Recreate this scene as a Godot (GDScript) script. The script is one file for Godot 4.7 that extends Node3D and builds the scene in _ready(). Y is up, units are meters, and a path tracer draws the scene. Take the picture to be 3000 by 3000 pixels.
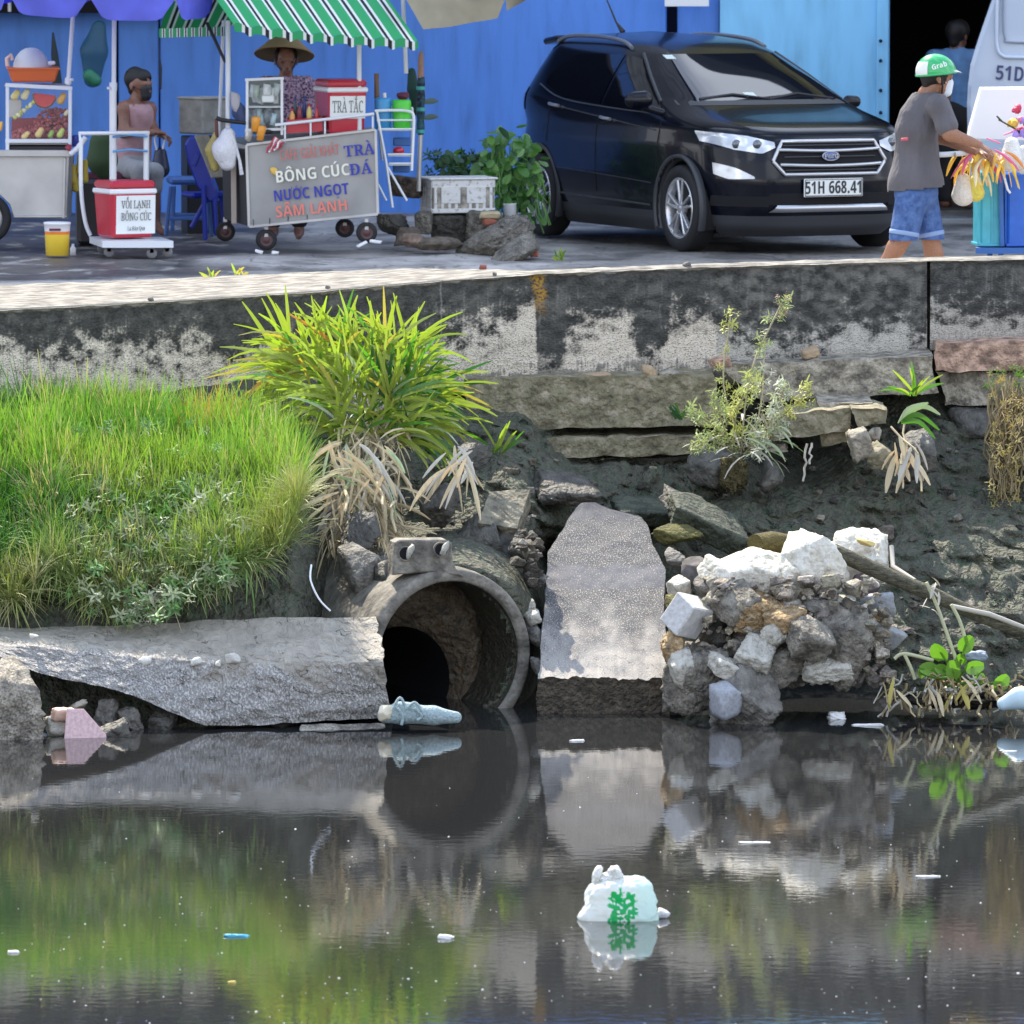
extends Node3D
# A canal bank with an outfall pipe below a street of food carts. y = 0 is the water, y = ST is the street.

const F := 20700.0
const CAM := Vector3(0, 4.97, 0)
const TH := 0.08947
const ST := 2.17
const AX := [Vector3.RIGHT, Vector3.LEFT, Vector3.UP, Vector3.DOWN, Vector3.BACK, Vector3.FORWARD]

var org := {}
var used := {}
var mats := {}
var tx := {}
var rng := RandomNumberGenerator.new()
var nz := FastNoiseLite.new()


# ---------- places: a direction seen from the far bank and a distance, or a height ----------
func ray(px: float, py: float) -> Vector3:
	var v := (1500.0 - py) / F
	return Vector3((px - 1500.0) / F, v * cos(TH) - sin(TH), -cos(TH) - v * sin(TH))


func P(px: float, py: float, d: float) -> Vector3:
	var r := ray(px, py)
	return CAM + r * (d / -r.z)


func Q(px: float, py: float, y: float) -> Vector3:
	var r := ray(px, py)
	return CAM + r * ((y - CAM.y) / r.y)


func R(a: float, b: float) -> float:
	return rng.randf_range(a, b)


func RV(k := 1.0) -> Vector3:
	return Vector3(R(-k, k), R(-k, k), R(-k, k))


func N(p: Vector3, f := 1.0) -> float:
	return nz.get_noise_3dv(p * f)


func lut(a: Array, x: float) -> float:
	# a = [x0, y0, x1, y1 ...], smooth between
	if x <= a[0]:
		return a[1]
	for i in range(2, a.size(), 2):
		if x <= a[i]:
			var t: float = (x - a[i - 2]) / (a[i] - a[i - 2])
			return lerpf(a[i - 1], a[i + 1], t)
	return a[a.size() - 1]


# ---------- objects ----------
func numbered(called: String, parent: Node) -> String:
	var k := [parent, called]
	used[k] = used.get(k, -1) + 1
	return called if used[k] == 0 else "%s_%03d" % [called, used[k]]


func tag(o: Node, label: String, category := "", group := "", kind := "") -> Node:
	if label: o.set_meta("label", label)
	if category: o.set_meta("category", category)
	if group: o.set_meta("group", group)
	if kind: o.set_meta("kind", kind)
	return o


func thing(called: String, label: String, category: String, at: Vector3, group := "") -> Node3D:
	var o := Node3D.new()
	o.name = numbered(called, self)
	o.position = at
	add_child(o, true)
	org[o] = at
	tag(o, label, category, group)
	return o


func bake(st: SurfaceTool, off: Vector3) -> ArrayMesh:
	var m := st.commit()
	if off == Vector3.ZERO or m.get_surface_count() == 0:
		return m
	var s := SurfaceTool.new()
	s.append_from(m, 0, Transform3D(Basis(), -off))
	return s.commit()


# a part: the shape is given in the scene's coordinates and kept relative to its thing
func part(parent: Node, called: String, st: SurfaceTool, m: Material, normals := true) -> MeshInstance3D:
	if normals:
		st.generate_normals()
	var o := MeshInstance3D.new()
	o.name = numbered(called, parent)
	o.mesh = bake(st, org.get(parent, Vector3.ZERO))
	o.material_override = m
	parent.add_child(o, true)
	org[o] = org.get(parent, Vector3.ZERO)
	return o


# a thing that is one mesh
func solo(called: String, st: SurfaceTool, m: Material, label: String, category: String, group := "", kind := "") -> MeshInstance3D:
	st.generate_normals()
	var me := st.commit()
	var b := me.get_aabb()
	var at := b.position + b.size * Vector3(.5, 0, .5)
	var s := SurfaceTool.new()
	s.append_from(me, 0, Transform3D(Basis(), -at))
	var o := MeshInstance3D.new()
	o.name = numbered(called, self)
	o.mesh = s.commit()
	o.material_override = m
	o.position = at
	add_child(o, true)
	org[o] = at
	tag(o, label, category, group, kind)
	return o


func struct(called: String, st: SurfaceTool, m: Material) -> MeshInstance3D:
	var o := solo(called, st, m, "", "", "", "structure")
	return o


# ---------- shapes ----------
func nu() -> SurfaceTool:
	var st := SurfaceTool.new()
	st.begin(Mesh.PRIMITIVE_TRIANGLES)
	return st


func tri(st: SurfaceTool, a: Vector3, b: Vector3, c: Vector3, sg := -1) -> void:
	st.set_smooth_group(sg)
	for p in [a, b, c]:
		st.set_uv(Vector2(p.x, -p.y))
		st.add_vertex(p)


func quad(st: SurfaceTool, a: Vector3, b: Vector3, c: Vector3, d: Vector3, sg := -1, ua := Vector2(0, 0), ub := Vector2(1, 0), uc := Vector2(1, 1), ud := Vector2(0, 1)) -> void:
	st.set_smooth_group(sg)
	var p := [a, b, c, a, c, d]
	var u := [ua, ub, uc, ua, uc, ud]
	for i in 6:
		st.set_uv(u[i])
		st.add_vertex(p[i])


# f(u, v) -> Vector3 for u, v in 0..1
func grid(st: SurfaceTool, f: Callable, n: int, m: int, sg := 1, skip = null) -> void:
	var pts := []
	for j in m + 1:
		for i in n + 1:
			pts.append(f.call(float(i) / n, float(j) / m))
	for j in m:
		for i in n:
			var k := j * (n + 1) + i
			var a: Vector3 = pts[k]
			var b: Vector3 = pts[k + 1]
			var c: Vector3 = pts[k + n + 2]
			var d: Vector3 = pts[k + n + 1]
			if skip != null and skip.call((a + b + c + d) / 4.0):
				continue
			var u0 := float(i) / n
			var u1 := float(i + 1) / n
			var v0 := float(j) / m
			var v1 := float(j + 1) / m
			quad(st, a, b, c, d, sg, Vector2(u0, v0), Vector2(u1, v0), Vector2(u1, v1), Vector2(u0, v1))


func frame_of(t: Vector3) -> Basis:
	var up := Vector3.UP if absf(t.normalized().y) < 0.95 else Vector3.RIGHT
	var x := up.cross(t).normalized()
	return Basis(x, t.cross(x).normalized(), t.normalized())


func tube(st: SurfaceTool, pts: Array, r, sides := 8, caps := true, flat := 1.0) -> void:
	var rings := []
	var prev := Basis()
	for i in pts.size():
		var t: Vector3 = (pts[mini(i + 1, pts.size() - 1)] - pts[maxi(i - 1, 0)]).normalized()
		var b := frame_of(t)
		if i > 0 and b.x.dot(prev.x) < 0.0:
			b = Basis(-b.x, -b.y, b.z)
		if i > 0 and absf(b.x.dot(prev.x)) < 0.6:
			var x := (prev.x - t * prev.x.dot(t)).normalized()
			b = Basis(x, t.cross(x), t)
		prev = b
		var rr: float = r[i] if r is Array else r
		var ring := []
		for k in sides:
			var a := TAU * k / sides
			ring.append(pts[i] + b.x * cos(a) * rr + b.y * sin(a) * rr * flat)
		rings.append(ring)
	for i in pts.size() - 1:
		for k in sides:
			var k2 := (k + 1) % sides
			quad(st, rings[i][k2], rings[i][k], rings[i + 1][k], rings[i + 1][k2], 1)
	if caps:
		for k in range(1, sides - 1):
			tri(st, rings[0][0], rings[0][k], rings[0][k + 1])
			var l: Array = rings[-1]
			tri(st, l[0], l[k + 1], l[k])


# profile = [r0, y0, r1, y1 ...] turned about the axis of xf
func lathe(st: SurfaceTool, prof: Array, xf: Transform3D, sides := 20, sharp := false) -> void:
	for i in range(0, prof.size() - 2, 2):
		for k in sides:
			var a0 := TAU * k / sides
			var a1 := TAU * (k + 1) / sides
			var q := []
			for e in [[i, a0], [i, a1], [i + 2, a1], [i + 2, a0]]:
				var r: float = prof[e[0]]
				q.append(xf * Vector3(cos(e[1]) * r, prof[e[0] + 1], sin(e[1]) * r))
			quad(st, q[0], q[1], q[2], q[3], 2 + i if sharp else 1, Vector2(float(k) / sides, float(i) / prof.size()), Vector2(float(k + 1) / sides, float(i) / prof.size()), Vector2(float(k + 1) / sides, float(i + 2) / prof.size()), Vector2(float(k) / sides, float(i + 2) / prof.size()))


# chamfered box
func box(st: SurfaceTool, xf: Transform3D, size: Vector3, bev := 0.006, taper := 1.0) -> void:
	var h := size / 2.0
	var b := minf(bev, minf(h.x, minf(h.y, h.z)) * .9)
	var faces := []
	var corner := func(sx: float, sy: float, sz: float, ax: int) -> Vector3:
		var p := Vector3(sx * h.x, sy * h.y, sz * h.z)
		if ax != 0: p.x -= sx * b
		if ax != 1: p.y -= sy * b
		if ax != 2: p.z -= sz * b
		if sy < 0:
			p.x *= taper
			p.z *= taper
		return xf * p
	for ax in 3:
		for s in [-1.0, 1.0]:
			var q := []
			for e in [[-1.0, -1.0], [1.0, -1.0], [1.0, 1.0], [-1.0, 1.0]]:
				var v := [0.0, 0.0, 0.0]
				v[ax] = s
				v[(ax + 1) % 3] = e[0]
				v[(ax + 2) % 3] = e[1]
				q.append(corner.call(v[0], v[1], v[2], ax))
			if s > 0: quad(st, q[3], q[2], q[1], q[0])
			else: quad(st, q[0], q[1], q[2], q[3])
	# edges
	for ax in 3:
		var b1 := (ax + 1) % 3
		var b2 := (ax + 2) % 3
		for s in [-1.0, 1.0]:
			for t in [-1.0, 1.0]:
				var v := [0.0, 0.0, 0.0]
				v[b1] = s
				v[b2] = t
				v[ax] = -1.0
				var a0: Vector3 = corner.call(v[0], v[1], v[2], b1)
				var a1: Vector3 = corner.call(v[0], v[1], v[2], b2)
				v[ax] = 1.0
				var c0: Vector3 = corner.call(v[0], v[1], v[2], b1)
				var c1: Vector3 = corner.call(v[0], v[1], v[2], b2)
				if s * t > 0: quad(st, a0, c0, c1, a1)
				else: quad(st, a0, a1, c1, c0)
	for sx in [-1.0, 1.0]:
		for sy in [-1.0, 1.0]:
			for sz in [-1.0, 1.0]:
				var p0: Vector3 = corner.call(sx, sy, sz, 0)
				var p1: Vector3 = corner.call(sx, sy, sz, 1)
				var p2: Vector3 = corner.call(sx, sy, sz, 2)
				if sx * sy * sz > 0: tri(st, p0, p2, p1)
				else: tri(st, p0, p1, p2)


func bx(st: SurfaceTool, c: Vector3, size: Vector3, turn := 0.0, bev := 0.006) -> void:
	box(st, Transform3D(Basis(Vector3.UP, turn), c), size, bev)


# a bar of rectangular section between two points
func bar(st: SurfaceTool, a: Vector3, b: Vector3, w: float, t: float, bev := 0.003) -> void:
	box(st, Transform3D(frame_of(b - a), (a + b) / 2.0), Vector3(w, t, (b - a).length()), bev)


# polygon in the xy plane of xf, thick along z (towards -z)
func prism(st: SurfaceTool, poly: PackedVector2Array, xf: Transform3D, depth: float, bev := 0.0) -> void:
	var p := poly
	if Geometry2D.is_polygon_clockwise(p):
		p = p.duplicate()
		p.reverse()
	var inner := p
	if bev > 0.0:
		var o := Geometry2D.offset_polygon(p, -bev, Geometry2D.JOIN_MITER)
		if o.size() == 1 and o[0].size() == p.size():
			inner = o[0]
			var best := 0
			for i in inner.size():
				if inner[i].distance_to(p[0]) < inner[best].distance_to(p[0]): best = i
			var r := PackedVector2Array()
			for i in inner.size(): r.append(inner[(i + best) % inner.size()])
			inner = r
	var z1 := -bev
	var t := Geometry2D.triangulate_polygon(inner)
	for i in range(0, t.size(), 3):
		var a := inner[t[i]]
		var b := inner[t[i + 1]]
		var c := inner[t[i + 2]]
		tri(st, xf * Vector3(a.x, a.y, 0), xf * Vector3(c.x, c.y, 0), xf * Vector3(b.x, b.y, 0))
	t = Geometry2D.triangulate_polygon(p)
	for i in range(0, t.size(), 3):
		var a := p[t[i]]
		var b := p[t[i + 1]]
		var c := p[t[i + 2]]
		tri(st, xf * Vector3(a.x, a.y, -depth), xf * Vector3(b.x, b.y, -depth), xf * Vector3(c.x, c.y, -depth))
	for i in p.size():
		var j := (i + 1) % p.size()
		if bev > 0.0:
			quad(st, xf * Vector3(inner[i].x, inner[i].y, 0), xf * Vector3(inner[j].x, inner[j].y, 0), xf * Vector3(p[j].x, p[j].y, z1), xf * Vector3(p[i].x, p[i].y, z1))
		quad(st, xf * Vector3(p[i].x, p[i].y, z1), xf * Vector3(p[j].x, p[j].y, z1), xf * Vector3(p[j].x, p[j].y, -depth), xf * Vector3(p[i].x, p[i].y, -depth))


# broken stone: a ball cut by planes; blocky > 0 starts from a box
func rock(st: SurfaceTool, c: Vector3, size: Vector3, b: Basis, sd: int, blocky := false, rough := 0.05, n := 7) -> void:
	var r := RandomNumberGenerator.new()
	r.seed = sd * 7919 + 13
	var pl := []
	if blocky:
		for a in AX:
			pl.append([(a + Vector3(r.randf_range(-.13, .13), r.randf_range(-.13, .13), r.randf_range(-.13, .13))).normalized(), r.randf_range(.86, 1.0)])
		for i in 4:
			pl.append([Vector3(r.randf_range(-1, 1), r.randf_range(-1, 1), r.randf_range(-1, 1)).normalized(), r.randf_range(1.0, 1.25)])
	else:
		for i in 13:
			pl.append([Vector3(r.randf_range(-1, 1), r.randf_range(-1, 1), r.randf_range(-1, 1)).normalized(), r.randf_range(.68, 1.0)])
		for a in AX:
			pl.append([a, 1.0])
	var off := Vector3(sd * 3.7, sd * 1.3, 0)
	for f in 6:
		var z: Vector3 = AX[f]
		var x := Vector3(z.y, z.z, z.x)
		var y := z.cross(x)
		grid(st, func(u: float, v: float) -> Vector3:
			var d := (z + x * (tan((u - .5) * PI / 2)) + y * (tan((v - .5) * PI / 2))).normalized()
			var t := 9.0
			for p in pl:
				var k: float = d.dot(p[0])
				if k > 0.05: t = minf(t, p[1] / k)
			t *= 1.0 + rough * (N(d * 90.0 + off * 40.0) * 1.3 + N(d * 260.0 + off * 40.0) * .8)
			return c + b * (d * t * size / 2.0), n, n)


func stone(called: String, px: float, py: float, d: float, w: float, h: float, dep: float, m: Material, label: String, cat: String, sd: int, rot := Vector3.ZERO, blocky := false, rough := .05, group := "", n := 8) -> MeshInstance3D:
	# w, h in photograph pixels at that distance, dep in metres
	var st := nu()
	var k := d / F
	rock(st, P(px, py, d), Vector3(w * k, h * k, dep), Basis.from_euler(rot), sd, blocky, rough, n)
	return solo(called, st, m, label, cat, group)


# slab: four top corners (a front left, b front right, c back right, d back left), thick along down, ragged edges
func slab(st: SurfaceTool, a: Vector3, b: Vector3, c: Vector3, d: Vector3, down: Vector3, n: int, m: int, edge: float, rough: float, sd := 0.0, chip = null) -> void:
	var up := -down.normalized()
	var top := func(u: float, v: float) -> Vector3:
		var uu := u
		var vv := v
		if chip != null:
			var q: Vector2 = chip.call(u, v)
			uu = q.x
			vv = q.y
		var p := a.lerp(b, uu).lerp(d.lerp(c, uu), vv)
		var e := minf(minf(u, 1 - u), minf(v, 1 - v))
		var k := clampf(1.0 - e * 12.0, 0, 1)
		p += Vector3(N(p * 55.0 + Vector3(sd, 0, 0)), N(p * 55.0 + Vector3(0, sd, 9)) * .5, N(p * 55.0 + Vector3(5, 0, sd))) * edge * k * 1.6
		return p + up * (N(p * 30.0 + Vector3(sd, 3, 0)) + N(p * 110.0) * .5) * rough
	var bot := func(u: float, v: float) -> Vector3:
		var p: Vector3 = top.call(u, v)
		return p + down * (1.0 + .25 * N(p * 25.0 + Vector3(0, sd, 0))) + Vector3(N(p * 40.0), 0, N(p * 43.0)) * edge
	grid(st, top, n, m, 1)
	grid(st, func(u: float, v: float) -> Vector3: return bot.call(1 - u, v), n, m, 2)
	for s in 4:
		var rim := func(u: float, v: float) -> Vector3:
			var q := [Vector2(u, 0), Vector2(1, u), Vector2(1 - u, 1), Vector2(0, 1 - u)]
			var t: Vector3 = top.call(q[s].x, q[s].y)
			var o: Vector3 = bot.call(q[s].x, q[s].y)
			var p := o.lerp(t, v)
			var w := sin(PI * v)
			return p + Vector3(N(p * 80.0 + Vector3(sd, 0, 0)), 0, N(p * 75.0)) * edge * w * 1.2
		grid(st, rim, n if s % 2 == 0 else m, 5, 3)


# blade of a leaf along a curve; width profile wide in the middle
func leaf(st: SurfaceTool, pts: Array, w: float, side: Vector3, keel := 0.15, tip := 0.9) -> void:
	var n := pts.size() - 1
	var l := []
	var c := []
	var r := []
	for i in n + 1:
		var t := float(i) / n
		var ww := w * .5 * clampf(pow(sin(PI * clampf(t * tip + (1 - tip) * .55, 0.03, .985)), .7), .05, 1)
		var tan: Vector3 = (pts[mini(i + 1, n)] - pts[maxi(i - 1, 0)]).normalized()
		var s := (side - tan * side.dot(tan)).normalized()
		var nn := s.cross(tan)
		c.append(pts[i])
		l.append(pts[i] - s * ww + nn * ww * keel)
		r.append(pts[i] + s * ww + nn * ww * keel)
	for i in n:
		quad(st, l[i], c[i], c[i + 1], l[i + 1], 1)
		quad(st, c[i], r[i], r[i + 1], c[i + 1], 2)


func bend(a: Vector3, dir: Vector3, len: float, droop: float, n := 6) -> Array:
	var pts := [a]
	var d := dir.normalized()
	for i in n:
		d = (d + Vector3.DOWN * droop / n).normalized()
		pts.append(pts[-1] + d * len / n)
	return pts


func wiggle(a: Vector3, b: Vector3, amp: float, n := 6) -> Array:
	var pts := []
	for i in n + 1:
		var t := float(i) / n
		pts.append(a.lerp(b, t) + RV(amp) * sin(PI * t))
	return pts


func smooth_path(pts: Array, n := 4) -> Array:
	var out := []
	for i in pts.size() - 1:
		for k in n:
			out.append(pts[i].cubic_interpolate(pts[i + 1], pts[maxi(i - 1, 0)], pts[mini(i + 2, pts.size() - 1)], float(k) / n))
	out.append(pts[-1])
	return out


# letters with marks that the fonts lack: base letter and the marks drawn on it
const MARKED := {"Ả": ["A", "?"], "Ố": ["Ô", "/"], "Ạ": ["A", "."], "Ư": ["U", "h"], "Ớ": ["O", "h/"], "Ọ": ["O", "."], "Ắ": ["A", "u/"], "Ấ": ["Â", "/"], "ả": ["a", "?"]}


func lettering(parent: Node, s: String, font: String, size: float, at: Vector3, b: Basis, m: Material, wide := 1.0, bold := false, centre := true) -> MeshInstance3D:
	var t := TextMesh.new()
	var f := SystemFont.new()
	f.font_names = PackedStringArray([font])
	if bold: f.font_weight = 700
	t.font = f
	var plain := ""
	var marks := []
	for i in s.length():
		var c := s[i]
		if MARKED.has(c):
			marks.append([plain.length(), MARKED[c][1], MARKED[c][0]])
			plain += MARKED[c][0]
		else:
			plain += c
	t.text = plain
	t.font_size = 64
	t.pixel_size = size / 46.0
	t.depth = 0.002
	t.curve_step = 3.0
	t.horizontal_alignment = HORIZONTAL_ALIGNMENT_CENTER if centre else HORIZONTAL_ALIGNMENT_LEFT
	var o := MeshInstance3D.new()
	o.name = numbered("lettering", parent)
	o.mesh = t
	o.material_override = m
	parent.add_child(o, true)
	o.transform = Transform3D(Basis(b.x * wide, b.y, b.z), at - org.get(parent, Vector3.ZERO))
	var full := f.get_string_size(plain, HORIZONTAL_ALIGNMENT_LEFT, -1, 64).x
	for e in marks:
		var x0 := f.get_string_size(plain.substr(0, e[0]), HORIZONTAL_ALIGNMENT_LEFT, -1, 64).x
		var x1 := f.get_string_size(plain.substr(0, e[0] + 1), HORIZONTAL_ALIGNMENT_LEFT, -1, 64).x
		var low: bool = e[2] == e[2].to_lower()
		var base_y := t.get_aabb().position.y / t.pixel_size
		var top := base_y + (36.0 if low else 47.0)
		if e[2] in ["Ô", "Â"]: top = base_y + 58.0
		var mid := (x0 + x1) / 2.0 - (full / 2.0 if centre else 0.0)
		for ch in e[1]:
			var q := []
			if ch == "/": q = [Vector2(-3, top + (9 if e[1].begins_with("u") else 2)), Vector2(5, top + (19 if e[1].begins_with("u") else 12))]
			if ch == "?": q = [Vector2(-4, top + 10), Vector2(1, top + 13), Vector2(4, top + 9), Vector2(0, top + 3)]
			if ch == ".": q = [Vector2(-5, base_y - 9), Vector2(5, base_y - 9)]
			if ch == "u": q = [Vector2(-7, top + 7), Vector2(0, top + 2), Vector2(7, top + 7)]
			if ch == "h": q = [Vector2((x1 - x0) * .36, top - 6), Vector2((x1 - x0) * .50, top - 2), Vector2((x1 - x0) * .54, top + 8)]
			var st := nu()
			for i in q.size() - 1:
				var pa: Vector3 = at + (b.x * wide * (mid + q[i].x) + b.y * q[i].y) * t.pixel_size
				var pb: Vector3 = at + (b.x * wide * (mid + q[i + 1].x) + b.y * q[i + 1].y) * t.pixel_size
				bar(st, pa, pb, 9.0 * t.pixel_size, .004, .0005)
			part(parent, "letter_mark", st, m)
	return o


# lays a texture over a shape as seen along z: left top corner and size
func flat_uv(st: SurfaceTool, corner: Vector3, w: float, h: float) -> SurfaceTool:
	var v: PackedVector3Array = st.commit().surface_get_arrays(0)[Mesh.ARRAY_VERTEX]
	var s := nu()
	s.set_smooth_group(1)
	for p in v:
		s.set_uv(Vector2((p.x - corner.x) / w, (corner.y - p.y) / h))
		s.add_vertex(p)
	return s


# soft crumpled lump: a squarish ball with folds
func blob(st: SurfaceTool, c: Vector3, size: Vector3, b: Basis, sd: int, fold := .08, square := 3.0, n := 16, shape = null) -> void:
	var o := Vector3(sd * 13, 0, sd * 7)
	for f in 6:
		var z: Vector3 = AX[f]
		var x := Vector3(z.y, z.z, z.x)
		var y := z.cross(x)
		grid(st, func(u: float, v: float) -> Vector3:
			var d := (z + x * tan((u - .5) * PI / 2) + y * tan((v - .5) * PI / 2)).normalized()
			var sq := pow(pow(absf(d.x), square) + pow(absf(d.y), square) + pow(absf(d.z), square), -1.0 / square)
			var r := 1.0 + N(d * 10.0 + o) * fold * 1.6 - absf(N(d * 20.0 + o * 3)) * fold + N(d * 45.0 + o) * fold * .25
			var p := d * sq * r
			if shape != null: p = shape.call(p)
			return c + b * (p * size * .5), n, n)


# ---------- bodies: capsules joined smoothly, meshed as surface nets ----------
# bone = [a, b, ra, rb] or [a, b, ra, rb, axis, squash]: squash > 1 makes it thinner along axis
func flesh(st: SurfaceTool, bones: Array, cell: float, k := 0.03, keep = null) -> void:
	var lo := Vector3.INF
	var hi := -Vector3.INF
	var grow := k * 1.6 + cell * 2
	for b in bones:
		var r := maxf(b[2], b[3]) + grow
		for e in [b[0], b[1]]:
			lo = lo.min(e - Vector3.ONE * r)
			hi = hi.max(e + Vector3.ONE * r)
	var nx := int((hi.x - lo.x) / cell) + 2
	var ny := int((hi.y - lo.y) / cell) + 2
	var nz_ := int((hi.z - lo.z) / cell) + 2
	var g := PackedFloat32Array()
	g.resize(nx * ny * nz_)
	var q := 1.0 / (k * .36)
	for b in bones:
		var pa: Vector3 = b[0]
		var ba: Vector3 = b[1] - pa
		var ra: float = b[2]
		var rb: float = b[3]
		var squash := 0.0
		var ax := Vector3.ZERO
		if b.size() > 4:
			ax = b[4].normalized()
			squash = b[5] - 1.0
		var r := maxf(ra, rb) + grow
		var l2 := maxf(ba.length_squared(), 1e-9)
		var p0: Vector3 = (pa.min(b[1]) - Vector3.ONE * r - lo) / cell
		var p1: Vector3 = (pa.max(b[1]) + Vector3.ONE * r - lo) / cell
		for z in range(maxi(int(p0.z), 0), mini(int(p1.z) + 1, nz_)):
			for y in range(maxi(int(p0.y), 0), mini(int(p1.y) + 1, ny)):
				var at := (z * ny + y) * nx
				for x in range(maxi(int(p0.x), 0), mini(int(p1.x) + 1, nx)):
					var d := lo + Vector3(x, y, z) * cell - pa
					var t := clampf(d.dot(ba) / l2, 0.0, 1.0)
					d -= ba * t
					if squash != 0.0: d += ax * (d.dot(ax) * squash)
					var e := d.length() - lerpf(ra, rb, t)
					if e < grow: g[at + x] += exp(-e * q)
	var ids := {}
	var pos := []
	for z in nz_ - 1:
		for y in ny - 1:
			var at := (z * ny + y) * nx
			for x in nx - 1:
				var i := at + x
				var s0 := g[i] > 1.0
				if (g[i + 1] > 1.0) == s0 and (g[i + nx] > 1.0) == s0 and (g[i + nx + 1] > 1.0) == s0 and (g[i + nx * ny] > 1.0) == s0 and (g[i + nx * ny + 1] > 1.0) == s0 and (g[i + nx * ny + nx] > 1.0) == s0 and (g[i + nx * ny + nx + 1] > 1.0) == s0:
					continue
				var sum := Vector3.ZERO
				var cnt := 0
				for e in EDGES:
					var ia: int = i + e[0] + e[1] * nx + e[2] * nx * ny
					var ib: int = i + e[3] + e[4] * nx + e[5] * nx * ny
					var va := log(maxf(g[ia], 1e-12))
					var vb := log(maxf(g[ib], 1e-12))
					if (va > 0.0) != (vb > 0.0):
						sum += Vector3(e[0], e[1], e[2]).lerp(Vector3(e[3], e[4], e[5]), va / (va - vb))
						cnt += 1
				ids[i] = pos.size()
				pos.append(lo + (Vector3(x, y, z) + sum / cnt) * cell)
	var sx := 1
	var sy := nx
	var sz := nx * ny
	for i in ids:
		for ax in [[sx, sy, sz], [sy, sz, sx], [sz, sx, sy]]:
			var inside: bool = g[i] > 1.0
			if inside == (g[i + ax[0]] > 1.0):
				continue
			var a = ids.get(i)
			var b = ids.get(i - ax[1])
			var c = ids.get(i - ax[1] - ax[2])
			var d = ids.get(i - ax[2])
			if a == null or b == null or c == null or d == null:
				continue
			if keep != null and not keep.call(pos[a]):
				continue
			if inside: quad(st, pos[a], pos[d], pos[c], pos[b], 1)
			else: quad(st, pos[a], pos[b], pos[c], pos[d], 1)


const EDGES := [[0, 0, 0, 1, 0, 0], [0, 1, 0, 1, 1, 0], [0, 0, 1, 1, 0, 1], [0, 1, 1, 1, 1, 1], [0, 0, 0, 0, 1, 0], [1, 0, 0, 1, 1, 0], [0, 0, 1, 0, 1, 1], [1, 0, 1, 1, 1, 1], [0, 0, 0, 0, 0, 1], [1, 0, 0, 1, 0, 1], [0, 1, 0, 0, 1, 1], [1, 1, 0, 1, 1, 1]]


# ---------- materials ----------
func noise_tex(sd: int, freq: float, ramp: Array, kind := 1, oct := 5, size := 512, normal := 0.0, warp := 0.0) -> NoiseTexture2D:
	var n := FastNoiseLite.new()
	n.seed = sd
	n.frequency = freq
	n.noise_type = [FastNoiseLite.TYPE_CELLULAR, FastNoiseLite.TYPE_SIMPLEX_SMOOTH][kind]
	n.fractal_type = FastNoiseLite.FRACTAL_FBM
	n.fractal_octaves = oct
	n.fractal_gain = .55
	if warp > 0.0:
		n.domain_warp_enabled = true
		n.domain_warp_amplitude = warp
	var t := NoiseTexture2D.new()
	t.width = size
	t.height = size
	t.seamless = true
	t.noise = n
	if normal > 0.0:
		t.as_normal_map = true
		t.bump_strength = normal
	elif ramp.size():
		var gr := Gradient.new()
		var off := PackedFloat32Array()
		var col := PackedColorArray()
		for i in range(0, ramp.size(), 2):
			off.append(ramp[i])
			var c = ramp[i + 1]
			col.append(c if c is Color else Color(c, c, c))
		gr.offsets = off
		gr.colors = col
		t.color_ramp = gr
	return t


# colours are real-world base colours (linear)
func mat(called: String, c: Color, rough := .8, o := {}) -> StandardMaterial3D:
	if mats.has(called):
		return mats[called]
	var m := StandardMaterial3D.new()
	m.resource_name = called
	m.albedo_color = Color(c.r, c.g, c.b).linear_to_srgb()
	m.albedo_color.a = c.a
	m.roughness = rough
	m.metallic = o.get("metal", 0.0)
	if o.has("spec"): m.metallic_specular = o.spec
	if o.has("tex"): m.albedo_texture = o.tex
	if o.has("scale"):
		m.uv1_triplanar = true
		m.uv1_world_triplanar = o.get("world", true)
		m.uv1_scale = o.scale if o.scale is Vector3 else Vector3.ONE * o.scale
	if o.has("bump"):
		m.heightmap_enabled = true
		m.heightmap_texture = o.bump
		m.heightmap_scale = o.get("deep", 1.0)
	if o.has("normal"):
		m.normal_enabled = true
		m.normal_texture = o.normal
		m.normal_scale = o.get("strength", 1.0)
	if o.has("rtex"): m.roughness_texture = o.rtex
	if o.has("coat"):
		m.clearcoat_enabled = true
		m.clearcoat = o.coat
		m.clearcoat_roughness = o.get("coat_rough", .03)
	if o.has("back"):
		m.backlight_enabled = true
		m.backlight = o.back
	if c.a < 1.0: m.transparency = BaseMaterial3D.TRANSPARENCY_ALPHA
	if o.get("vc", false): m.vertex_color_use_as_albedo = true
	if o.has("rim"):
		m.rim_enabled = true
		m.rim = o.rim
	if o.has("detail"):
		m.detail_enabled = true
		m.detail_albedo = o.detail
		m.detail_blend_mode = BaseMaterial3D.BLEND_MODE_MUL
	mats[called] = m
	return m


func L(r: float, g := -1.0, b := -1.0, a := 1.0) -> Color:
	return Color(r, r if g < 0 else g, r if b < 0 else b, a)


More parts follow.
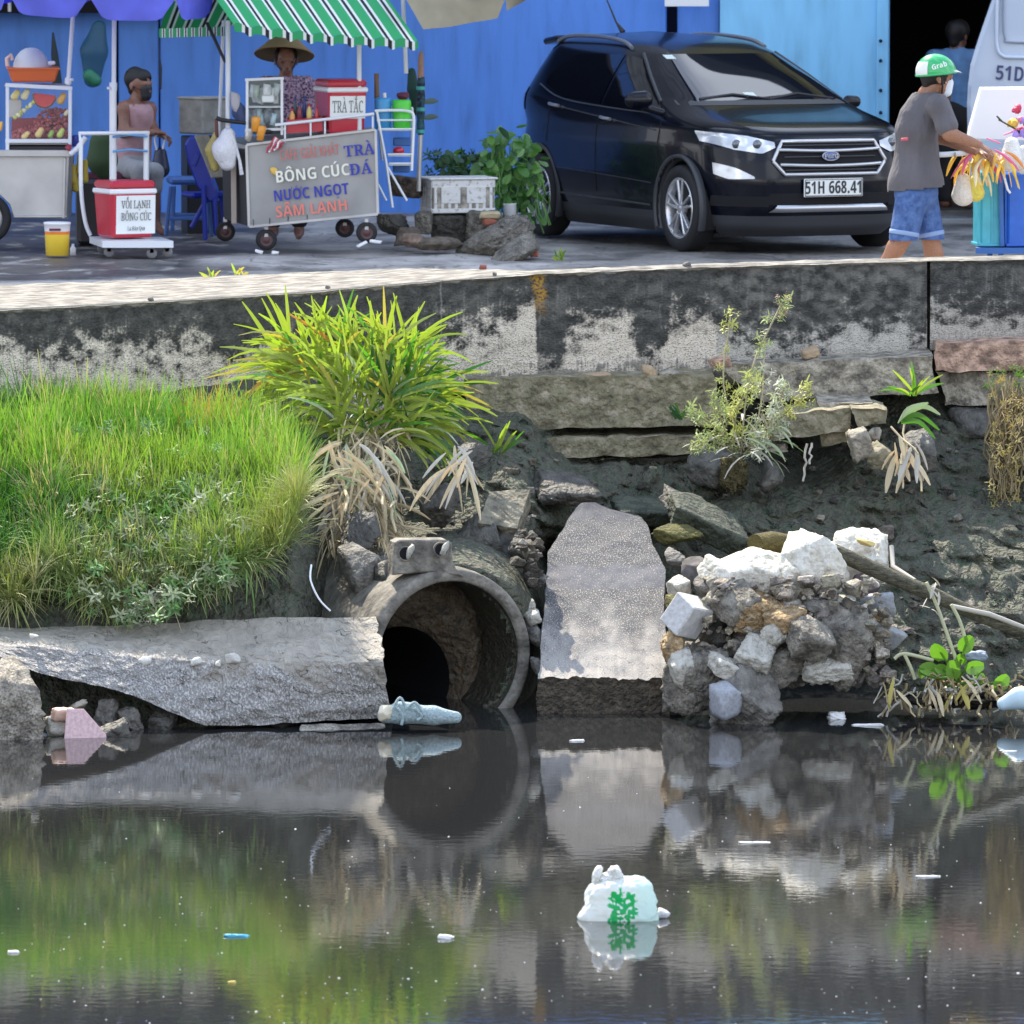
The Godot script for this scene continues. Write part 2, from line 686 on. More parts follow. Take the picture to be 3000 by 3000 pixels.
func _ready() -> void:
	# ----- camera, sky, sun, exposure -----
	var cam := Camera3D.new()
	cam.name = "camera"
	cam.position = CAM
	cam.rotation.x = -TH
	cam.fov = 2.0 * rad_to_deg(atan(1500.0 / F))
	cam.near = 1.0
	cam.far = 600.0
	# a long lens: 166 mm on a 24 mm high frame
	var lens := CameraAttributesPhysical.new()
	lens.frustum_focal_length = 12.0 / (1500.0 / F)
	lens.frustum_focus_distance = 43.0
	lens.exposure_aperture = 5.0
	cam.attributes = lens
	cam.fov = 2.0 * rad_to_deg(atan(1500.0 / F))
	add_child(cam)
	var env := Environment.new()
	env.background_mode = Environment.BG_SKY
	var sky := ProceduralSkyMaterial.new()
	sky.sky_top_color = Color(.50, .59, .73)
	sky.sky_horizon_color = Color(.93, .93, .925)
	sky.sky_curve = .16
	sky.ground_bottom_color = Color(.28, .29, .26)
	sky.ground_horizon_color = Color(.55, .58, .58)
	sky.sky_cover = cloud_picture()
	sky.sky_energy_multiplier = 1.0
	sky.sun_angle_max = 12.0
	env.sky = Sky.new()
	env.sky.sky_material = sky
	env.tonemap_mode = Environment.TONE_MAPPER_LINEAR
	env.tonemap_exposure = EXPOSURE
	env.sdfgi_enabled = true
	env.ssao_enabled = true
	env.ssil_enabled = true
	var we := WorldEnvironment.new()
	we.name = "world"
	we.environment = env
	add_child(we)
	var sun := DirectionalLight3D.new()
	sun.name = "sun"
	sun.light_energy = 1.25
	sun.light_color = Color(1.0, .955, .88)
	sun.light_angular_distance = .5
	sun.shadow_enabled = true
	add_child(sun)
	sun.look_at_from_position(Vector3(-.34, 1.0, -.83) * 50.0, Vector3.ZERO)
	rng.seed = 20
	nz.seed = 5
	nz.frequency = .09
	nz.fractal_octaves = 3
	make_textures()
	make_setting()
	make_wall()
	make_bank_pieces()
	make_plants()
	make_street_left()
	make_drink_cart()
	make_street_middle()
	make_car()
	make_right()
	make_floating()
	for o in find_children("*", "GeometryInstance3D", true, false):
		o.cast_shadow = GeometryInstance3D.SHADOW_CASTING_SETTING_ON


const EXPOSURE := 2.55


func cloud_picture() -> ImageTexture:
	var im := Image.create(512, 256, false, Image.FORMAT_RGBA8)
	var n := FastNoiseLite.new()
	n.seed = 3
	n.frequency = .9
	n.fractal_octaves = 5
	for y in 256:
		var el := PI * (.5 - (y + .5) / 256.0)
		for x in 512:
			var a := TAU * x / 512.0
			var d := Vector3(cos(a) * cos(el), sin(el), sin(a) * cos(el))
			var v := n.get_noise_3d(d.x * 2.2, d.y * 4.5, d.z * 2.2)
			var c := smoothstep(-.02, .32, v) * smoothstep(0.0, .12, d.y) * .8
			var g := .82 + .18 * smoothstep(.0, .4, v)
			im.set_pixel(x, y, Color(g, g, g, c))
	return ImageTexture.create_from_image(im)


func make_textures() -> void:
	tx.blotch = noise_tex(1, .012, [0.0, .72, .35, .84, .6, .93, 1.0, 1.0])
	tx.fine = noise_tex(2, .05, [0.0, .7, .5, .88, 1.0, 1.0])
	tx.grit = noise_tex(3, .11, [0.0, .42, .42, .72, .55, .92, 1.0, 1.0], 1, 3)
	tx.bump = noise_tex(4, .03, [0.0, 0.0, 1.0, 1.0], 1, 6)
	tx.cell = noise_tex(6, .09, [0.0, 1.0, .45, .55, 1.0, .1], 0, 2)
	tx.mud = noise_tex(7, .014, [0.0, Color(.36, .37, .34), .3, Color(.48, .48, .44), .5, Color(.60, .57, .52), .66, Color(.52, .56, .49), .82, Color(.38, .46, .37), 1.0, Color(.74, .70, .64)], 1, 6, 512, 0, 20)
	tx.crete = noise_tex(8, .013, [0.0, Color(.42, .42, .40), .3, Color(.62, .60, .57), .5, Color(.78, .76, .72), .7, Color(.90, .88, .83), 1.0, Color(1, .98, .94)], 1, 6, 512, 0, 25)
	tx.moss = noise_tex(9, .016, [0.0, Color(.42, .42, .36), .35, Color(.70, .67, .58), .5, Color(.72, .71, .60), .7, Color(.84, .80, .72), 1.0, Color(.98, .95, .88)], 1, 6, 512, 0, 25)
	tx.rust = noise_tex(10, .02, [0.0, Color(.42, .40, .38), .35, Color(.66, .63, .58), .5, Color(.85, .80, .72), .62, Color(.72, .60, .44), .70, Color(.90, .87, .80), 1.0, Color(1, 1, .97)], 1, 5, 512, 0, 30)
	tx.rust_pale = noise_tex(17, .012, [0.0, Color(.62, .58, .50), .3, Color(.86, .84, .79), .55, Color(1, 1, .98), .75, Color(.80, .78, .74), 1.0, Color(1, 1, 1)], 1, 5, 512, 0, 20)
	tx.streak = noise_tex(18, .012, [0.0, .84, .3, .93, .6, .98, 1.0, 1.0], 1, 5)
	tx.ripple = noise_tex(11, .02, [0.0, 0.0, 1.0, 1.0], 1, 4)
	tx.cloth = noise_tex(12, .006, [0.0, .80, 1.0, 1.0], 1, 3)
	tx.denim = noise_tex(13, .02, [0.0, Color(.42, .48, .62), .5, Color(.75, .8, .9), 1.0, Color(1, 1, 1)], 1, 5)
	tx.floral = noise_tex(14, .035, [0.0, Color(.12, .12, .26), .38, Color(.30, .24, .40), .46, Color(.80, .74, .82), .56, Color(.75, .45, .55), .66, Color(.86, .84, .9), 1.0, Color(.3, .35, .6)], 0, 2)
	tx.steel = noise_tex(15, .01, [0.0, Color(.84, .84, .85), .5, Color(.93, .93, .93), 1.0, Color(1, 1, 1)], 1, 4)
	# paints and metals
	mat("blue_paint", L(.085, .25, .72), .55, {tex = tx.streak, scale = Vector3(.9, .14, .9), bump = tx.bump, deep = .2})
	mat("dark_seam", L(.006, .010, .03), .9)
	mat("sky_paint", L(.24, .60, .90), .45, {tex = tx.streak, scale = Vector3(.7, .12, .7)})
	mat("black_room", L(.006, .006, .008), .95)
	mat("white_paint", L(.78, .79, .80), .4)
	mat("white_tube", L(.74, .77, .80), .3)
	mat("steel", L(.58, .575, .56), .42, {metal = .55, tex = tx.steel, scale = .4})
	mat("chrome", L(.75, .75, .76), .15, {metal = 1.0})
	mat("black_rubber", L(.018, .018, .020), .75, {tex = tx.fine, scale = 3.0})
	mat("black_plastic", L(.015, .015, .018), .5)
	mat("red_plastic", L(.50, .022, .045), .32, {coat = .3})
	mat("white_plastic", L(.80, .80, .81), .35)
	mat("paper", L(.80, .82, .80), .8)
	mat("ink", L(.03, .03, .035), .7)
	mat("glass", L(.9, .95, .95, .02), .02, {spec = .25})
	mat("skin", L(.42, .20, .115), .5, {tex = tx.fine, scale = 3.0})
	mat("dark_skin", L(.31, .145, .095), .5, {tex = tx.fine, scale = 3.0})
	mat("hair", L(.010, .008, .008), .6)
	mat("wood", L(.26, .16, .09), .8, {tex = tx.fine, scale = Vector3(8, 1, 8)})


func make_setting() -> void:
	# water
	var wm := mat("canal_water", L(.020, .021, .022), .03, {scale = Vector3(.55, 1.0, .8), bump = tx.ripple, deep = .022, spec = .85})
	var st := nu()
	grid(st, func(u: float, v: float) -> Vector3: return Vector3(lerpf(-40, 40, u), 0, lerpf(-48, -10, v)), 8, 8)
	struct("canal_water", st, wm)
	# the near bank, behind and below the camera
	var gm := mat("earth", L(.16, .14, .11), .95, {tex = tx.blotch, scale = .2})
	st = nu()
	grid(st, func(u: float, v: float) -> Vector3: return Vector3(lerpf(-120, 120, u), 2.2 if v > .01 else -1.0, lerpf(-10.5, 120, v) if v > .01 else -12.0), 4, 40)
	struct("near_bank", st, gm)
	# street
	var sm := StandardMaterial3D.new()
	sm.albedo_texture = street_picture()
	sm.roughness_texture = street_wet
	sm.heightmap_enabled = true
	sm.heightmap_texture = street_picture_h
	sm.heightmap_scale = 1.2
	sm.texture_repeat = false
	st = nu()
	var hx := 7.0
	grid(st, func(u: float, v: float) -> Vector3:
		var p := Vector3(lerpf(-hx, hx, u), ST, lerpf(-62.0, -46.0, v))
		p.y += N(p * 9.0) * .022 + N(p * 40.0) * .006 - .012
		return p, 90, 90)
	struct("street", st, sm)
	var am := mat("asphalt", L(.10, .10, .10), .9, {tex = tx.blotch, scale = .4, bump = tx.bump, deep = .5})
	st = nu()
	grid(st, func(u: float, v: float) -> Vector3: return Vector3(lerpf(-200, 200, u), ST - .06, lerpf(-400, -46.9, v)), 6, 6)
	struct("ground", st, am)
	# the blue hall behind the street
	var hall := thing("blue_hall", "long hall with royal blue painted front behind the food carts and the parked car", "building", Vector3(0, ST, -59.5))
	var zf := -59.5
	var seam := [[-700, 342], [349, 466], [471, 1952]]
	for s in seam:
		st = nu()
		var a := P(s[0], 600, 59.5).x
		var b := P(s[1], 600, 59.5).x
		bx(st, Vector3((a + b) / 2, ST + 2.2, zf - .1), Vector3(b - a, 4.5, .2), 0, .012)
		part(hall, "wall_panel", st, mats.blue_paint)
	st = nu()
	var xa := P(-700, 600, 59.5).x
	var xb := P(2610, 600, 59.5).x
	bx(st, Vector3((xa + xb) / 2, ST + 2.2, zf - .32), Vector3(xb - xa, 4.5, .2))
	part(hall, "back_wall", st, mats.dark_seam)
	st = nu()
	var a1 := P(1985, 600, 59.4).x
	var b1 := P(2110, 600, 59.4).x
	bx(st, Vector3((a1 + b1) / 2, ST + 2.2, zf - .04), Vector3(b1 - a1, 4.5, .22), 0, .015)
	part(hall, "pillar", st, mats.blue_paint)
	# upper storeys, out of the picture; they shade the street
	st = nu()
	bx(st, Vector3(-11.5, ST + 4.5 + 3.5, zf - 8.0), Vector3(26, 7.0, 15.96), 0, .02)
	part(hall, "upper_storey", st, mat("pale_wall", L(.42, .43, .44), .8, {tex = tx.blotch, scale = .3}))
	st = nu()
	bx(st, Vector3(-11.5, ST + 11.7, zf - 7.6), Vector3(27, .4, 18.2), 0, .02)
	bx(st, Vector3(10.6, ST + 5.55, zf - 4.4), Vector3(18, .2, 9.4), 0, .02)
	part(hall, "roof", st, mat("roof_sheet", L(.05, .05, .055), .6))
	st = nu()
	bx(st, Vector3(10.6, ST + 4.6, zf - 4.4), Vector3(17.9, 1.7, 8.6), 0, .02)
	part(hall, "olive_gable", st, mat("olive_sheet", L(.40, .36, .10), .6, {tex = tx.blotch, scale = .5}))
	st = nu()
	bx(st, Vector3(10.6, ST + 3.75, zf - .05), Vector3(17.8, .5, .2), 0, .02)
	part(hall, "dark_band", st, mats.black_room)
	# canopy roof over the carts, above the picture
	st = nu()
	var ca := P(-900, 600, 58).x
	var ce := P(1190, 600, 58).x
	box(st, Transform3D(Basis(Vector3.RIGHT, .06), Vector3((ca + ce) / 2, ST + 2.75, zf + 1.1)), Vector3(ce - ca, .05, 2.3), .01)
	part(hall, "canopy_roof", st, mats.roof_sheet)
	# the dark room behind the doorway
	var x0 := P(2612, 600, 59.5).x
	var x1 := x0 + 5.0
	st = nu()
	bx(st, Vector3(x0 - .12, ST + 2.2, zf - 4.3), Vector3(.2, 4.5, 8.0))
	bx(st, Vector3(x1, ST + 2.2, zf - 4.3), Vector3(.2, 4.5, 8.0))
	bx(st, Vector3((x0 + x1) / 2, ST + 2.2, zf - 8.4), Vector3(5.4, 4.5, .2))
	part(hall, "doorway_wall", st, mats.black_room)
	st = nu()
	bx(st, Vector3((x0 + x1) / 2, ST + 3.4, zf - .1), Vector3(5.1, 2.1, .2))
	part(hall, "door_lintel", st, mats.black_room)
	# steel gate, sky blue, folded back beside the doorway
	var gate := thing("steel_gate", "pale sky blue steel sheet gate beside the dark doorway behind the car", "gate", Vector3((b1 + x0) / 2, ST, zf + .1))
	st = nu()
	var gl := P(2108, 600, 59.3).x
	var gr := P(2604, 600, 59.3).x
	bx(st, Vector3((gl + gr) / 2, ST + 1.62, zf + .16), Vector3(gr - gl, 3.2, .03), 0, .004)
	part(gate, "sheet", st, mats.sky_paint)
	st = nu()
	bx(st, Vector3(gr - .06, ST + 1.62, zf + .2), Vector3(.10, 3.2, .05), 0, .006)
	part(gate, "edge_post", st, mats.sky_paint)
	for yy in [120, 178, 265, 330]:
		st = nu()
		lathe(st, [0, .02, .014, .018, .016, 0], Transform3D(Basis(Vector3.RIGHT, PI / 2), P(2580, yy, 59.25)), 8)
		part(gate, "bolt", st, mats.dark_seam)
	st = nu()
	bx(st, P(2012, 3, 59.2), Vector3(.37, .09, .01), 0, .002)
	solo("notice_board", st, mats.white_paint, "white notice board fixed on the blue pillar above the car roof", "sign")


var street_wet: ImageTexture
var street_picture_h: ImageTexture


func street_picture() -> ImageTexture:
	var w := 1024
	var h := 768
	var im := Image.create(w, h, false, Image.FORMAT_RGB8)
	var wet := Image.create(w, h, false, Image.FORMAT_RGB8)
	var hm := Image.create(w, h, false, Image.FORMAT_RGB8)
	var n := FastNoiseLite.new()
	n.seed = 31
	n.fractal_octaves = 5
	n.frequency = .5
	for y in h:
		var z := lerpf(-62.0, -46.0, (y + .5) / h)
		for x in w:
			var xx := lerpf(-7, 7, (x + .5) / w)
			var big := n.get_noise_2d(xx * 1.2, z * .8)
			var mid := n.get_noise_2d(xx * 5 + 40, z * 3.0)
			var fine := n.get_noise_2d(xx * 30, z * 18 + 70)
			var g := .40 + .13 * mid + .09 * fine
			# asphalt strip towards the car, soil by the stump
			var road := smoothstep(.2, .7, xx + big * .5) * smoothstep(-49.2, -50.0, z)
			g = lerpf(g, .21 + .07 * fine + .06 * mid, road)
			var crack := smoothstep(.035, .0, absf(n.get_noise_2d(xx * 2.2 + 9, z * 1.1)))
			g *= 1.0 - .55 * crack
			var damp := smoothstep(-1.3, -2.6, xx + big * 1.3 + .25 * mid) * smoothstep(-49.3, -50.0, z - big * .8) * smoothstep(-.35, .05, mid + .25 * fine + .15)
			var c := Vector3(g * 1.04, g * .97, g * .90)
			c = c.lerp(Vector3(.075, .062, .055), damp * .9)
			var grime := smoothstep(-.1, .45, n.get_noise_2d(xx * 2.0 - 30, z * 1.4)) * .55
			c *= 1.0 - grime
			var col := Color(maxf(c.x, .01), maxf(c.y, .01), maxf(c.z, .01)).linear_to_srgb()
			im.set_pixel(x, y, col)
			var ro := clampf(.88 - .42 * damp, .2, 1)
			wet.set_pixel(x, y, Color(ro, ro, ro))
			var hh := clampf(.5 + .3 * mid + .25 * fine - .3 * crack - .2 * damp, 0, 1)
			hm.set_pixel(x, y, Color(hh, hh, hh))
	street_wet = ImageTexture.create_from_image(wet)
	street_picture_h = ImageTexture.create_from_image(hm)
	return ImageTexture.create_from_image(im)


# ---------- the canal wall ----------
const WX := [-400.0, 0.0, 850.0, 1560.0, 3000.0, 3400.0]


func wall_top(px: float) -> Vector3:
	var d := lut([-400, 43.7, 0, 44.1, 850, 44.7, 1560, 45.15, 3000, 45.75, 3400, 45.9], px)
	var y := lut([-400, 918, 0, 905, 280, 892, 560, 876, 850, 858, 1200, 828, 1560, 801, 2000, 782, 2500, 767, 3000, 756, 3400, 748], px)
	return P(px, y, d)


func wall_picture() -> Array:
	var w := 2048
	var h := 512
	var im := Image.create(w, h, false, Image.FORMAT_RGB8)
	var hm := Image.create(w, h, false, Image.FORMAT_RGB8)
	var n := FastNoiseLite.new()
	n.seed = 77
	n.fractal_octaves = 5
	n.frequency = 1.0
	var thr := [-400, .40, 0, .36, 120, .42, 260, .36, 420, .44, 560, .40, 700, .5, 900, .52, 1230, .60, 1290, .50, 1380, .56, 1450, .52, 1520, .34, 1566, .30, 1578, .92, 1640, .88, 1665, .52, 1750, .44, 1850, .52, 1880, .85, 1930, .80, 1965, .48, 2050, .40, 2110, .46, 2150, .66, 2240, .70, 2330, .62, 2420, .72, 2500, .50, 2560, .66, 2640, .52, 2700, .8, 2730, .62, 2800, .56, 2900, .6, 3000, .7, 3400, .7]
	for x in w:
		var px := lerpf(-400, 3400, (x + .5) / w)
		var m := px / 455.0
		var t0 := lut(thr, px)
		for y in h:
			var v := (y + .5) / h
			var mv := v * .95
			var big := n.get_noise_2d(m * 2.0, mv * 2.2)
			var mid := n.get_noise_2d(m * 8.0 + 20, mv * 8.0)
			var fine := n.get_noise_2d(m * 38.0, mv * 38.0 + 50)
			var speck := n.get_noise_2d(m * 90.0, mv * 80.0 + 11)
			var drip := n.get_noise_2d(m * 42.0, mv * 2.0 + 90)
			var drip2 := n.get_noise_2d(m * 14.0 + 7, mv * 1.0 + 30)
			var pale := smoothstep(t0 - .15, t0 + .15, v + big * .24 + mid * .26 + fine * .16 + drip * .07)
			pale *= 1.0 - smoothstep(.20, .42, speck + fine * .4) * .75
			var foot := smoothstep(.80, .95, v + big * .14 + mid * .18 + drip * .12)
			if px > 2100: foot *= .5
			pale *= 1.0 - .8 * foot
			var dark := Vector3(.058, .057, .052) * (1.0 + .8 * mid + .5 * fine)
			var streak := smoothstep(.05, .55, drip * .8 + drip2 * .7 + fine * .35) * smoothstep(.02, .2, v)
			dark = dark.lerp(Vector3(.19, .18, .16), streak * .55 * smoothstep(-.3, .3, big + mid))
			dark = dark.lerp(Vector3(.20, .19, .165), smoothstep(.0, .6, big + mid * .4) * .30 + (.32 if px > 2080 and px < 2700 else .0) * smoothstep(-.3, .4, mid))
			var light := Vector3(.66, .585, .485) * (1.0 + .16 * mid + .12 * fine + .12 * big)
			if px > 2100: light *= Vector3(.72, .76, .80)
			var c := dark.lerp(light, clampf(pale, 0, 1))
			# lime line along the top edge, a rust run, scratches
			c = c.lerp(Vector3(.34, .32, .28), smoothstep(.035, .012, v + mid * .02))
			var run := smoothstep(24.0, 6.0, absf(px - 1574 + mid * 14 - v * 30)) * smoothstep(.42, .18, v)
			c = c.lerp(Vector3(.36, .20, .035), run * smoothstep(-.3, .3, fine + .2))
			var line := smoothstep(.010, .003, absf(v - .365 - .02 * sin(m * 3.0) - big * .02)) * smoothstep(.0, .25, n.get_noise_2d(m * 3.0, 3.0))
			if px < 2150: c = c.lerp(Vector3(.36, .35, .32), line * .5 * smoothstep(.1, .35, n.get_noise_2d(m * 5.0, 17.0)))
			var vline := smoothstep(3.5, 1.2, absf(px - 1292 + mid * 4))
			c = c.lerp(Vector3(.30, .29, .27), vline * .45)
			im.set_pixel(x, y, Color(clampf(c.x, .008, 1), clampf(c.y, .008, 1), clampf(c.z, .008, 1)).linear_to_srgb())
			var hh := clampf(.5 + .25 * mid + .2 * fine + .15 * speck - .25 * pale, 0, 1)
			hm.set_pixel(x, y, Color(hh, hh, hh))
	return [ImageTexture.create_from_image(im), ImageTexture.create_from_image(hm)]


func make_wall() -> void:
	var wall := thing("canal_wall", "long concrete canal wall blackened by mould along the edge of the street", "wall", Vector3(0, 1.6, -45.3))
	var pics := wall_picture()
	var wm := StandardMaterial3D.new()
	wm.resource_name = "stained_wall"
	wm.albedo_texture = pics[0]
	wm.heightmap_enabled = true
	wm.heightmap_texture = pics[1]
	wm.heightmap_scale = 1.6
	wm.roughness = .92
	wm.texture_repeat = false
	# the face, in two lengths with the crack between them
	for seg in [[-400.0, 2716.0, 150], [2726.0, 3400.0, 40]]:
		var st := nu()
		var n: int = seg[2]
		var bot := func(px: float) -> float: return lut([-400, 1.45, 1100, 1.5, 1400, 1.72, 2100, 1.74, 2716, 1.80, 2726, 1.93, 3400, 1.96], px)
		grid(st, func(u: float, v: float) -> Vector3:
			var px := lerpf(seg[0], seg[1], u)
			var t := wall_top(px)
			var p := Vector3(t.x, lerpf(t.y, bot.call(px), v), t.z)
			p.z += N(p * 22.0) * .012 + N(p * 70.0) * .005 - (.02 * pow(1 - v, 12.0))
			if v > .95: p.y += N(Vector3(p.x * 60, 0, 0)) * .05
			return p, n, 22, 1)
		var m := st.commit()
		# uv along the whole wall
		var s2 := SurfaceTool.new()
		s2.begin(Mesh.PRIMITIVE_TRIANGLES)
		var arr := m.surface_get_arrays(0)
		var vs: PackedVector3Array = arr[Mesh.ARRAY_VERTEX]
		var us: PackedVector2Array = arr[Mesh.ARRAY_TEX_UV]
		s2.set_smooth_group(1)
		for i in vs.size():
			var px2: float = lerpf(seg[0], seg[1], us[i].x)
			s2.set_uv(Vector2((px2 + 400.0) / 3800.0, us[i].y))
			s2.add_vertex(vs[i])
		part(wall, "wall_face", s2, wm)
		# body behind the face
		s2 = nu()
		for i in n:
			var pa := wall_top(lerpf(seg[0], seg[1], float(i) / n))
			var pb := wall_top(lerpf(seg[0], seg[1], float(i + 1) / n))
			for q in [pa, pb]: q.y -= .02
			quad(s2, pa + Vector3(0, -.02, -.34), pb + Vector3(0, -.02, -.34), pb + Vector3(0, -.8, -.34), pa + Vector3(0, -.8, -.34), 1)
		part(wall, "wall_back", s2, mat("plain_concrete", L(.20, .19, .18), .95, {tex = tx.crete, scale = .8}))
	# coping: sunlit top of the wall, much wider at the left where it runs into the paved edge
	var cm := mat("coping", L(.33, .33, .335), .9, {tex = tx.crete, scale = .7, bump = tx.bump, deep = .6})
	var st := nu()
	var rear := func(px: float) -> Vector3:
		var d := lut([-400, 46.3, 0, 46.65, 850, 46.9, 1200, 46.5, 1560, 45.42, 3000, 46.0, 3400, 46.15], px)
		var t := wall_top(px)
		var r := P(px, 800, d)
		return Vector3(r.x, t.y, -d)
	grid(st, func(u: float, v: float) -> Vector3:
		var px := lerpf(-400, 3400, u)
		var a := wall_top(px)
		var b: Vector3 = rear.call(px)
		var p := a.lerp(b, v)
		p.y += N(p * 60.0) * .007 - (.012 if v == 0.0 else 0.0) + .004
		if v == 0.0: p.z += .012 + N(Vector3(px * .5, 0, 3)) * .02 + N(Vector3(px * .13, 9, 3)) * .015
		return p, 260, 6)
	grid(st, func(u: float, v: float) -> Vector3:
		var px := lerpf(3400, -400, u)
		var p: Vector3 = rear.call(px)
		p.y += N(p * 60.0) * .007 + .004 - v * .4
		return p, 200, 1, 2)
	part(wall, "coping", st, cm)
	# little lumps of mortar on the top
	for e in [[2012, 782, 26, 12], [440, 884, 18, 10], [1450, 806, 14, 8], [960, 850, 16, 8]]:
		st = nu()
		var t := wall_top(e[0])
		rock(st, t + Vector3(0, .012, -.05), Vector3(e[2], e[3] * 1.4, e[2]) / 455.0, Basis(), e[0], false, .1, 5)
		part(wall, "mortar_lump", st, cm)


# ---------- the bank under the wall ----------
func bank_depth(x: float, y: float) -> float:
	var left := lut([-.6, 40.7, 0, 41.3, .35, 41.75, .6, 41.95, .8, 42.2, 1.0, 42.5, 1.3, 43.1, 1.6, 43.85, 1.9, 45.0], y)
	var right := lut([-.6, 42.5, 0, 43.1, .15, 43.2, .5, 43.65, .85, 44.2, 1.2, 44.85, 1.35, 45.35, 1.55, 45.8, 1.9, 46.2], y)
	var mid := lut([-.6, 42.3, 0, 43.0, .5, 43.2, .9, 43.4, 1.2, 43.9, 1.5, 44.7, 1.7, 45.4, 1.9, 45.8], y)
	var far := lut([-.6, 42.2, 0, 42.9, .3, 43.25, .8, 44.1, 1.2, 45.0, 1.5, 45.6, 1.9, 46.1], y)
	var a := smoothstep(-1.35, -.95, x)
	var b := smoothstep(-.05, .5, x)
	var d := lerpf(lerpf(left, mid, a), right, b)
	d = lerpf(d, far, smoothstep(1.6, 3.0, x))
	# undercut below the rubble heap, and the dark gap between the pipe and the tilted slab
	d += 1.0 * exp(-(pow((x - 1.86) / .42, 2) + pow((y + .02) / .26, 2)))
	# eroded hollow under the broken slabs
	d += 1.0 * exp(-(pow((x - 1.80) / .26, 2) + pow((y - 1.30) / .15, 2)))
	# flush with the pipe mouth round its rim
	d = lerpf(d, 42.28, smoothstep(.68, .55, Vector2(x + .376, (y - .34) * 1.05).length()))
	return d + .8 * exp(-pow((x - .24) / .13, 2)) * smoothstep(1.0, .7, y)


func make_bank_pieces() -> void:
	var bm := mat("wet_mud", L(.37, .385, .35), .78, {tex = tx.mud, scale = 1.1, bump = tx.bump, deep = 6.0, spec = .4})
	var st := nu()
	grid(st, func(u: float, v: float) -> Vector3:
		var x := lerpf(-5.2, 5.2, u)
		var y := lerpf(1.9, -.6, v)
		var d := bank_depth(x, y)
		var p := Vector3(x, y, -d)
		var k := lerpf(.06, .15, smoothstep(-1.3, -.4, x)) * smoothstep(-.5, .1, y) * lerpf(.15, 1.0, smoothstep(.55, .9, Vector2(x + .376, y - .34).length()))
		p.z += N(p * 13.0) * k * 1.2 + absf(N(p * 34.0)) * k * 1.3 + N(p * 95.0) * k * .6
		p.y += N(p * 25.0 + Vector3(40, 0, 0)) * k * .5
		return p, 300, 110, 1, func(c: Vector3) -> bool: return Vector2(c.x + .456, c.y - .34).length() < .45)
	struct("canal_bank", st, bm)
	make_beams()
	make_pipe()
	make_slabs()
	make_rubble()
	make_chips()


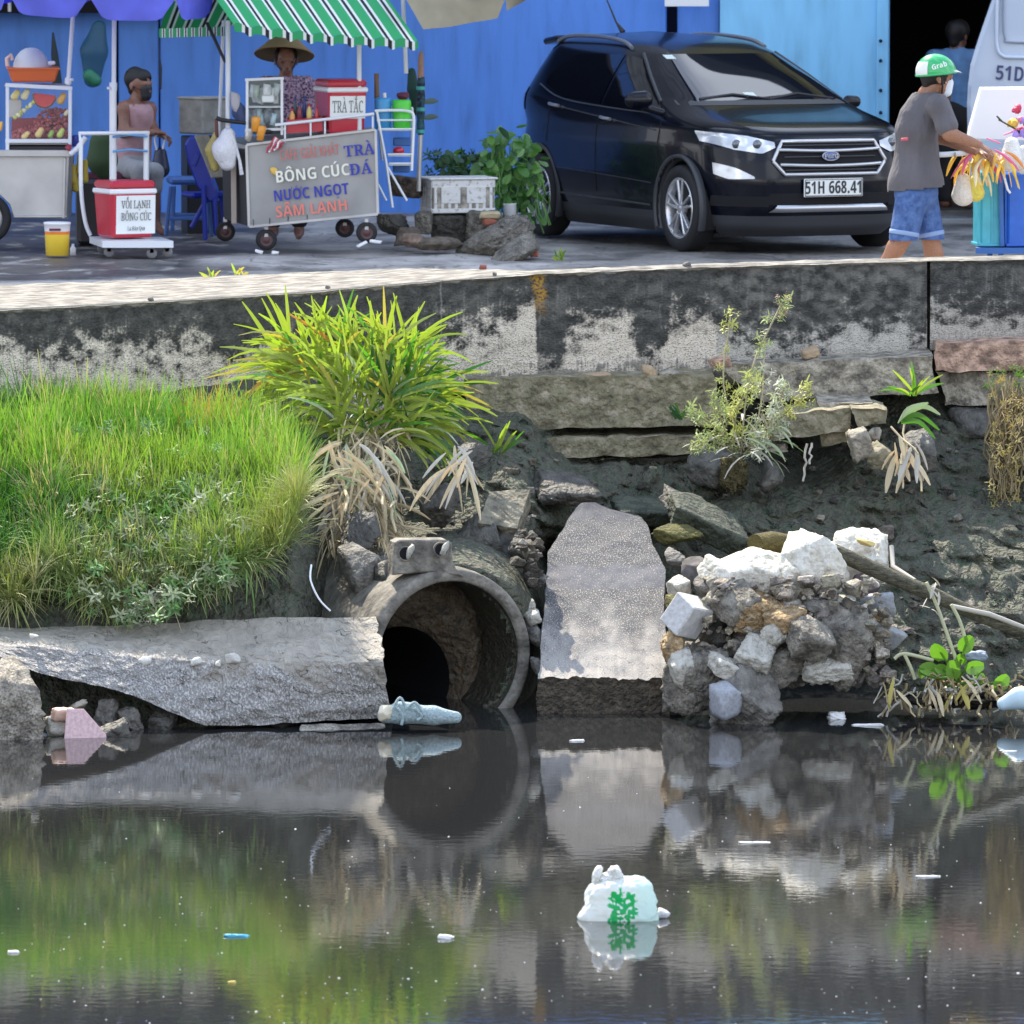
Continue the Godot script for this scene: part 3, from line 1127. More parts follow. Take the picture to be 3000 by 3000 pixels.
func make_beams() -> void:
	var mossy := mat("mossy_concrete", L(.60, .575, .52), .9, {tex = tx.moss, scale = .8, bump = tx.bump, deep = 2.5, detail = tx.fine})
	var crete := mat("old_concrete", L(.68, .64, .57), .9, {tex = tx.crete, scale = 1.0, bump = tx.bump, deep = 2.5, detail = tx.fine})
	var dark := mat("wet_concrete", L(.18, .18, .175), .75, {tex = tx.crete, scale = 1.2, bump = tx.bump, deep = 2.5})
	var brick := mat("red_stained", L(.72, .50, .41), .9, {tex = tx.crete, scale = 1.2, bump = tx.bump, deep = 2.0})
	var bl := func(pa: Array, d: float, deep: float, m: Material, called: String, label: String, cat: String, sd: float, n := 26, k := 4, kind := "") -> void:
		# pa = four photograph corners: upper left, upper right, lower right, lower left of the front face
		var s := nu()
		var q := []
		for i in 4:
			q.append(P(pa[i * 2], pa[i * 2 + 1], d))
		var back := Vector3(0, .02, -deep)
		# the front face is the top of a slab laid on its back
		slab(s, q[3], q[2], q[1], q[0], back, n, k * 2, .022, .018, sd)
		solo(called, s, m, label, cat)
	bl.call([1360, 1108, 2095, 1096, 2110, 1246, 1372, 1262], 45.0, .5, mossy, "footing_beam", "long mossy concrete footing beam under the wall above the black crack", "beam", 3.0, 40, 5)
	bl.call([2098, 1070, 2728, 1044, 2742, 1150, 2240, 1176], 45.2, .5, crete, "footing_beam", "grey footing beam under the wall right of the leafy weed", "beam", 5.0, 36, 5)
	bl.call([2733, 1006, 3420, 985, 3420, 1080, 2738, 1090], 45.5, .4, brick, "stone_block", "reddish stained block under the wall at the right edge", "block", 7.0, 26, 4)
	bl.call([2748, 1092, 3420, 1082, 3420, 1190, 2770, 1186], 45.55, .4, crete, "stone_block", "grey block below the reddish stained block at the right edge", "block", 8.0, 26, 4)
	# lower course under the black crack
	bl.call([1390, 1286, 2070, 1276, 2065, 1330, 1400, 1350], 44.95, .6, mossy, "lower_beam", "rough lower concrete beam under the black crack", "beam", 11.0, 40, 4)
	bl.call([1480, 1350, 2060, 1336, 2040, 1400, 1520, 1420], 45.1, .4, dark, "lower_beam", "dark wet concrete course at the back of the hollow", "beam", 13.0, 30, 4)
	# broken slabs over the dark hollow
	var pieces := [
		[[2245, 1225, 2500, 1190, 2490, 1262, 2250, 1290], 44.6, mossy, "long grey broken slab lying over the dark hollow in the bank"],
		[[2390, 1176, 2560, 1182, 2530, 1222, 2400, 1212], 44.75, crete, "thin pale slab wedged on the long broken slab"],
		[[2505, 1192, 2600, 1200, 2590, 1236, 2515, 1252], 44.55, mossy, "mossy wedge of concrete at the end of the long broken slab"],
		[[2400, 1268, 2495, 1262, 2480, 1296, 2402, 1304], 44.7, mossy, "thin shelf of concrete under the long broken slab"],
		[[2245, 1292, 2300, 1302, 2304, 1324, 2250, 1318], 44.6, crete, "small flat piece at the left lip of the dark hollow"]]
	for i in pieces.size():
		bl.call(pieces[i][0], pieces[i][1], .45, pieces[i][2], "broken_slab", pieces[i][3], "concrete slab", 20.0 + i, 14, 4)
	var rs := [
		[2520, 1300, 44.3, 60, 90, .15, crete, "upright splinter of pale concrete beside the dark hollow", Vector3(.1, .3, .3)],
		[2580, 1335, 44.3, 90, 66, .2, mossy, "grey green angular stone right of the upright splinter", Vector3(.3, .6, .2)],
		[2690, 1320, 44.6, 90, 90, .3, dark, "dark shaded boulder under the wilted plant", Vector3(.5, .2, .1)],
		[2560, 1270, 44.5, 40, 30, .1, crete, "small stone in the gap beside the wedge of concrete", Vector3(.5, .2, .8)],
		[2110, 1060, 45.1, 60, 30, .1, brick, "orange brown stone chip on the ledge left of the leafy weed", Vector3(.2, .4, .1)],
		[1905, 1092, 45.05, 46, 46, .1, mat("tan_stone", L(.52, .38, .24), .9, {tex = tx.fine, scale = 2.0}), "tan stone chip on the ledge under the pale wall patch", Vector3(.2, .4, .1)],
		[1740, 1106, 45.05, 90, 26, .1, mats.tan_stone, "flat tan chip lying on the footing beam", Vector3(.1, .1, .1)],
		[1960, 1094, 45.05, 60, 24, .1, crete, "grey chip next to the tan stone chip on the ledge", Vector3(.1, .3, .1)],
		[2375, 1034, 45.35, 56, 30, .1, mats.tan_stone, "brown stone chip stuck in the wall joint right of the weed", Vector3(.1, .3, .2)],
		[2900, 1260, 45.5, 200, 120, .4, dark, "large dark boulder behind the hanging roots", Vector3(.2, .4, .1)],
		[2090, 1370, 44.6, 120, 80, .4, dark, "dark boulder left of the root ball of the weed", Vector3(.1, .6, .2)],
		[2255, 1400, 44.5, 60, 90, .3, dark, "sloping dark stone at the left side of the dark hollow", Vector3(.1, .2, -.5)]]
	for i in rs.size():
		var e: Array = rs[i]
		stone("loose_stone", e[0], e[1], e[2], e[3], e[4], e[5], e[6], e[7], "stone", 40 + i, e[8], i % 2 == 0, .08, "loose stones in the bank")


func make_pipe() -> void:
	var pm := mat("pipe_concrete", L(.42, .41, .39), .85, {tex = tx.crete, scale = .9, bump = tx.bump, deep = 1.2, detail = tx.fine})
	var im := mat("pipe_inside", L(.22, .20, .175), .55, {tex = tx.mud, scale = 1.3, bump = tx.bump, deep = 3.0})
	var c := P(1315, 1928, 42.05)
	var pipe := thing("outfall_pipe", "round concrete outfall pipe mouth half sunk in the dark water", "pipe", Vector3(c.x, 0, c.z))
	var b := Basis(Vector3.UP, .44) * Basis(Vector3.RIGHT, -PI / 2 + .03)
	# local +y of b points out of the mouth
	b = Basis(b.x, -b.y, -b.z) if b.y.z < 0 else b
	var xf := Transform3D(b, c)
	var st := nu()
	lathe(st, [.462, -.012, .466, .008, .478, .018, .52, .018, .534, .006, .538, -.02], xf, 64)
	part(pipe, "rim", st, pm)
	st = nu()
	lathe(st, [.538, -.02, .545, -.1, .53, -1.4], xf, 48)
	part(pipe, "outer_wall", st, pm)
	st = nu()
	grid(st, func(u: float, v: float) -> Vector3:
		var a := TAU * (1 - u)
		var y := lerpf(-.012, -.62, v)
		var q := Vector3(cos(a), 0, sin(a))
		var r := .462 - .0 * v
		if v > 0.0: r += (N(q * 60.0 + Vector3(0, y * 50, 0)) + .6 * N(q * 150.0 + Vector3(0, y * 120, 0))) * .025 * v
		return xf * Vector3(q.x * r, y, q.z * r), 72, 14)
	part(pipe, "inner_wall", st, im)
	# the next length of pipe, set lower and to the left, with a broken face round its hole
	var c2 := xf * Vector3(0, -.62, 0) + Vector3(-.05, -.22, 0)
	var xf2 := Transform3D(b, c2)
	st = nu()
	grid(st, func(u: float, v: float) -> Vector3:
		var a := TAU * u
		var q := Vector3(cos(a), 0, sin(a))
		var outer := xf * (Vector3(q.x * .50, -.56, q.z * .50))
		var innr := xf2 * (q * .335)
		var p := outer.lerp(innr, v)
		return p + xf.basis.y * (sin(PI * v) * .10 + N(p * 60.0) * .05 * sin(PI * v) + N(p * 140.0) * .02), 60, 10)
	part(pipe, "broken_face", st, mat("pipe_rubble", L(.20, .18, .155), .7, {tex = tx.rust, scale = 1.0, bump = tx.bump, deep = 4.0}))
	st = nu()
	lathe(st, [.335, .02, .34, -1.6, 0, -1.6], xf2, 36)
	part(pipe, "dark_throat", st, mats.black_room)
	# lifting lug with two eyes
	var k := 42.0 / F
	var lugx := Transform3D(Basis(Vector3.UP, .2), P(1242, 1632, 41.98))
	st = nu()
	var pl := PackedVector2Array()
	for e in [[-94, -52], [-88, 44], [-70, 52], [66, 50], [84, 40], [86, -10], [96, -36], [120, -60], [20, -44]]:
		pl.append(Vector2(e[0], e[1]) * k)
	prism(st, pl, lugx, .16, .008)
	part(pipe, "lug", st, pm)
	for e in [[1188, 1622], [1292, 1610]]:
		st = nu()
		var hx := Transform3D(Basis(Vector3.UP, .2) * Basis(Vector3.RIGHT, PI / 2), P(e[0], e[1], 41.95))
		lathe(st, [.046, -.02, .046, .006, .041, .009, .037, .005, .036, -.03], Transform3D(hx.basis.scaled(Vector3.ONE), hx.origin), 18)
		part(pipe, "eye", st, pm)
		st = nu()
		lathe(st, [.037, .004, 0, .004], hx, 14)
		part(pipe, "eye_hole", st, mats.black_room)
		var ns := nu()
		rock(ns, P(e[0] + 12, e[1] - 3, 41.92), Vector3(.04, .10, .05), Basis(Vector3.FORWARD, .35), e[0], false, .15, 6)
		part(pipe, "eye_plug", ns, mat("mortar", L(.55, .53, .46), .9, {tex = tx.fine, scale = 3.0}))


func speckle_picture() -> Array:
	# the top of the middle slab: exposed aggregate, a smooth dark strip, pale mortar at the foot
	var s := 768
	var im := Image.create(s, s, false, Image.FORMAT_RGB8)
	var hm := Image.create(s, s, false, Image.FORMAT_RGB8)
	var n := FastNoiseLite.new()
	n.seed = 5
	n.frequency = 1.0
	n.fractal_octaves = 3
	for y in s:
		var v := 1.0 - (y + .5) / s
		for x in s:
			var u := (x + .5) / s
			var big := n.get_noise_2d(u * 4, v * 5)
			var peb := n.get_noise_2d(u * 60, v * 100)
			var fin := n.get_noise_2d(u * 170, v * 220 + 9)
			var sp := smoothstep(.08, .4, peb + .3 * fin)
			var c := Vector3(.095, .093, .093).lerp(Vector3(.38, .365, .34), sp)
			var strip := smoothstep(.50, .53, v + .02 * big) * smoothstep(.655, .63, v + .03 * big)
			var upper := smoothstep(.90, .93, v + .05 * big)
			c = c.lerp(Vector3(.125, .125, .135) * (1 + .12 * fin), maxf(strip, upper) * (1.0 - .8 * smoothstep(.35, .5, peb)))
			var low := smoothstep(.42, .06, v + .20 * big + .10 * peb)
			var scr := smoothstep(.04, .0, absf(n.get_noise_2d(u * 7 + v * 6, v * 3 - u * 5)))
			c = c.lerp(Vector3(.46, .43, .39) * (1 + .2 * fin + .12 * peb), low * (.72 - .5 * scr))
			var pink := smoothstep(.3, .5, n.get_noise_2d(u * 9 + 4, v * 9)) * .4
			c = c.lerp(Vector3(.5, .38, .33), pink * sp)
			im.set_pixel(x, y, Color(clampf(c.x, .01, 1), clampf(c.y, .01, 1), clampf(c.z, .01, 1)).linear_to_srgb())
			var h := clampf(.4 + .35 * sp * (1 - strip) + .2 * fin, 0, 1)
			hm.set_pixel(x, y, Color(h, h, h))
	return [ImageTexture.create_from_image(im), ImageTexture.create_from_image(hm)]


func make_slabs() -> void:
	var grey := mat("pale_slab", L(.66, .63, .585), .95, {tex = tx.crete, scale = .9, bump = tx.bump, deep = 3.0, detail = tx.grit})
	# left slab: a long leaning face; its lower edge rises to the left over the hollow
	var st := nu()
	slab(st, P(560, 2126, 41.05), P(1146, 2098, 41.35), P(1090, 1806, 41.9), P(-220, 1850, 41.6), Vector3(0, -.10, -.25), 70, 34, .02, .014, 2.0, func(u: float, v: float) -> Vector2:
		return Vector2(u, v))
	st = nu()
	var fl := func(u: float) -> Vector3:
		var px := lerpf(-260, 1146, u)
		var py := lut([-260, 1780, 0, 1925, 120, 1975, 300, 2010, 420, 2050, 520, 2095, 600, 2128, 760, 2124, 1146, 2102], px)
		return P(px, py, lut([-260, 41.05, 600, 41.12, 1146, 41.35], px))
	var face := func(u: float, v: float) -> Vector3:
		var px := lerpf(-260, 1146, u)
		var low: Vector3 = fl.call(u)
		var topx := lerpf(-260, 1100, u)
		var top := P(topx, lut([-260, 1800, 0, 1838, 300, 1835, 700, 1812, 1100, 1806], topx), 41.85)
		var mid := P(lerpf(-260, 1128, u), lut([-260, 1790, 0, 1885, 300, 1915, 700, 1945, 1128, 1935], px), 41.28)
		var p := low.lerp(mid, v * 2.0) if v < .5 else mid.lerp(top, v * 2.0 - 1.0)
		p += Vector3(0, N(p * 30.0) * .015, N(p * 22.0) * .03 + N(p * 70.0) * .024 + N(p * 160.0) * .018 + N(p * 320.0) * .008)
		# ledges where the face has spalled
		var led := smoothstep(-.02, .03, N(p * Vector3(4, 40, 1) + Vector3(7, 0, 0)) * .12)
		p.z += led * .03
		if u > .97: p.x += N(p * 60.0) * .03
		return p
	grid(st, func(u: float, v: float) -> Vector3: return face.call(u, 1 - v), 240, 76, 1)
	# underside and right end
	grid(st, func(u: float, v: float) -> Vector3:
		var p: Vector3 = face.call(u, 0)
		return p + Vector3(0, -.03 * v + N(p * 20.0) * .04 * v, -.9 * v), 80, 4, 2)
	grid(st, func(u: float, v: float) -> Vector3:
		var p: Vector3 = face.call(1, 1 - v)
		return p + Vector3(-.02 * u, 0, -.5 * u), 4, 20, 3)
	var sl := thing("leaning_slab", "long pale concrete slab leaning at the waterline below the grass left of the pipe", "concrete slab", Vector3(P(600, 2100, 41.3).x, 0, -41.3))
	var pic := strata_picture()
	var fm := StandardMaterial3D.new()
	fm.resource_name = "layered_slab"
	fm.albedo_texture = pic[0]
	fm.heightmap_enabled = true
	fm.heightmap_texture = pic[1]
	fm.heightmap_scale = 2.5
	fm.roughness = .95
	fm.texture_repeat = false
	part(sl, "slab_face", st, fm)
	var peb := mat("white_pebble", L(.72, .70, .64), .8, {tex = tx.fine, scale = 3.0})
	var k := 41.2 / F
	for e in [[246, 1942, 62, 40], [420, 1940, 50, 34], [684, 1927, 46, 36], [640, 1942, 20, 18], [576, 1937, 34, 26], [100, 1865, 26, 16]]:
		st = nu()
		var at := Vector3.ZERO
		var hit := P(e[0], e[1], 41.27)
		rock(st, hit, Vector3(e[2] * k, e[3] * k, .07), Basis(), e[0], false, .05, 6)
		part(sl, "white_stone", st, peb)
	# lower lip of the slab at the water
	st = nu()
	slab(st, P(880, 2148, 41.0), P(1130, 2140, 41.15), P(1130, 2118, 41.3), P(880, 2124, 41.2), Vector3(0, -.12, -.1), 24, 4, .012, .008, 4.0)
	solo("sunken_plank", st, grey, "flat grey lip of concrete at the waterline under the leaning slab", "concrete slab")
	# boulder at the far left
	stone("boulder", -20, 2075, 40.9, 230, 260, .6, grey, "big grey boulder at the left edge beside the dark hollow", "boulder", 91, Vector3(.1, .3, .1), true, .08, "", 14)
	# middle slab
	var pics := speckle_picture()
	var sm := StandardMaterial3D.new()
	sm.resource_name = "aggregate"
	sm.albedo_texture = pics[0]
	sm.heightmap_enabled = true
	sm.heightmap_texture = pics[1]
	sm.heightmap_scale = .8
	sm.roughness = .9
	var ms := thing("tilted_slab", "big tilted concrete slab with speckled top standing right of the pipe", "concrete slab", Vector3(P(1770, 2000, 41.9).x, 0, -41.9))
	var fl2 := P(1578, 1982, 41.85)
	var fr := P(1964, 1992, 41.95)
	var top := func(u: float, v: float) -> Vector3:
		# outline narrows to the broken head
		var py := lerpf(0, 1, v)
		var l := lut([0, 1578, .25, 1588, .72, 1606, .80, 1632, .93, 1672, .98, 1690, 1, 1704], py)
		var r := lut([0, 1966, .35, 1944, .62, 1950, .72, 1925, .78, 1908, .88, 1898, .93, 1868, .96, 1806, 1, 1745], py)
		var yy := lerpf(1986, 1474, v)
		if v < .3: yy += (N(Vector3(u * 60, 0, 0)) * 7.0 + N(Vector3(u * 300, 5, 0)) * 6.0) * (1 - v / .3)
		var d := lerpf(41.88, 43.6, v)
		var p := P(lerpf(l, r, u), yy, d)
		var e := minf(minf(u, 1 - u), minf(v, 1 - v))
		var q := clampf(1 - e * 10, 0, 1)
		p += Vector3(N(p * 70.0), N(p * 66.0) * .4, N(p * 50.0)) * .009 * q
		p += Vector3(0, .8, .5) * (N(p * 40.0) * .014 + N(p * 120.0) * .007)
		return p
	st = nu()
	grid(st, func(u: float, v: float) -> Vector3: return top.call(u, 1 - v), 60, 70, 1)
	part(ms, "slab_top", st, sm)
	var down := Vector3(0, -.26, -.16)
	st = nu()
	var low := Vector3(-.015, -.42, -.04)
	grid(st, func(u: float, v: float) -> Vector3:
		var p: Vector3 = top.call(u, 0)
		var o := p + low * v
		return o + Vector3(N(o * 50.0) * .02, 0, N(o * 36.0) * .035 * v + N(o * 110.0) * .014 * v - .03 * sin(PI * v)), 50, 14, 1)
	for s in [0.0, 1.0]:
		grid(st, func(u: float, v: float) -> Vector3:
			var p: Vector3 = top.call(s, u if s == 1.0 else 1 - u)
			return p + down * v + Vector3(N(p * 60.0) * .02 * v, 0, 0), 50, 6, 2 + int(s))
	grid(st, func(u: float, v: float) -> Vector3: return top.call(1 - u, 1) + down * v, 30, 4, 5)
	part(ms, "slab_side", st, mat("wet_foot", L(.15, .13, .105), .8, {tex = tx.crete, scale = 1.6, bump = tx.bump, deep = 3.0}))


# the face of the leaning slab: smooth brownish skin above, spalled layers, pale aggregate below
func strata_picture() -> Array:
	var w := 1536
	var h := 320
	var im := Image.create(w, h, false, Image.FORMAT_RGB8)
	var hm := Image.create(w, h, false, Image.FORMAT_RGB8)
	var n := FastNoiseLite.new()
	n.seed = 91
	n.frequency = 1.0
	n.fractal_octaves = 4
	for x in w:
		var m := (x + .5) / w * 2.9
		for y in h:
			var v := (y + .5) / h
			var big := n.get_noise_2d(m * 3.0, v * 2.5)
			var mid := n.get_noise_2d(m * 11.0, v * 7.0 + 20)
			var peb := n.get_noise_2d(m * 55.0, v * 28.0 + 60)
			var fin := n.get_noise_2d(m * 150.0, v * 75.0 + 90)
			var low := smoothstep(.42, .62, v + .22 * big + .12 * mid - .10 * (m - 1.4))
			var c := Vector3(.36, .33, .28) * (1 + .22 * mid + .15 * fin + .25 * big)
			c = c.lerp(Vector3(.30, .31, .21), smoothstep(1.2, .2, m) * smoothstep(-.1, .3, mid) * .6)
			var agg := Vector3(.27, .262, .25).lerp(Vector3(.52, .495, .46), smoothstep(-.05, .35, peb + .4 * fin + .3 * mid))
			c = c.lerp(agg, low)
			var lay := absf(fposmod(v * 5.0 + big * 1.6 + mid * .5, 1.0) - .5)
			var crack := smoothstep(.045, .0, lay) * smoothstep(-.05, .25, n.get_noise_2d(m * 4.0 + 70, v * 5.0))
			c *= 1.0 - .7 * crack
			im.set_pixel(x, y, Color(clampf(c.x, .01, 1), clampf(c.y, .01, 1), clampf(c.z, .01, 1)).linear_to_srgb())
			var g := clampf(.5 + .25 * peb * low + .2 * fin + .25 * mid - .45 * crack + .12 * sign(lay - .25), 0, 1)
			hm.set_pixel(x, y, Color(g, g, g))
	return [ImageTexture.create_from_image(im), ImageTexture.create_from_image(hm)]


func make_rubble() -> void:
	var white := mat("white_rubble", L(.62, .605, .565), .9, {tex = tx.crete, scale = 1.6, bump = tx.bump, deep = 2.0})
	mats.white_rubble.albedo_texture = noise_tex(61, .02, [0.0, Color(.45, .43, .39), .4, Color(.85, .84, .80), 1.0, Color(1, 1, 1)], 1, 5)
	var tile := mat("white_block_face", L(.74, .73, .71), .8, {tex = tx.fine, scale = 1.2})
	var lump := mat("broken_concrete", L(.47, .455, .425), .95, {tex = tx.crete, scale = 1.1, bump = tx.bump, deep = 4.0, detail = tx.fine})
	var ochre := mat("ochre_concrete", L(.62, .51, .36), .95, {tex = tx.rust, scale = 1.3, bump = tx.bump, deep = 4.0})
	var grey := mat("grey_stone", L(.30, .30, .30), .85, {tex = tx.crete, scale = 1.3, bump = tx.bump, deep = 3.0})
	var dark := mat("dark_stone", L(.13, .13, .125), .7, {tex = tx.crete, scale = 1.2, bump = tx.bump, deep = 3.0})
	var green := mat("green_stone", L(.085, .105, .08), .8, {tex = tx.crete, scale = 1.1, bump = tx.bump, deep = 3.0})
	var moss := mat("moss_stone", L(.20, .20, .07), .9, {tex = tx.moss, scale = 2.0, bump = tx.bump, deep = 3.0})
	var blue := mat("blue_grey_stone", L(.42, .44, .48), .8, {tex = tx.fine, scale = 1.5})
	var rs := [
		# px, py, depth, w, h, deep, material, label, rotation, blocky, rough, n
		[2330, 1862, 42.05, 500, 230, .6, lump, "largest lump of broken concrete overhanging the water right of the tilted slab", Vector3(.12, .1, .14), false, .10, 30],
		[2230, 1800, 41.8, 210, 120, .35, ochre, "rust stained lump of concrete under the left white sack", Vector3(.3, .2, -.3), true, .10, 20],
		[2480, 1905, 41.66, 170, 200, .3, lump, "grey rounded lump at the right end of the largest broken concrete", Vector3(.3, .2, .2), false, .12, 16],
		[2300, 1935, 41.66, 190, 90, .25, lump, "jagged lip of concrete at the front of the largest lump", Vector3(.2, .5, .4), true, .10, 16],
		[2035, 1990, 41.7, 150, 190, .4, lump, "rough brown lump at the right foot of the tilted slab", Vector3(.1, .4, .1), true, .14, 14],
		[2185, 2050, 41.5, 200, 210, .5, grey, "grey boulder standing in the water right of the tilted slab", Vector3(.2, .6, .1), false, .1, 16],
		[2130, 2050, 41.35, 80, 90, .2, blue, "small bluish stone leaning on the grey boulder in the water", Vector3(.2, .4, .3), true, .05, 8],
		[2130, 1955, 41.5, 110, 50, .2, white, "pale flat stone on top of the grey boulder in the water", Vector3(.3, .3, -.4), true, .1, 8],
		[1985, 1800, 41.75, 60, 90, .2, moss, "yellowish rubble strip beside the right edge of the tilted slab", Vector3(.3, .3, .1), false, .2, 9],
		[1975, 1900, 41.7, 70, 110, .2, ochre, "ochre rubble below the white block", Vector3(.3, .1, .2), false, .2, 9],
		[2000, 1955, 41.6, 80, 80, .2, white, "pale broken corner at the foot of the tilted slab", Vector3(.4, .2, .3), true, .1, 8],
		[1990, 1722, 42.0, 56, 56, .15, white, "small white stone behind the white block", Vector3(.3, .5, .2), true, .04, 8],
		[2150, 1716, 41.9, 110, 60, .2, white, "small white stone under the left white sack", Vector3(.2, .3, .1), true, .08, 8],
		[2085, 1715, 41.95, 90, 90, .25, grey, "grey stone at the left end of the left white sack", Vector3(.2, .3, .6), false, .14, 9],
		[2160, 1775, 41.72, 120, 80, .25, lump, "angular beige chunk under the small white stones of the heap", Vector3(.4, .6, .3), true, .08, 12],
		[2370, 1870, 41.5, 130, 100, .25, lump, "angular grey beige chunk in the middle of the heap", Vector3(.7, .3, -.3), true, .08, 12],
		[2420, 1950, 41.6, 150, 50, .25, white, "pale jagged ledge low on the right side of the heap", Vector3(.5, .2, .2), true, .10, 12],
		[2215, 1915, 41.55, 110, 60, .25, white, "pale ledge of concrete above the grey boulder in the water", Vector3(.5, -.3, -.35), true, .10, 12],
		[2300, 1815, 41.6, 100, 60, .2, ochre, "ochre chunk below the middle white sack", Vector3(.2, .8, .3), true, .10, 10],
		[2590, 1862, 41.9, 130, 70, .06, blue, "flat bluish slab fragment right of the rubble heap", Vector3(.5, .1, -.45), true, .03, 8],
		[2568, 1780, 42.0, 100, 100, .2, blue, "rounded blue grey stone under the wooden pole", Vector3(.2, .1, .2), false, .06, 10],
		[2570, 1818, 41.9, 60, 50, .1, ochre, "orange stained stone under the rounded blue grey stone", Vector3(.2, .1, .2), false, .15, 8],
		[2468, 1766, 41.95, 84, 30, .12, white, "thin white slab lying flat on the rubble heap", Vector3(.2, .1, -.1), true, .04, 8],
		[2535, 1715, 42.1, 84, 44, .12, mat("purple_brick", L(.16, .12, .14), .9, {tex = tx.fine, scale = 2.0}), "dark purple brick below the wooden pole", Vector3(.2, .1, -.4), true, .03, 8],
		[2320, 1772, 41.85, 90, 60, .2, white, "pale lump between the two white sacks", Vector3(.2, .5, .2), false, .12, 9],
		[2390, 1790, 41.8, 130, 90, .25, grey, "grey knobbly lump on top of the heap under the middle white sack", Vector3(.5, .1, .2), false, .15, 10],
		[2270, 1860, 41.6, 90, 90, .2, white, "white crusted lump in the rust stained rubble", Vector3(.5, .1, .2), false, .2, 9],
		[2460, 1830, 41.65, 120, 60, .2, lump, "mottled lump below the thin white slab", Vector3(.5, .1, .2), false, .2, 9],
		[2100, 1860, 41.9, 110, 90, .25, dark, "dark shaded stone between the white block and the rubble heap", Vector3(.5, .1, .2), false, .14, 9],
		[1890, 1497, 44.2, 190, 56, .4, green, "flat green grey slab behind the head of the tilted slab", Vector3(.25, .2, -.05), true, .06, 10],
		[2060, 1530, 43.6, 250, 80, .4, green, "long greenish slab slanting down to the right above the rubble heap", Vector3(.3, .1, -.5), true, .06, 12],
		[2030, 1500, 43.9, 170, 50, .3, dark, "dark slab under the long greenish slab", Vector3(.3, .1, -.45), true, .06, 8],
		[1985, 1563, 43.3, 150, 46, .3, moss, "moss covered stone with a dark gap under it", Vector3(.2, .2, -.05), false, .1, 10],
		[1980, 1636, 42.7, 60, 40, .2, grey, "small grey stone under the moss covered stone", Vector3(.2, .2, .1), false, .1, 8],
		[2045, 1672, 42.6, 110, 80, .3, mat("purple_grey", L(.2, .19, .2), .85, {tex = tx.crete, scale = 1.3}), "purplish grey stone behind the white rubble", Vector3(.2, .2, -.5), false, .08, 9],
		[1535, 1610, 43.0, 90, 80, .3, dark, "dark wet stone between the pipe and the tilted slab", Vector3(.2, .2, .3), false, .1, 9],
		[1470, 1600, 43.2, 120, 90, .3, dark, "brown black stone above the right side of the pipe", Vector3(.5, .2, .3), false, .12, 9],
		[1560, 1700, 42.8, 70, 50, .2, grey, "grey stone in the gap beside the tilted slab", Vector3(.2, .5, .3), false, .12, 8],
		[1530, 1772, 42.6, 80, 20, .2, white, "thin pale chip lying beside the pipe rim", Vector3(.1, .2, .1), true, .03, 7],
		[1556, 1806, 42.5, 50, 40, .2, white, "pale stone in the narrow gap right of the pipe rim", Vector3(.1, .2, .3), true, .06, 7],
		[1575, 1870, 42.4, 50, 70, .2, grey, "grey stone low in the gap right of the pipe rim", Vector3(.1, .2, .3), false, .1, 7],
		[1580, 1960, 42.2, 40, 60, .2, grey, "grey stone at the foot of the gap right of the pipe rim", Vector3(.1, .2, .3), false, .1, 7],
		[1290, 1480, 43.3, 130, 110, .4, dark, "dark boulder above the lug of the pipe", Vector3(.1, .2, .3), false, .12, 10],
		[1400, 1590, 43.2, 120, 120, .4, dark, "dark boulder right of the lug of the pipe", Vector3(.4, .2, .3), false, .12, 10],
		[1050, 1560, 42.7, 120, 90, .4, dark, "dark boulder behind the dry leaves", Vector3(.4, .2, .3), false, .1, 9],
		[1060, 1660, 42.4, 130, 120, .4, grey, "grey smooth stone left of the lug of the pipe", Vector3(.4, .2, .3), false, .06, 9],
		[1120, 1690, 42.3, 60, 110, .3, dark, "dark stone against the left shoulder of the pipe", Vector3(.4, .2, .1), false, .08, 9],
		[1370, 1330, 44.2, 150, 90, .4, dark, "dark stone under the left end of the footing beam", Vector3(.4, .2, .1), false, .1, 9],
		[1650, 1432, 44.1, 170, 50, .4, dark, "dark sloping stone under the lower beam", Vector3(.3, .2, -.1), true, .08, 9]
		]
	for i in rs.size():
		var e: Array = rs[i]
		e[10] *= .8
		stone("rubble_stone" if e[3] < 290 else "concrete_lump", e[0], e[1], e[2], e[3], e[4], e[5], e[6], e[7], "rubble", 200 + i, e[8], e[9], e[10], "rubble on the canal bank", e[11])
	# clean white block
	var st := nu()
	var bc := P(2012, 1804, 41.72)
	box(st, Transform3D(Basis(Vector3.UP, .75) * Basis(Vector3.RIGHT, .55) * Basis(Vector3.FORWARD, .25), bc), Vector3(.20, .21, .17), .008)
	solo("white_block", st, tile, "clean edged white block on the rubble right of the tilted slab", "block")
	# squared stone left of the slab
	st = nu()
	slab(st, P(1398, 1532, 43.1), P(1516, 1548, 43.15), P(1552, 1434, 43.5), P(1434, 1440, 43.45), Vector3(0, -.12, -.10), 14, 12, .008, .006, 3.0)
	solo("squared_stone", st, mat("squared_face", L(.30, .29, .24), .9, {tex = tx.crete, scale = 1.4, bump = tx.bump, deep = 2.0}), "squared pale stone in the bank above the pipe left of the tilted slab", "stone")
	# white sacks
	var sack := mat("woven_sack", L(.70, .685, .64), .8, {tex = tx.rust_pale, scale = 1.6, bump = tx.bump, deep = 1.2})
	var sk := [
		[2185, 1668, 42.0, 230, 130, .35, 1, "left crumpled white sack on the rubble heap", Vector3(.3, .2, .15)],
		[2370, 1660, 42.0, 190, 170, .35, 2, "middle white sack sloping down below the log end", Vector3(.3, .3, .5)],
		[2520, 1622, 42.3, 170, 120, .3, 3, "right white sack with a yellow patch behind the wooden pole", Vector3(.3, .1, -.2)]]
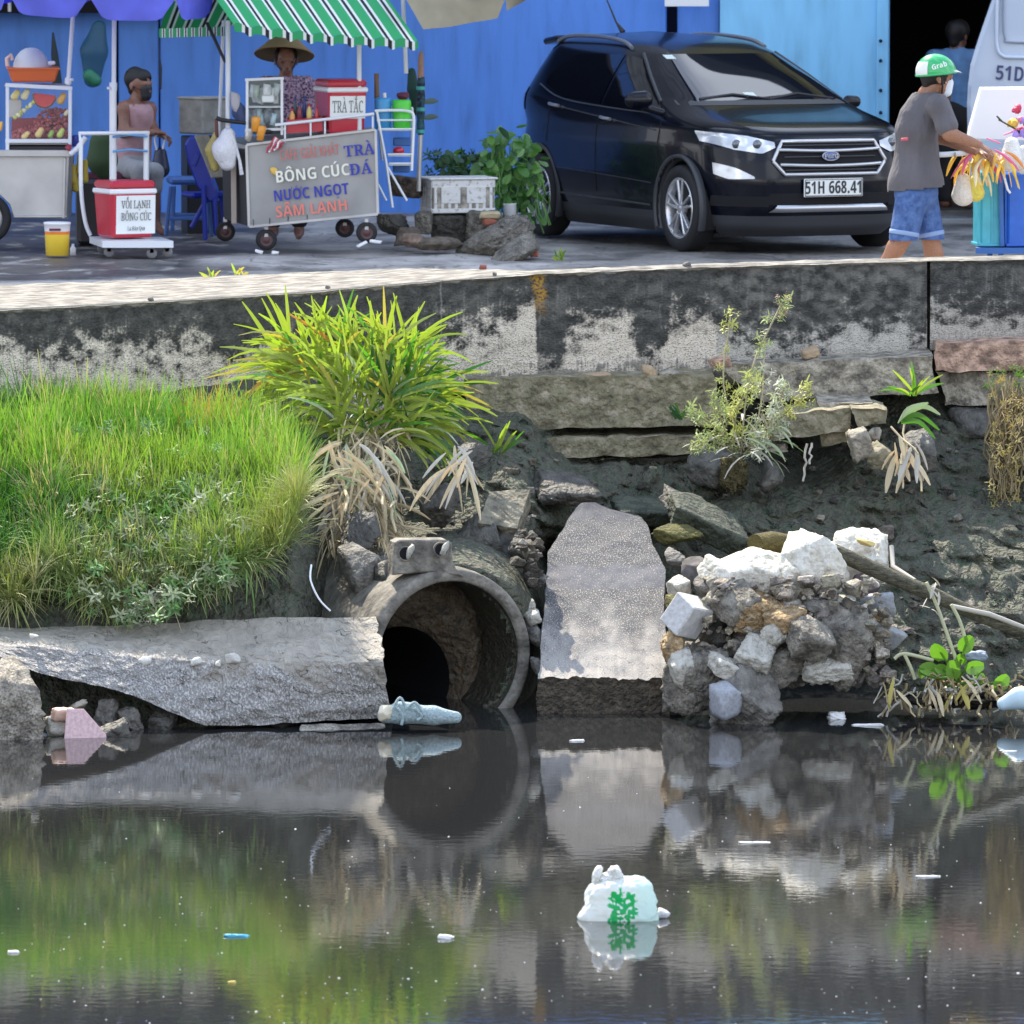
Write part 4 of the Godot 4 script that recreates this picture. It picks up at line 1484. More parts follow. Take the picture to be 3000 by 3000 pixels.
	for e in sk:
		st = nu()
		var k: float = e[2] / F
		var c := P(e[0], e[1], e[2])
		var b := Basis.from_euler(e[8])
		var sd: int = e[6]
		rock(st, c, Vector3(e[3] * k, e[4] * k, e[5]), b, sd + 30, false, .05, 14)
		rock(st, c + Vector3(-e[3] * .30 * k, -e[4] * .18 * k, .06), Vector3(e[3] * k * .55, e[4] * k * .62, e[5] * .7), Basis.from_euler(Vector3(.4, .5, -.4)), sd + 50, true, .05, 12)
		rock(st, c + Vector3(e[3] * .26 * k, -e[4] * .12 * k, .05), Vector3(e[3] * k * .5, e[4] * k * .75, e[5] * .7), Basis.from_euler(Vector3(.2, -.4, .5)), sd + 70, false, .05, 12)
		var so := solo("white_sack", st, sack, e[7], "sack", "white sacks on the rubble")
		if sd == 3:
			st = nu()
			rock(st, P(2535, 1590, 42.12), Vector3(.11, .045, .06), Basis(Vector3.FORWARD, .3), 4, false, .1, 6)
			part(so, "yellow_patch", st, mat("ochre_patch", L(.55, .42, .16), .8))
	# log and pole
	st = nu()
	tube(st, [P(2212, 1592, 42.2), P(2262, 1588, 42.35), P(2330, 1600, 42.55), P(2400, 1625, 42.75)], [.056, .066, .062, .05], 14)
	solo("log", st, mat("mossy_log", L(.20, .17, .06), .9, {tex = tx.moss, scale = 2.5, bump = tx.bump, deep = 2.0}), "short mossy log end sticking out behind the white sacks", "log")
	st = nu()
	var pp := smooth_path([P(2398, 1598, 42.0), P(2500, 1640, 42.0), P(2610, 1690, 42.0), P(2740, 1745, 42.0), P(2860, 1800, 42.0), P(3080, 1880, 42.0)], 4)
	var rr := []
	for i in pp.size(): rr.append(.048 - .010 * i / pp.size() + R(-.003, .003))
	tube(st, pp, rr, 12)
	solo("wooden_pole", st, mat("pole_bark", L(.17, .165, .12), .85, {tex = tx.crete, scale = Vector3(2, 5, 5), bump = tx.bump, deep = 1.5}), "long grey green wooden pole slanting down to the right edge", "pole")
	st = nu()
	tube(st, [P(2790, 1776, 41.9), P(2900, 1800, 41.95), P(3060, 1862, 42.0)], [.014, .016, .014], 7)
	solo("stick", st, mat("pale_stick", L(.45, .42, .36), .9), "thin pale stick lying along the wooden pole", "stick")
	st = nu()
	tube(st, [P(2612, 1600, 42.3), P(2616, 1660, 42.2), P(2680, 1700, 42.0)], [.014, .016, .012], 7)
	solo("stick", st, mats.pale_stick, "short bent stick standing behind the wooden pole", "stick")
	# rubbish under the left slab
	var pink := mat("pink_board", L(.72, .50, .50), .8, {tex = tx.fine, scale = 1.5})
	var k2 := 40.9 / F
	st = nu()
	var pl := PackedVector2Array([Vector2(-60, 62), Vector2(-10, 66), Vector2(58, -10), Vector2(62, -30), Vector2(-20, -60), Vector2(-66, -50)])
	for i in pl.size(): pl[i] *= k2
	prism(st, pl, Transform3D(Basis(Vector3.RIGHT, -.5) * Basis(Vector3.UP, .2), P(254, 2138, 40.75)), .02, .003)
	solo("pink_board", st, pink, "pale pink piece of board lying at the waterline under the leaning slab", "board")
	var bits := [[165, 2128, 60, 60, white, "crumpled white scrap left of the pink board"], [185, 2092, 70, 40, mat("peach_scrap", L(.75, .52, .42), .8), "peach coloured scrap above the pink board"], [84, 2132, 24, 50, pink, "upright pink shard left of the white scrap"], [125, 2160, 110, 22, blue, "pale flat shard at the water left of the pink board"], [10, 2108, 70, 36, white, "white scrap on the boulder at the left edge"], [60, 2160, 90, 40, dark, "dark wet lump at the water by the left boulder"], [330, 2150, 110, 60, dark, "dark lump right of the pink board"], [378, 2106, 56, 66, grey, "rounded grey stone in the hollow under the leaning slab"], [316, 2095, 52, 96, grey, "upright grey plank end in the hollow under the leaning slab"], [480, 2120, 70, 70, dark, "dark stone deep in the hollow under the leaning slab"], [440, 2150, 80, 16, mats.pale_stick, "pale stick floating under the leaning slab"], [225, 2070, 50, 20, mats.pale_stick, "thin straw above the pink board"]]
	for i in bits.size():
		var e: Array = bits[i]
		stone("litter", e[0], e[1], 40.85 if i < 7 else 41.2, e[2], e[3], .06 + .1 * int(i > 5), e[4], e[5], "litter", 300 + i, RV(.5), true, .12, "litter under the leaning slab", 7)
	# pale blue bundle at the pipe mouth
	var cloth := mat("pale_blue_cloth", L(.42, .54, .56), .8, {tex = tx.fine, scale = 2.0, bump = tx.bump, deep = 1.0})
	var bun := thing("cloth_bundle", "pale blue wet cloth bundle floating at the mouth of the pipe", "bundle", Vector3(P(1225, 2110, 41.1).x, 0, -41.1))
	st = nu()
	flesh(st, [[P(1130, 2095, 41.1), P(1175, 2090, 41.1), .05, .055], [P(1175, 2090, 41.1), P(1270, 2096, 41.1), .06, .052], [P(1270, 2096, 41.1), P(1336, 2102, 41.1), .052, .035], [P(1165, 2070, 41.08), P(1215, 2070, 41.08), .025, .02]], .012, .03)
	part(bun, "bundle", st, cloth)
	for e in [[[1150, 2080], [1172, 2044], [1190, 2078]], [[1190, 2078], [1215, 2058], [1238, 2084]], [[1165, 2075], [1180, 2098], [1176, 2124]], [[1215, 2074], [1235, 2098], [1222, 2110]]]:
		st = nu()
		var q := []
		for a in e: q.append(P(a[0], a[1], 41.03))
		tube(st, smooth_path(q, 5), .009, 7)
		part(bun, "strap", st, cloth)
	st = nu()
	rock(st, P(1128, 2092, 41.06), Vector3(.09, .10, .08), Basis(), 17, false, .05, 8)
	part(bun, "beige_end", st, mat("beige_end", L(.66, .60, .46), .8))


# ---------- plants ----------
func leaf_mats() -> Array:
	return [
		mat("leaf_lime", L(.27, .32, .06), .5, {back = Color(.55, .68, .16)}),
		mat("leaf_yellow", L(.36, .34, .085), .5, {back = Color(.65, .6, .2)}),
		mat("leaf_green", L(.075, .155, .035), .5, {back = Color(.3, .55, .1)}),
		mat("leaf_deep", L(.04, .10, .045), .45, {back = Color(.15, .35, .1)}),
		mat("leaf_orange", L(.38, .25, .05), .6, {back = Color(.7, .4, .1)}),
		mat("leaf_dry", L(.56, .47, .30), .8, {back = Color(.5, .42, .3)}),
		mat("leaf_grey", L(.46, .44, .38), .85, {back = Color(.35, .33, .28)}),
		mat("leaf_pale", L(.36, .42, .26), .7, {back = Color(.4, .5, .3)}),
		mat("leaf_mid", L(.27, .31, .06), .5, {back = Color(.5, .6, .16)})]


func make_plants() -> void:
	var lm := leaf_mats()
	make_grass()
	# big clump of strap leaves beside the grass
	var clump := thing("strap_leaf_clump", "big clump of yellow green strap leaves growing from the wall above the pipe", "plant", P(1080, 1330, 43.6))
	var crowns := [[885, 1060, 44.2, -48, 20], [950, 1060, 44.1, -38, 26], [1060, 1060, 44.05, -5, 26], [1160, 1050, 44.1, 14, 24], [1010, 1160, 43.8, -30, 26], [1130, 1180, 43.8, 20, 30], [1205, 1140, 44.0, 36, 26], [930, 1150, 43.95, -60, 12], [1215, 1240, 43.9, 60, 16], [1090, 1260, 43.6, 0, 26], [1180, 1270, 43.65, 40, 26], [1010, 1270, 43.6, -40, 18]]
	var more := nu()
	for ci in crowns.size():
		var c: Array = crowns[ci]
		for i in c[4] * 2 - 2:
			var a := deg_to_rad(c[3] + R(-62, 62))
			var out := Vector3(sin(a), cos(a) * 1.0 + .1, R(.05, .75))
			var len := R(.30, .56)
			var px: float = c[0] + R(-45, 45)
			var py: float = c[1] + R(-20, 45)
			var st := nu() if i < c[4] - 4 else more
			leaf(st, bend(P(px, py, c[2] + R(-.15, .1)), out, len * (.8 if ci > 7 else 1.0), R(.2, 1.2) + (.5 if ci > 7 else 0.0)), R(.016, .030), Vector3(cos(a), -sin(a), R(-.9, .9)))
			var r := rng.randf()
			var m: Material
			if ci in [6, 8, 5, 9, 10, 11]: m = lm[2] if r < .42 else lm[3] if r < .62 else lm[0] if r < .84 else lm[7] if r < .92 else lm[1]
			else: m = lm[0] if r < .52 else lm[1] if r < .82 else lm[4] if r < .86 else lm[2]
			if st != more: part(clump, "leaf", st, m)
	tag(part(clump, "inner_leaves", more, lm[8]), "", "", "", "stuff")
	# tangle of dead leaves that joins the clump to its dry skirt
	for k in 2:
		var dead := nu()
		for i in 130:
			var t := rng.randf()
			var c := P(lerpf(1090, 1050, t) + R(-110, 110), lerpf(1200, 1600, t), lerpf(43.6, 42.7, t) + R(-.15, .1))
			leaf(dead, bend(c, Vector3(R(-1, 1), R(-1.2, .3), R(0, .8)), R(.10, .26), R(.3, 1.6), 4), R(.008, .02), Vector3(R(-1, 1), R(-.4, .4), R(-.6, .6)), .4)
		tag(part(clump, "dead_tangle", dead, [lm[5], mat("dead_brown", L(.20, .165, .095), .9)][k]), "", "", "", "stuff")
	# hanging dry leaves below it
	for i in 190:
		var px := 1055 + R(-95, 80)
		var py := R(1290, 1560)
		var a := R(-1.7, 1.7)
		if i > 166:
			px = R(1280, 1390)
			py = R(1300, 1380)
			a = R(-1.2, .8)
		var st := nu()
		leaf(st, bend(P(px, py, 43.15 + R(-.25, .15)), Vector3(sin(a), -cos(a) * .8, R(.1, .9)), R(.16, .40), R(.2, 1.4)), R(.014, .032), Vector3(cos(a), sin(a), R(-.7, .7)), .35)
		part(clump, "dry_leaf", st, lm[5] if rng.randf() < .6 else lm[6] if rng.randf() < .7 else lm[7])
	for e in [[1075, 1240, 1055, 1560], [1100, 1260, 1160, 1560], [1050, 1250, 1010, 1500], [1130, 1470, 1180, 1610], [1085, 1300, 1120, 1480]]:
		var st := nu()
		tube(st, wiggle(P(e[0], e[1], 43.6), P(e[2], e[3], 42.7), .03, 7), [.018, .02, .018, .016, .015, .013, .011, .008], 7)
		part(clump, "stem", st, lm[5])
	var st := nu()
	tube(st, smooth_path([P(912, 1655, 41.7), P(910, 1700, 41.62), P(935, 1755, 41.6), P(968, 1790, 41.6)], 5), .006, 6)
	solo("rope", st, mats.white_paint, "white cord hanging over the slab edge left of the pipe", "cord")
	# sprouts
	sprout([[1455, 1340, 44.3]], 12, .12, .30, lm[2], lm[0], "green grass sprout in the hollow right of the strap leaf clump")
	sprout([[2672, 1160, 44.8]], 12, .12, .26, lm[2], lm[0], "upright green sprout on the ledge left of the red stained block")
	sprout([[1990, 1230, 44.7]], 7, .10, .18, lm[2], lm[3], "low green sprout at the end of the footing beam")
	weed()
	wilted(lm)
	roots(lm)
	hyacinth(lm)


func sprout(at: Array, n: int, l0: float, l1: float, m0: Material, m1: Material, label: String) -> void:
	var base := P(at[0][0], at[0][1], at[0][2])
	var o := thing("grass_sprout", label, "plant", base, "green sprouts on the wall")
	for i in n:
		var st := nu()
		var a := R(-.9, .9)
		leaf(st, bend(base + Vector3(R(-.03, .03), 0, 0), Vector3(sin(a), cos(a), R(.1, .6)), R(l0, l1), R(.1, .9), 5), R(.012, .022), Vector3(cos(a), -sin(a), R(-.4, .4)))
		part(o, "leaf", st, m0 if i % 2 else m1)


func many(called: String, mesh: Mesh, m: Material, xs: Array, cols: Array) -> MultiMeshInstance3D:
	var mm := MultiMesh.new()
	mm.transform_format = MultiMesh.TRANSFORM_3D
	mm.use_colors = true
	mm.mesh = mesh
	mm.instance_count = xs.size()
	for i in xs.size():
		mm.set_instance_transform(i, xs[i])
		mm.set_instance_color(i, cols[i])
	var o := MultiMeshInstance3D.new()
	o.name = numbered(called, self)
	o.multimesh = mm
	o.material_override = m
	return o


func tuft(n: int, spread: float, w: float, lift: float, droop0: float, droop1: float) -> ArrayMesh:
	var st := nu()
	st.set_color(Color.WHITE)
	for i in n:
		var a := R(0, TAU)
		var e := R(.1, spread)
		var dir := Vector3(cos(a) * e, lift, sin(a) * e)
		leaf(st, bend(Vector3(cos(a), 0, sin(a)) * R(0, .05), dir, R(.6, 1.15), R(droop0, droop1), 4), w * R(.7, 1.2), Vector3(-sin(a), 0, cos(a)), .2, .8)
	st.generate_normals()
	return st.commit()


func sprig(n: int) -> ArrayMesh:
	# short leafy stem tip: small pointed leaves all round
	var st := nu()
	st.set_color(Color.WHITE)
	tube(st, [Vector3(0, -.6, 0), Vector3(.05, 0, .02), Vector3(0, .55, 0)], [.03, .025, .01], 4, false)
	for i in n:
		var a := i * 2.4 + R(-.3, .3)
		var y := lerpf(-.35, .6, float(i) / n)
		var d := Vector3(cos(a), R(.1, .7), sin(a))
		leaf(st, bend(Vector3(0, y, 0), d, R(.5, .85), R(.1, .7), 3), R(.15, .22), Vector3(-sin(a), 0, cos(a)), .2, .85)
	st.generate_normals()
	return st.commit()


func make_grass() -> void:
	var gm := mat("grass_blades", L(1, 1, 1), .55, {vc = true, back = Color(.72, .78, .5)})
	var top := [-200, 1150, 0, 1165, 200, 1150, 330, 1150, 480, 1175, 640, 1185, 800, 1205, 860, 1270, 890, 1400]
	var bot := [-200, 1760, 0, 1770, 60, 1790, 130, 1680, 220, 1730, 300, 1790, 420, 1800, 560, 1745, 650, 1690, 760, 1690, 840, 1620, 890, 1440]
	var meshes := [tuft(11, .5, .020, 1.0, .1, .5), tuft(10, .8, .022, .9, .3, 1.2), tuft(9, .9, .022, .2, 1.0, 2.2)]
	var xs := [[], [], []]
	var cs := [[], [], []]
	var sx := []
	var sc := []
	for i in 5200:
		var px := R(-190, 880)
		var t := rng.randf()
		var y0 := lut(top, px)
		var y1 := lut(bot, px)
		var d := lut([0, 44.0, .2, 43.4, .5, 42.65, .8, 42.15, 1, 41.85], t) + R(-.14, .1)
		var py := lerpf(y0 + 60, y1 - 20, t)
		var p := P(px, py, d)
		p.z += .10 * N(p * 14.0)
		var n := N(p * 9.0) + .6 * N(p * 25.0)
		var kind := 0 if t < .5 else (1 if rng.randf() < .6 or t < .62 or px > 760 else 2)
		var out := Vector3(R(-.35, .35), 1.0, R(.1, .7) if kind < 2 else R(.4, 1.0)).normalized()
		var s := R(.20, .33) * (1.0 if kind == 0 else .82)
		if t < .12: s *= R(.6, 1.15)
		if rng.randf() < .07: s *= 1.35
		var b := Basis(Quaternion(Vector3.UP, out)) * Basis(Vector3.UP, R(0, TAU))
		xs[kind].append(Transform3D(b.scaled(Vector3.ONE * s), p))
		var g := Vector3(.20, .40, .055)
		g = g.lerp(Vector3(.36, .46, .09), clampf(.35 + n * 1.2, 0, 1) * (1 - .5 * t))
		g = g.lerp(Vector3(.065, .19, .03), clampf(-n * 1.6 + .1 + (t - .45) * .9, 0, .9))
		if t > .66: g = g.lerp(Vector3(.36, .32, .13), clampf((t - .70) * 1.9 + n * .8, 0, .65))
		if px > 540 and px < 700 and t < .22 and rng.randf() < .5: g = Vector3(.45, .32, .08)
		if rng.randf() < .15: g = Vector3(.46, .41, .22)
		g *= R(.8, 1.25)
		cs[kind].append(Color(g.x, g.y, g.z))
	for k in 3:
		var o := many("grass", meshes[k], gm, xs[k], cs[k])
		add_child(o, true)
		tag(o, ["upright bright green grass on the top of the bank left of the strap leaf clump", "bending green grass on the face of the bank at the left", "hanging yellowish grass at the foot of the bank above the leaning slab"][k], "grass", "", "stuff")
	# pale leafy weed growing through the grass
	for i in 620:
		var px := R(240, 720)
		var t := R(.30, 1.02)
		if i > 380: px = R(300, 560) + R(-60, 130)
		if i > 560: px = R(200, 430); 
		var d := lut([0, 43.7, .2, 43.1, .5, 42.35, .8, 41.85, 1, 41.6], t) + R(-.1, .12)
		var p := P(px, lerpf(lut(top, px), lut(bot, px) + 20, t), d)
		if i > 590: p = P(R(180, 640), R(1230, 1420), 42.75 + R(-.2, .3))
		var b := Basis.from_euler(Vector3(R(-.2, 1.4), R(0, TAU), R(-.9, .9)))
		sx.append(Transform3D(b.scaled(Vector3.ONE * R(.055, .095)), p))
		var g := Vector3(.30, .38, .19).lerp(Vector3(.50, .50, .36), rng.randf()) * R(.7, 1.1)
		if rng.randf() < .35: g = Vector3(.16, .30, .10) * R(.8, 1.2)
		sc.append(Color(g.x, g.y, g.z))
	var w := many("leafy_weed", sprig(9), mat("weed_leaf", L(1, 1, 1), .6, {vc = true, back = Color(.5, .6, .4)}), sx, sc)
	add_child(w, true)
	tag(w, "pale small leaved weed creeping through the lower grass", "weed", "", "stuff")


func weed() -> void:
	var m := mat("weed_leaf", L(1, 1, 1), .6)
	var o := thing("leafy_weed", "tall pale leafy weed with thin stems on the ledge below the wall", "plant", P(2150, 1420, 44.5))
	var stems := [[2170, 1330, 2200, 1090, 2290, 890], [2180, 1320, 2120, 1130, 2140, 930], [2190, 1330, 2230, 1180, 2240, 1000], [2170, 1320, 2080, 1240, 2030, 1210], [2190, 1320, 2290, 1220, 2380, 1140], [2180, 1330, 2260, 1230, 2300, 1130], [2160, 1340, 2090, 1290, 2040, 1310], [2150, 1300, 2160, 1200, 2210, 1120], [2180, 1330, 2230, 1300, 2280, 1240], [2150, 1330, 2110, 1220, 2100, 1170]]
	var sp := sprig(7)
	for si in stems.size():
		var e: Array = stems[si]
		var path := smooth_path([P(e[0], e[1], 44.5), P(e[2], e[3], 44.6 if e[5] < 1050 else 44.3), P(e[4], e[5], 44.85 if e[5] < 1050 else 44.2)], 5)
		var st := nu()
		tube(st, path, .006, 5)
		part(o, "stem", st, mat("weed_stem", L(.34, .30, .18), .8))
		var lf := nu()
		var n := 46 if si in [0, 4, 5] else 34
		for i in n:
			var q: Vector3 = path[int(R(.15, .999) * path.size())] + RV(.05)
			var s := R(.035, .068)
			lf.append_from(sp, 0, Transform3D(Basis.from_euler(RV(1.2)).scaled(Vector3.ONE * s), q))
		lf.set_smooth_group(1)
		var r := part(o, "foliage", lf, mat(["weed_pale", "weed_yellow", "weed_silver"][si % 3], [L(.34, .40, .16), L(.42, .42, .10), L(.44, .46, .38)][si % 3] if e[5] < 1120 else L(.40, .43, .34), .6, {back = Color(.5, .55, .35)}), false)
		tag(r, "", "", "", "stuff")
	# flower head, dry leaves and root ball
	var fl := nu()
	for i in 16:
		var q := P(2290 + R(-16, 20), R(860, 930), 44.85)
		fl.append_from(sp, 0, Transform3D(Basis.from_euler(RV(.6)).scaled(Vector3.ONE * R(.02, .035)), q))
	tag(part(o, "flower_spike", fl, mat("weed_flower", L(.42, .26, .20), .7), false), "", "", "", "stuff")
	for i in 34:
		var st := nu()
		var a := R(-1.6, 1.6)
		leaf(st, bend(P(2180 + R(-60, 90), 1290 + R(-70, 60), 44.25), Vector3(sin(a), cos(a) * .5, R(.1, .7)), R(.12, .28), R(.4, 1.8), 5), R(.010, .02), Vector3(cos(a), 0, .3))
		part(o, "dry_leaf", st, mats.leaf_grey if i % 3 else mats.leaf_pale)
	var rb := nu()
	rock(rb, P(2150, 1385, 44.35), Vector3(.16, .22, .15), Basis(), 77, false, .3, 10)
	part(o, "root_ball", rb, mat("root_ball", L(.19, .17, .09), .95, {tex = tx.moss, scale = 3.0, bump = tx.bump, deep = 4.0}))


func wilted(lm: Array) -> void:
	var o := thing("wilted_plant", "half wilted broad leaved plant hanging from the gap near the red stained block", "plant", P(2660, 1400, 44.3))
	for e in [[2640, 1230, 2700, 1190, 2755, 1215], [2640, 1235, 2690, 1215, 2752, 1260], [2630, 1240, 2660, 1200, 2720, 1180], [2640, 1240, 2690, 1235, 2740, 1285]]:
		var st := nu()
		leaf(st, smooth_path([P(e[0], e[1], 44.3), P(e[2], e[3], 44.2), P(e[4], e[5], 44.1)], 4), .035, Vector3(.3, 1, .5))
		part(o, "leaf", st, lm[2] if e[5] > 1240 else lm[7])
	for i in 15:
		var a := R(-.8, .8)
		var st := nu()
		leaf(st, bend(P(2650 + R(-30, 40), 1300 + R(-30, 60), 44.25), Vector3(sin(a), -.5, R(.1, .5)), R(.14, .26), R(.5, 1.5), 5), R(.02, .045), Vector3(cos(a), 0, R(-.6, .6)), .3)
		part(o, "dry_leaf", st, lm[5] if i % 3 else lm[6])
	for e in [[2610, 1250, 2690, 1330], [2650, 1240, 2640, 1360], [2690, 1330, 2700, 1440], [2650, 1350, 2645, 1430]]:
		var st := nu()
		tube(st, wiggle(P(e[0], e[1], 44.35), P(e[2], e[3], 44.15), .012, 5), .007, 5)
		part(o, "stem", st, lm[5])
	var h := thing("hanging_root", "two pale roots hanging in the dark hollow", "root", P(2360, 1420, 44.3))
	for e in [[2365, 1300, 2352, 1410], [2378, 1298, 2372, 1360]]:
		var st := nu()
		tube(st, wiggle(P(e[0], e[1], 44.35), P(e[2], e[3], 44.3), .015, 6), .008, 5)
		part(h, "root", st, lm[6])


func roots(lm: Array) -> void:
	var o := thing("hanging_vine", "tangled tan vine hanging down the bank at the right edge", "plant", P(2950, 1620, 44.6))
	var rm := [mat("root_tan", L(.30, .235, .12), .9, {back = Color(.3, .25, .12)}), mat("root_brown", L(.24, .18, .09), .9), lm[1], lm[5]]
	for i in 96:
		var x0 := R(2895, 3080)
		var y0 := R(1095, 1210)
		var l := R(160, 470) * (1.0 if absf(x0 - 2940) < 50 else .6)
		var st := nu()
		var a := P(x0, y0, 45.0 + R(-.15, .1))
		var b := P(lerpf(x0, 2945, .6) + R(-40, 35), y0 + l, 44.7 + R(-.2, .1))
		var rr := R(.003, .0065)
		tube(st, wiggle(a, b, .06, 11), rr, 4, false)
		part(o, "root", st, rm[i % 3] if i % 3 < 2 else rm[0])
	var lf := nu()
	var sp := sprig(6)
	for i in 150:
		var q := P(R(2895, 3080), R(1080, 1330), 44.85 + R(-.15, .1))
		if i > 60: q = P(2945 + R(-45, 45), R(1150, 1560), 44.6 + R(-.15, .1))
		lf.append_from(sp, 0, Transform3D(Basis.from_euler(RV(1.5)).scaled(Vector3.ONE * R(.025, .05)), q))
	tag(part(o, "foliage", lf, mat("vine_leaf", L(.36, .29, .10), .8, {back = Color(.4, .35, .1)}), false), "", "", "", "stuff")
	lf = nu()
	for i in 36:
		lf.append_from(sp, 0, Transform3D(Basis.from_euler(RV(1.5)).scaled(Vector3.ONE * R(.03, .05)), P(R(2890, 3060), R(1070, 1140), 45.0)))
	tag(part(o, "green_foliage", lf, mat("vine_green", L(.14, .22, .05), .7, {back = Color(.3, .45, .1)}), false), "", "", "", "stuff")


func round_leaf(st: SurfaceTool, c: Vector3, w: float, b: Basis) -> void:
	var ring := []
	for i in 14:
		var a := TAU * i / 14
		ring.append(c + b * Vector3(cos(a) * w, sin(a) * w * 1.15, .18 * w * cos(2 * a)))
	for i in 14:
		tri(st, c - b.z * w * .12, ring[(i + 1) % 14], ring[i], 1)


func hyacinth(lm: Array) -> void:
	var o := thing("water_hyacinth", "water hyacinth with bright green leaves and dry stalks at the right waterline", "plant", Vector3(P(2790, 2050, 41.7).x, 0, -41.7))
	var gm := mat("hyacinth_leaf", L(.13, .25, .035), .4, {back = Color(.35, .55, .12)})
	var base := P(2800, 2000, 41.75)
	for e in [[2755, 1908, .062, .3], [2830, 1888, .055, -.5], [2725, 1960, .05, 1.2], [2850, 1952, .05, -1.0], [2790, 1965, .055, .2], [2930, 2000, .05, -.4], [2760, 1962, .04, .9], [2870, 1985, .035, -.2], [2700, 1972, .03, .4], [2815, 1930, .04, .1]]:
		var c := P(e[0], e[1], 41.6)
		var st := nu()
		var up := Vector3(-sin(e[3]), cos(e[3]), R(.1, .6)).normalized()
		leaf(st, bend(c - up * e[2], up, e[2] * 2.3, R(.1, .7), 6), e[2] * 1.75, Vector3(cos(e[3]), sin(e[3]), R(-.5, .5)), .45, .8)
		part(o, "leaf", st, gm)
		st = nu()
		tube(st, smooth_path([c, c.lerp(base, .5) + RV(.03), base + RV(.04)], 3), .009, 6)
		part(o, "leaf_stalk", st, gm)
	for e in [[[2714, 1706], [2745, 1775], [2772, 1850], [2800, 1930]], [[2787, 1771], [2812, 1820], [2830, 1880]], [[2620, 1930], [2650, 1915], [2735, 1935]], [[2650, 1918], [2670, 1960], [2680, 1990]]]:
		var q := []
		for a in e: q.append(P(a[0], a[1], 41.62))
		var st := nu()
		tube(st, smooth_path(q, 4), .012, 6)
		part(o, "dry_stalk", st, mat("pale_green_stalk", L(.46, .46, .28), .7))
	for i in 9:
		var st := nu()
		leaf(st, bend(P(2725 + R(-14, 20) + 9 * (i % 3), 1745 + R(-40, 40), 41.6), Vector3(R(-.6, .6), R(-.6, .5), R(.1, .6)), R(.05, .10), R(.3, 1.4), 4), .022, Vector3(R(-1, 1), .2, R(-1, 1)), .4)
		part(o, "withered_flower", st, lm[6])
	for i in 90:
		var px := R(2585, 2990)
		var py := R(1975, 2060)
		var st := nu()
		var a := P(px, py, 41.6 + R(-.1, .2))
		var b := P(px + R(-45, 45), minf(py + R(-10, 90), 2100), 41.5 + R(-.1, .2))
		tube(st, wiggle(a, b, .02, 4), R(.004, .011), 5, false)
		part(o, "dead_stem", st, [lm[5], mats.root_brown, mats.root_tan, lm[6]][i % 4])
	for i in 10:
		var st := nu()
		leaf(st, bend(P(R(2600, 2960), R(1980, 2030), 41.55), Vector3(R(-.8, .8), -.3, R(.1, .6)), R(.12, .22), R(.4, 1.2), 4), R(.02, .035), Vector3(1, 0, R(-.6, .6)), .4)
		part(o, "dead_leaf", st, lm[5] if i % 2 else mat("dead_yellow", L(.40, .34, .09), .8))
	var st := nu()
	rock(st, P(2790, 2050, 41.75), Vector3(.7, .10, .35), Basis(), 9, false, .25, 12)
	part(o, "root_mat", st, mat("root_mat", L(.05, .045, .035), .95, {tex = tx.moss, scale = 3.0, bump = tx.bump, deep = 4.0}))


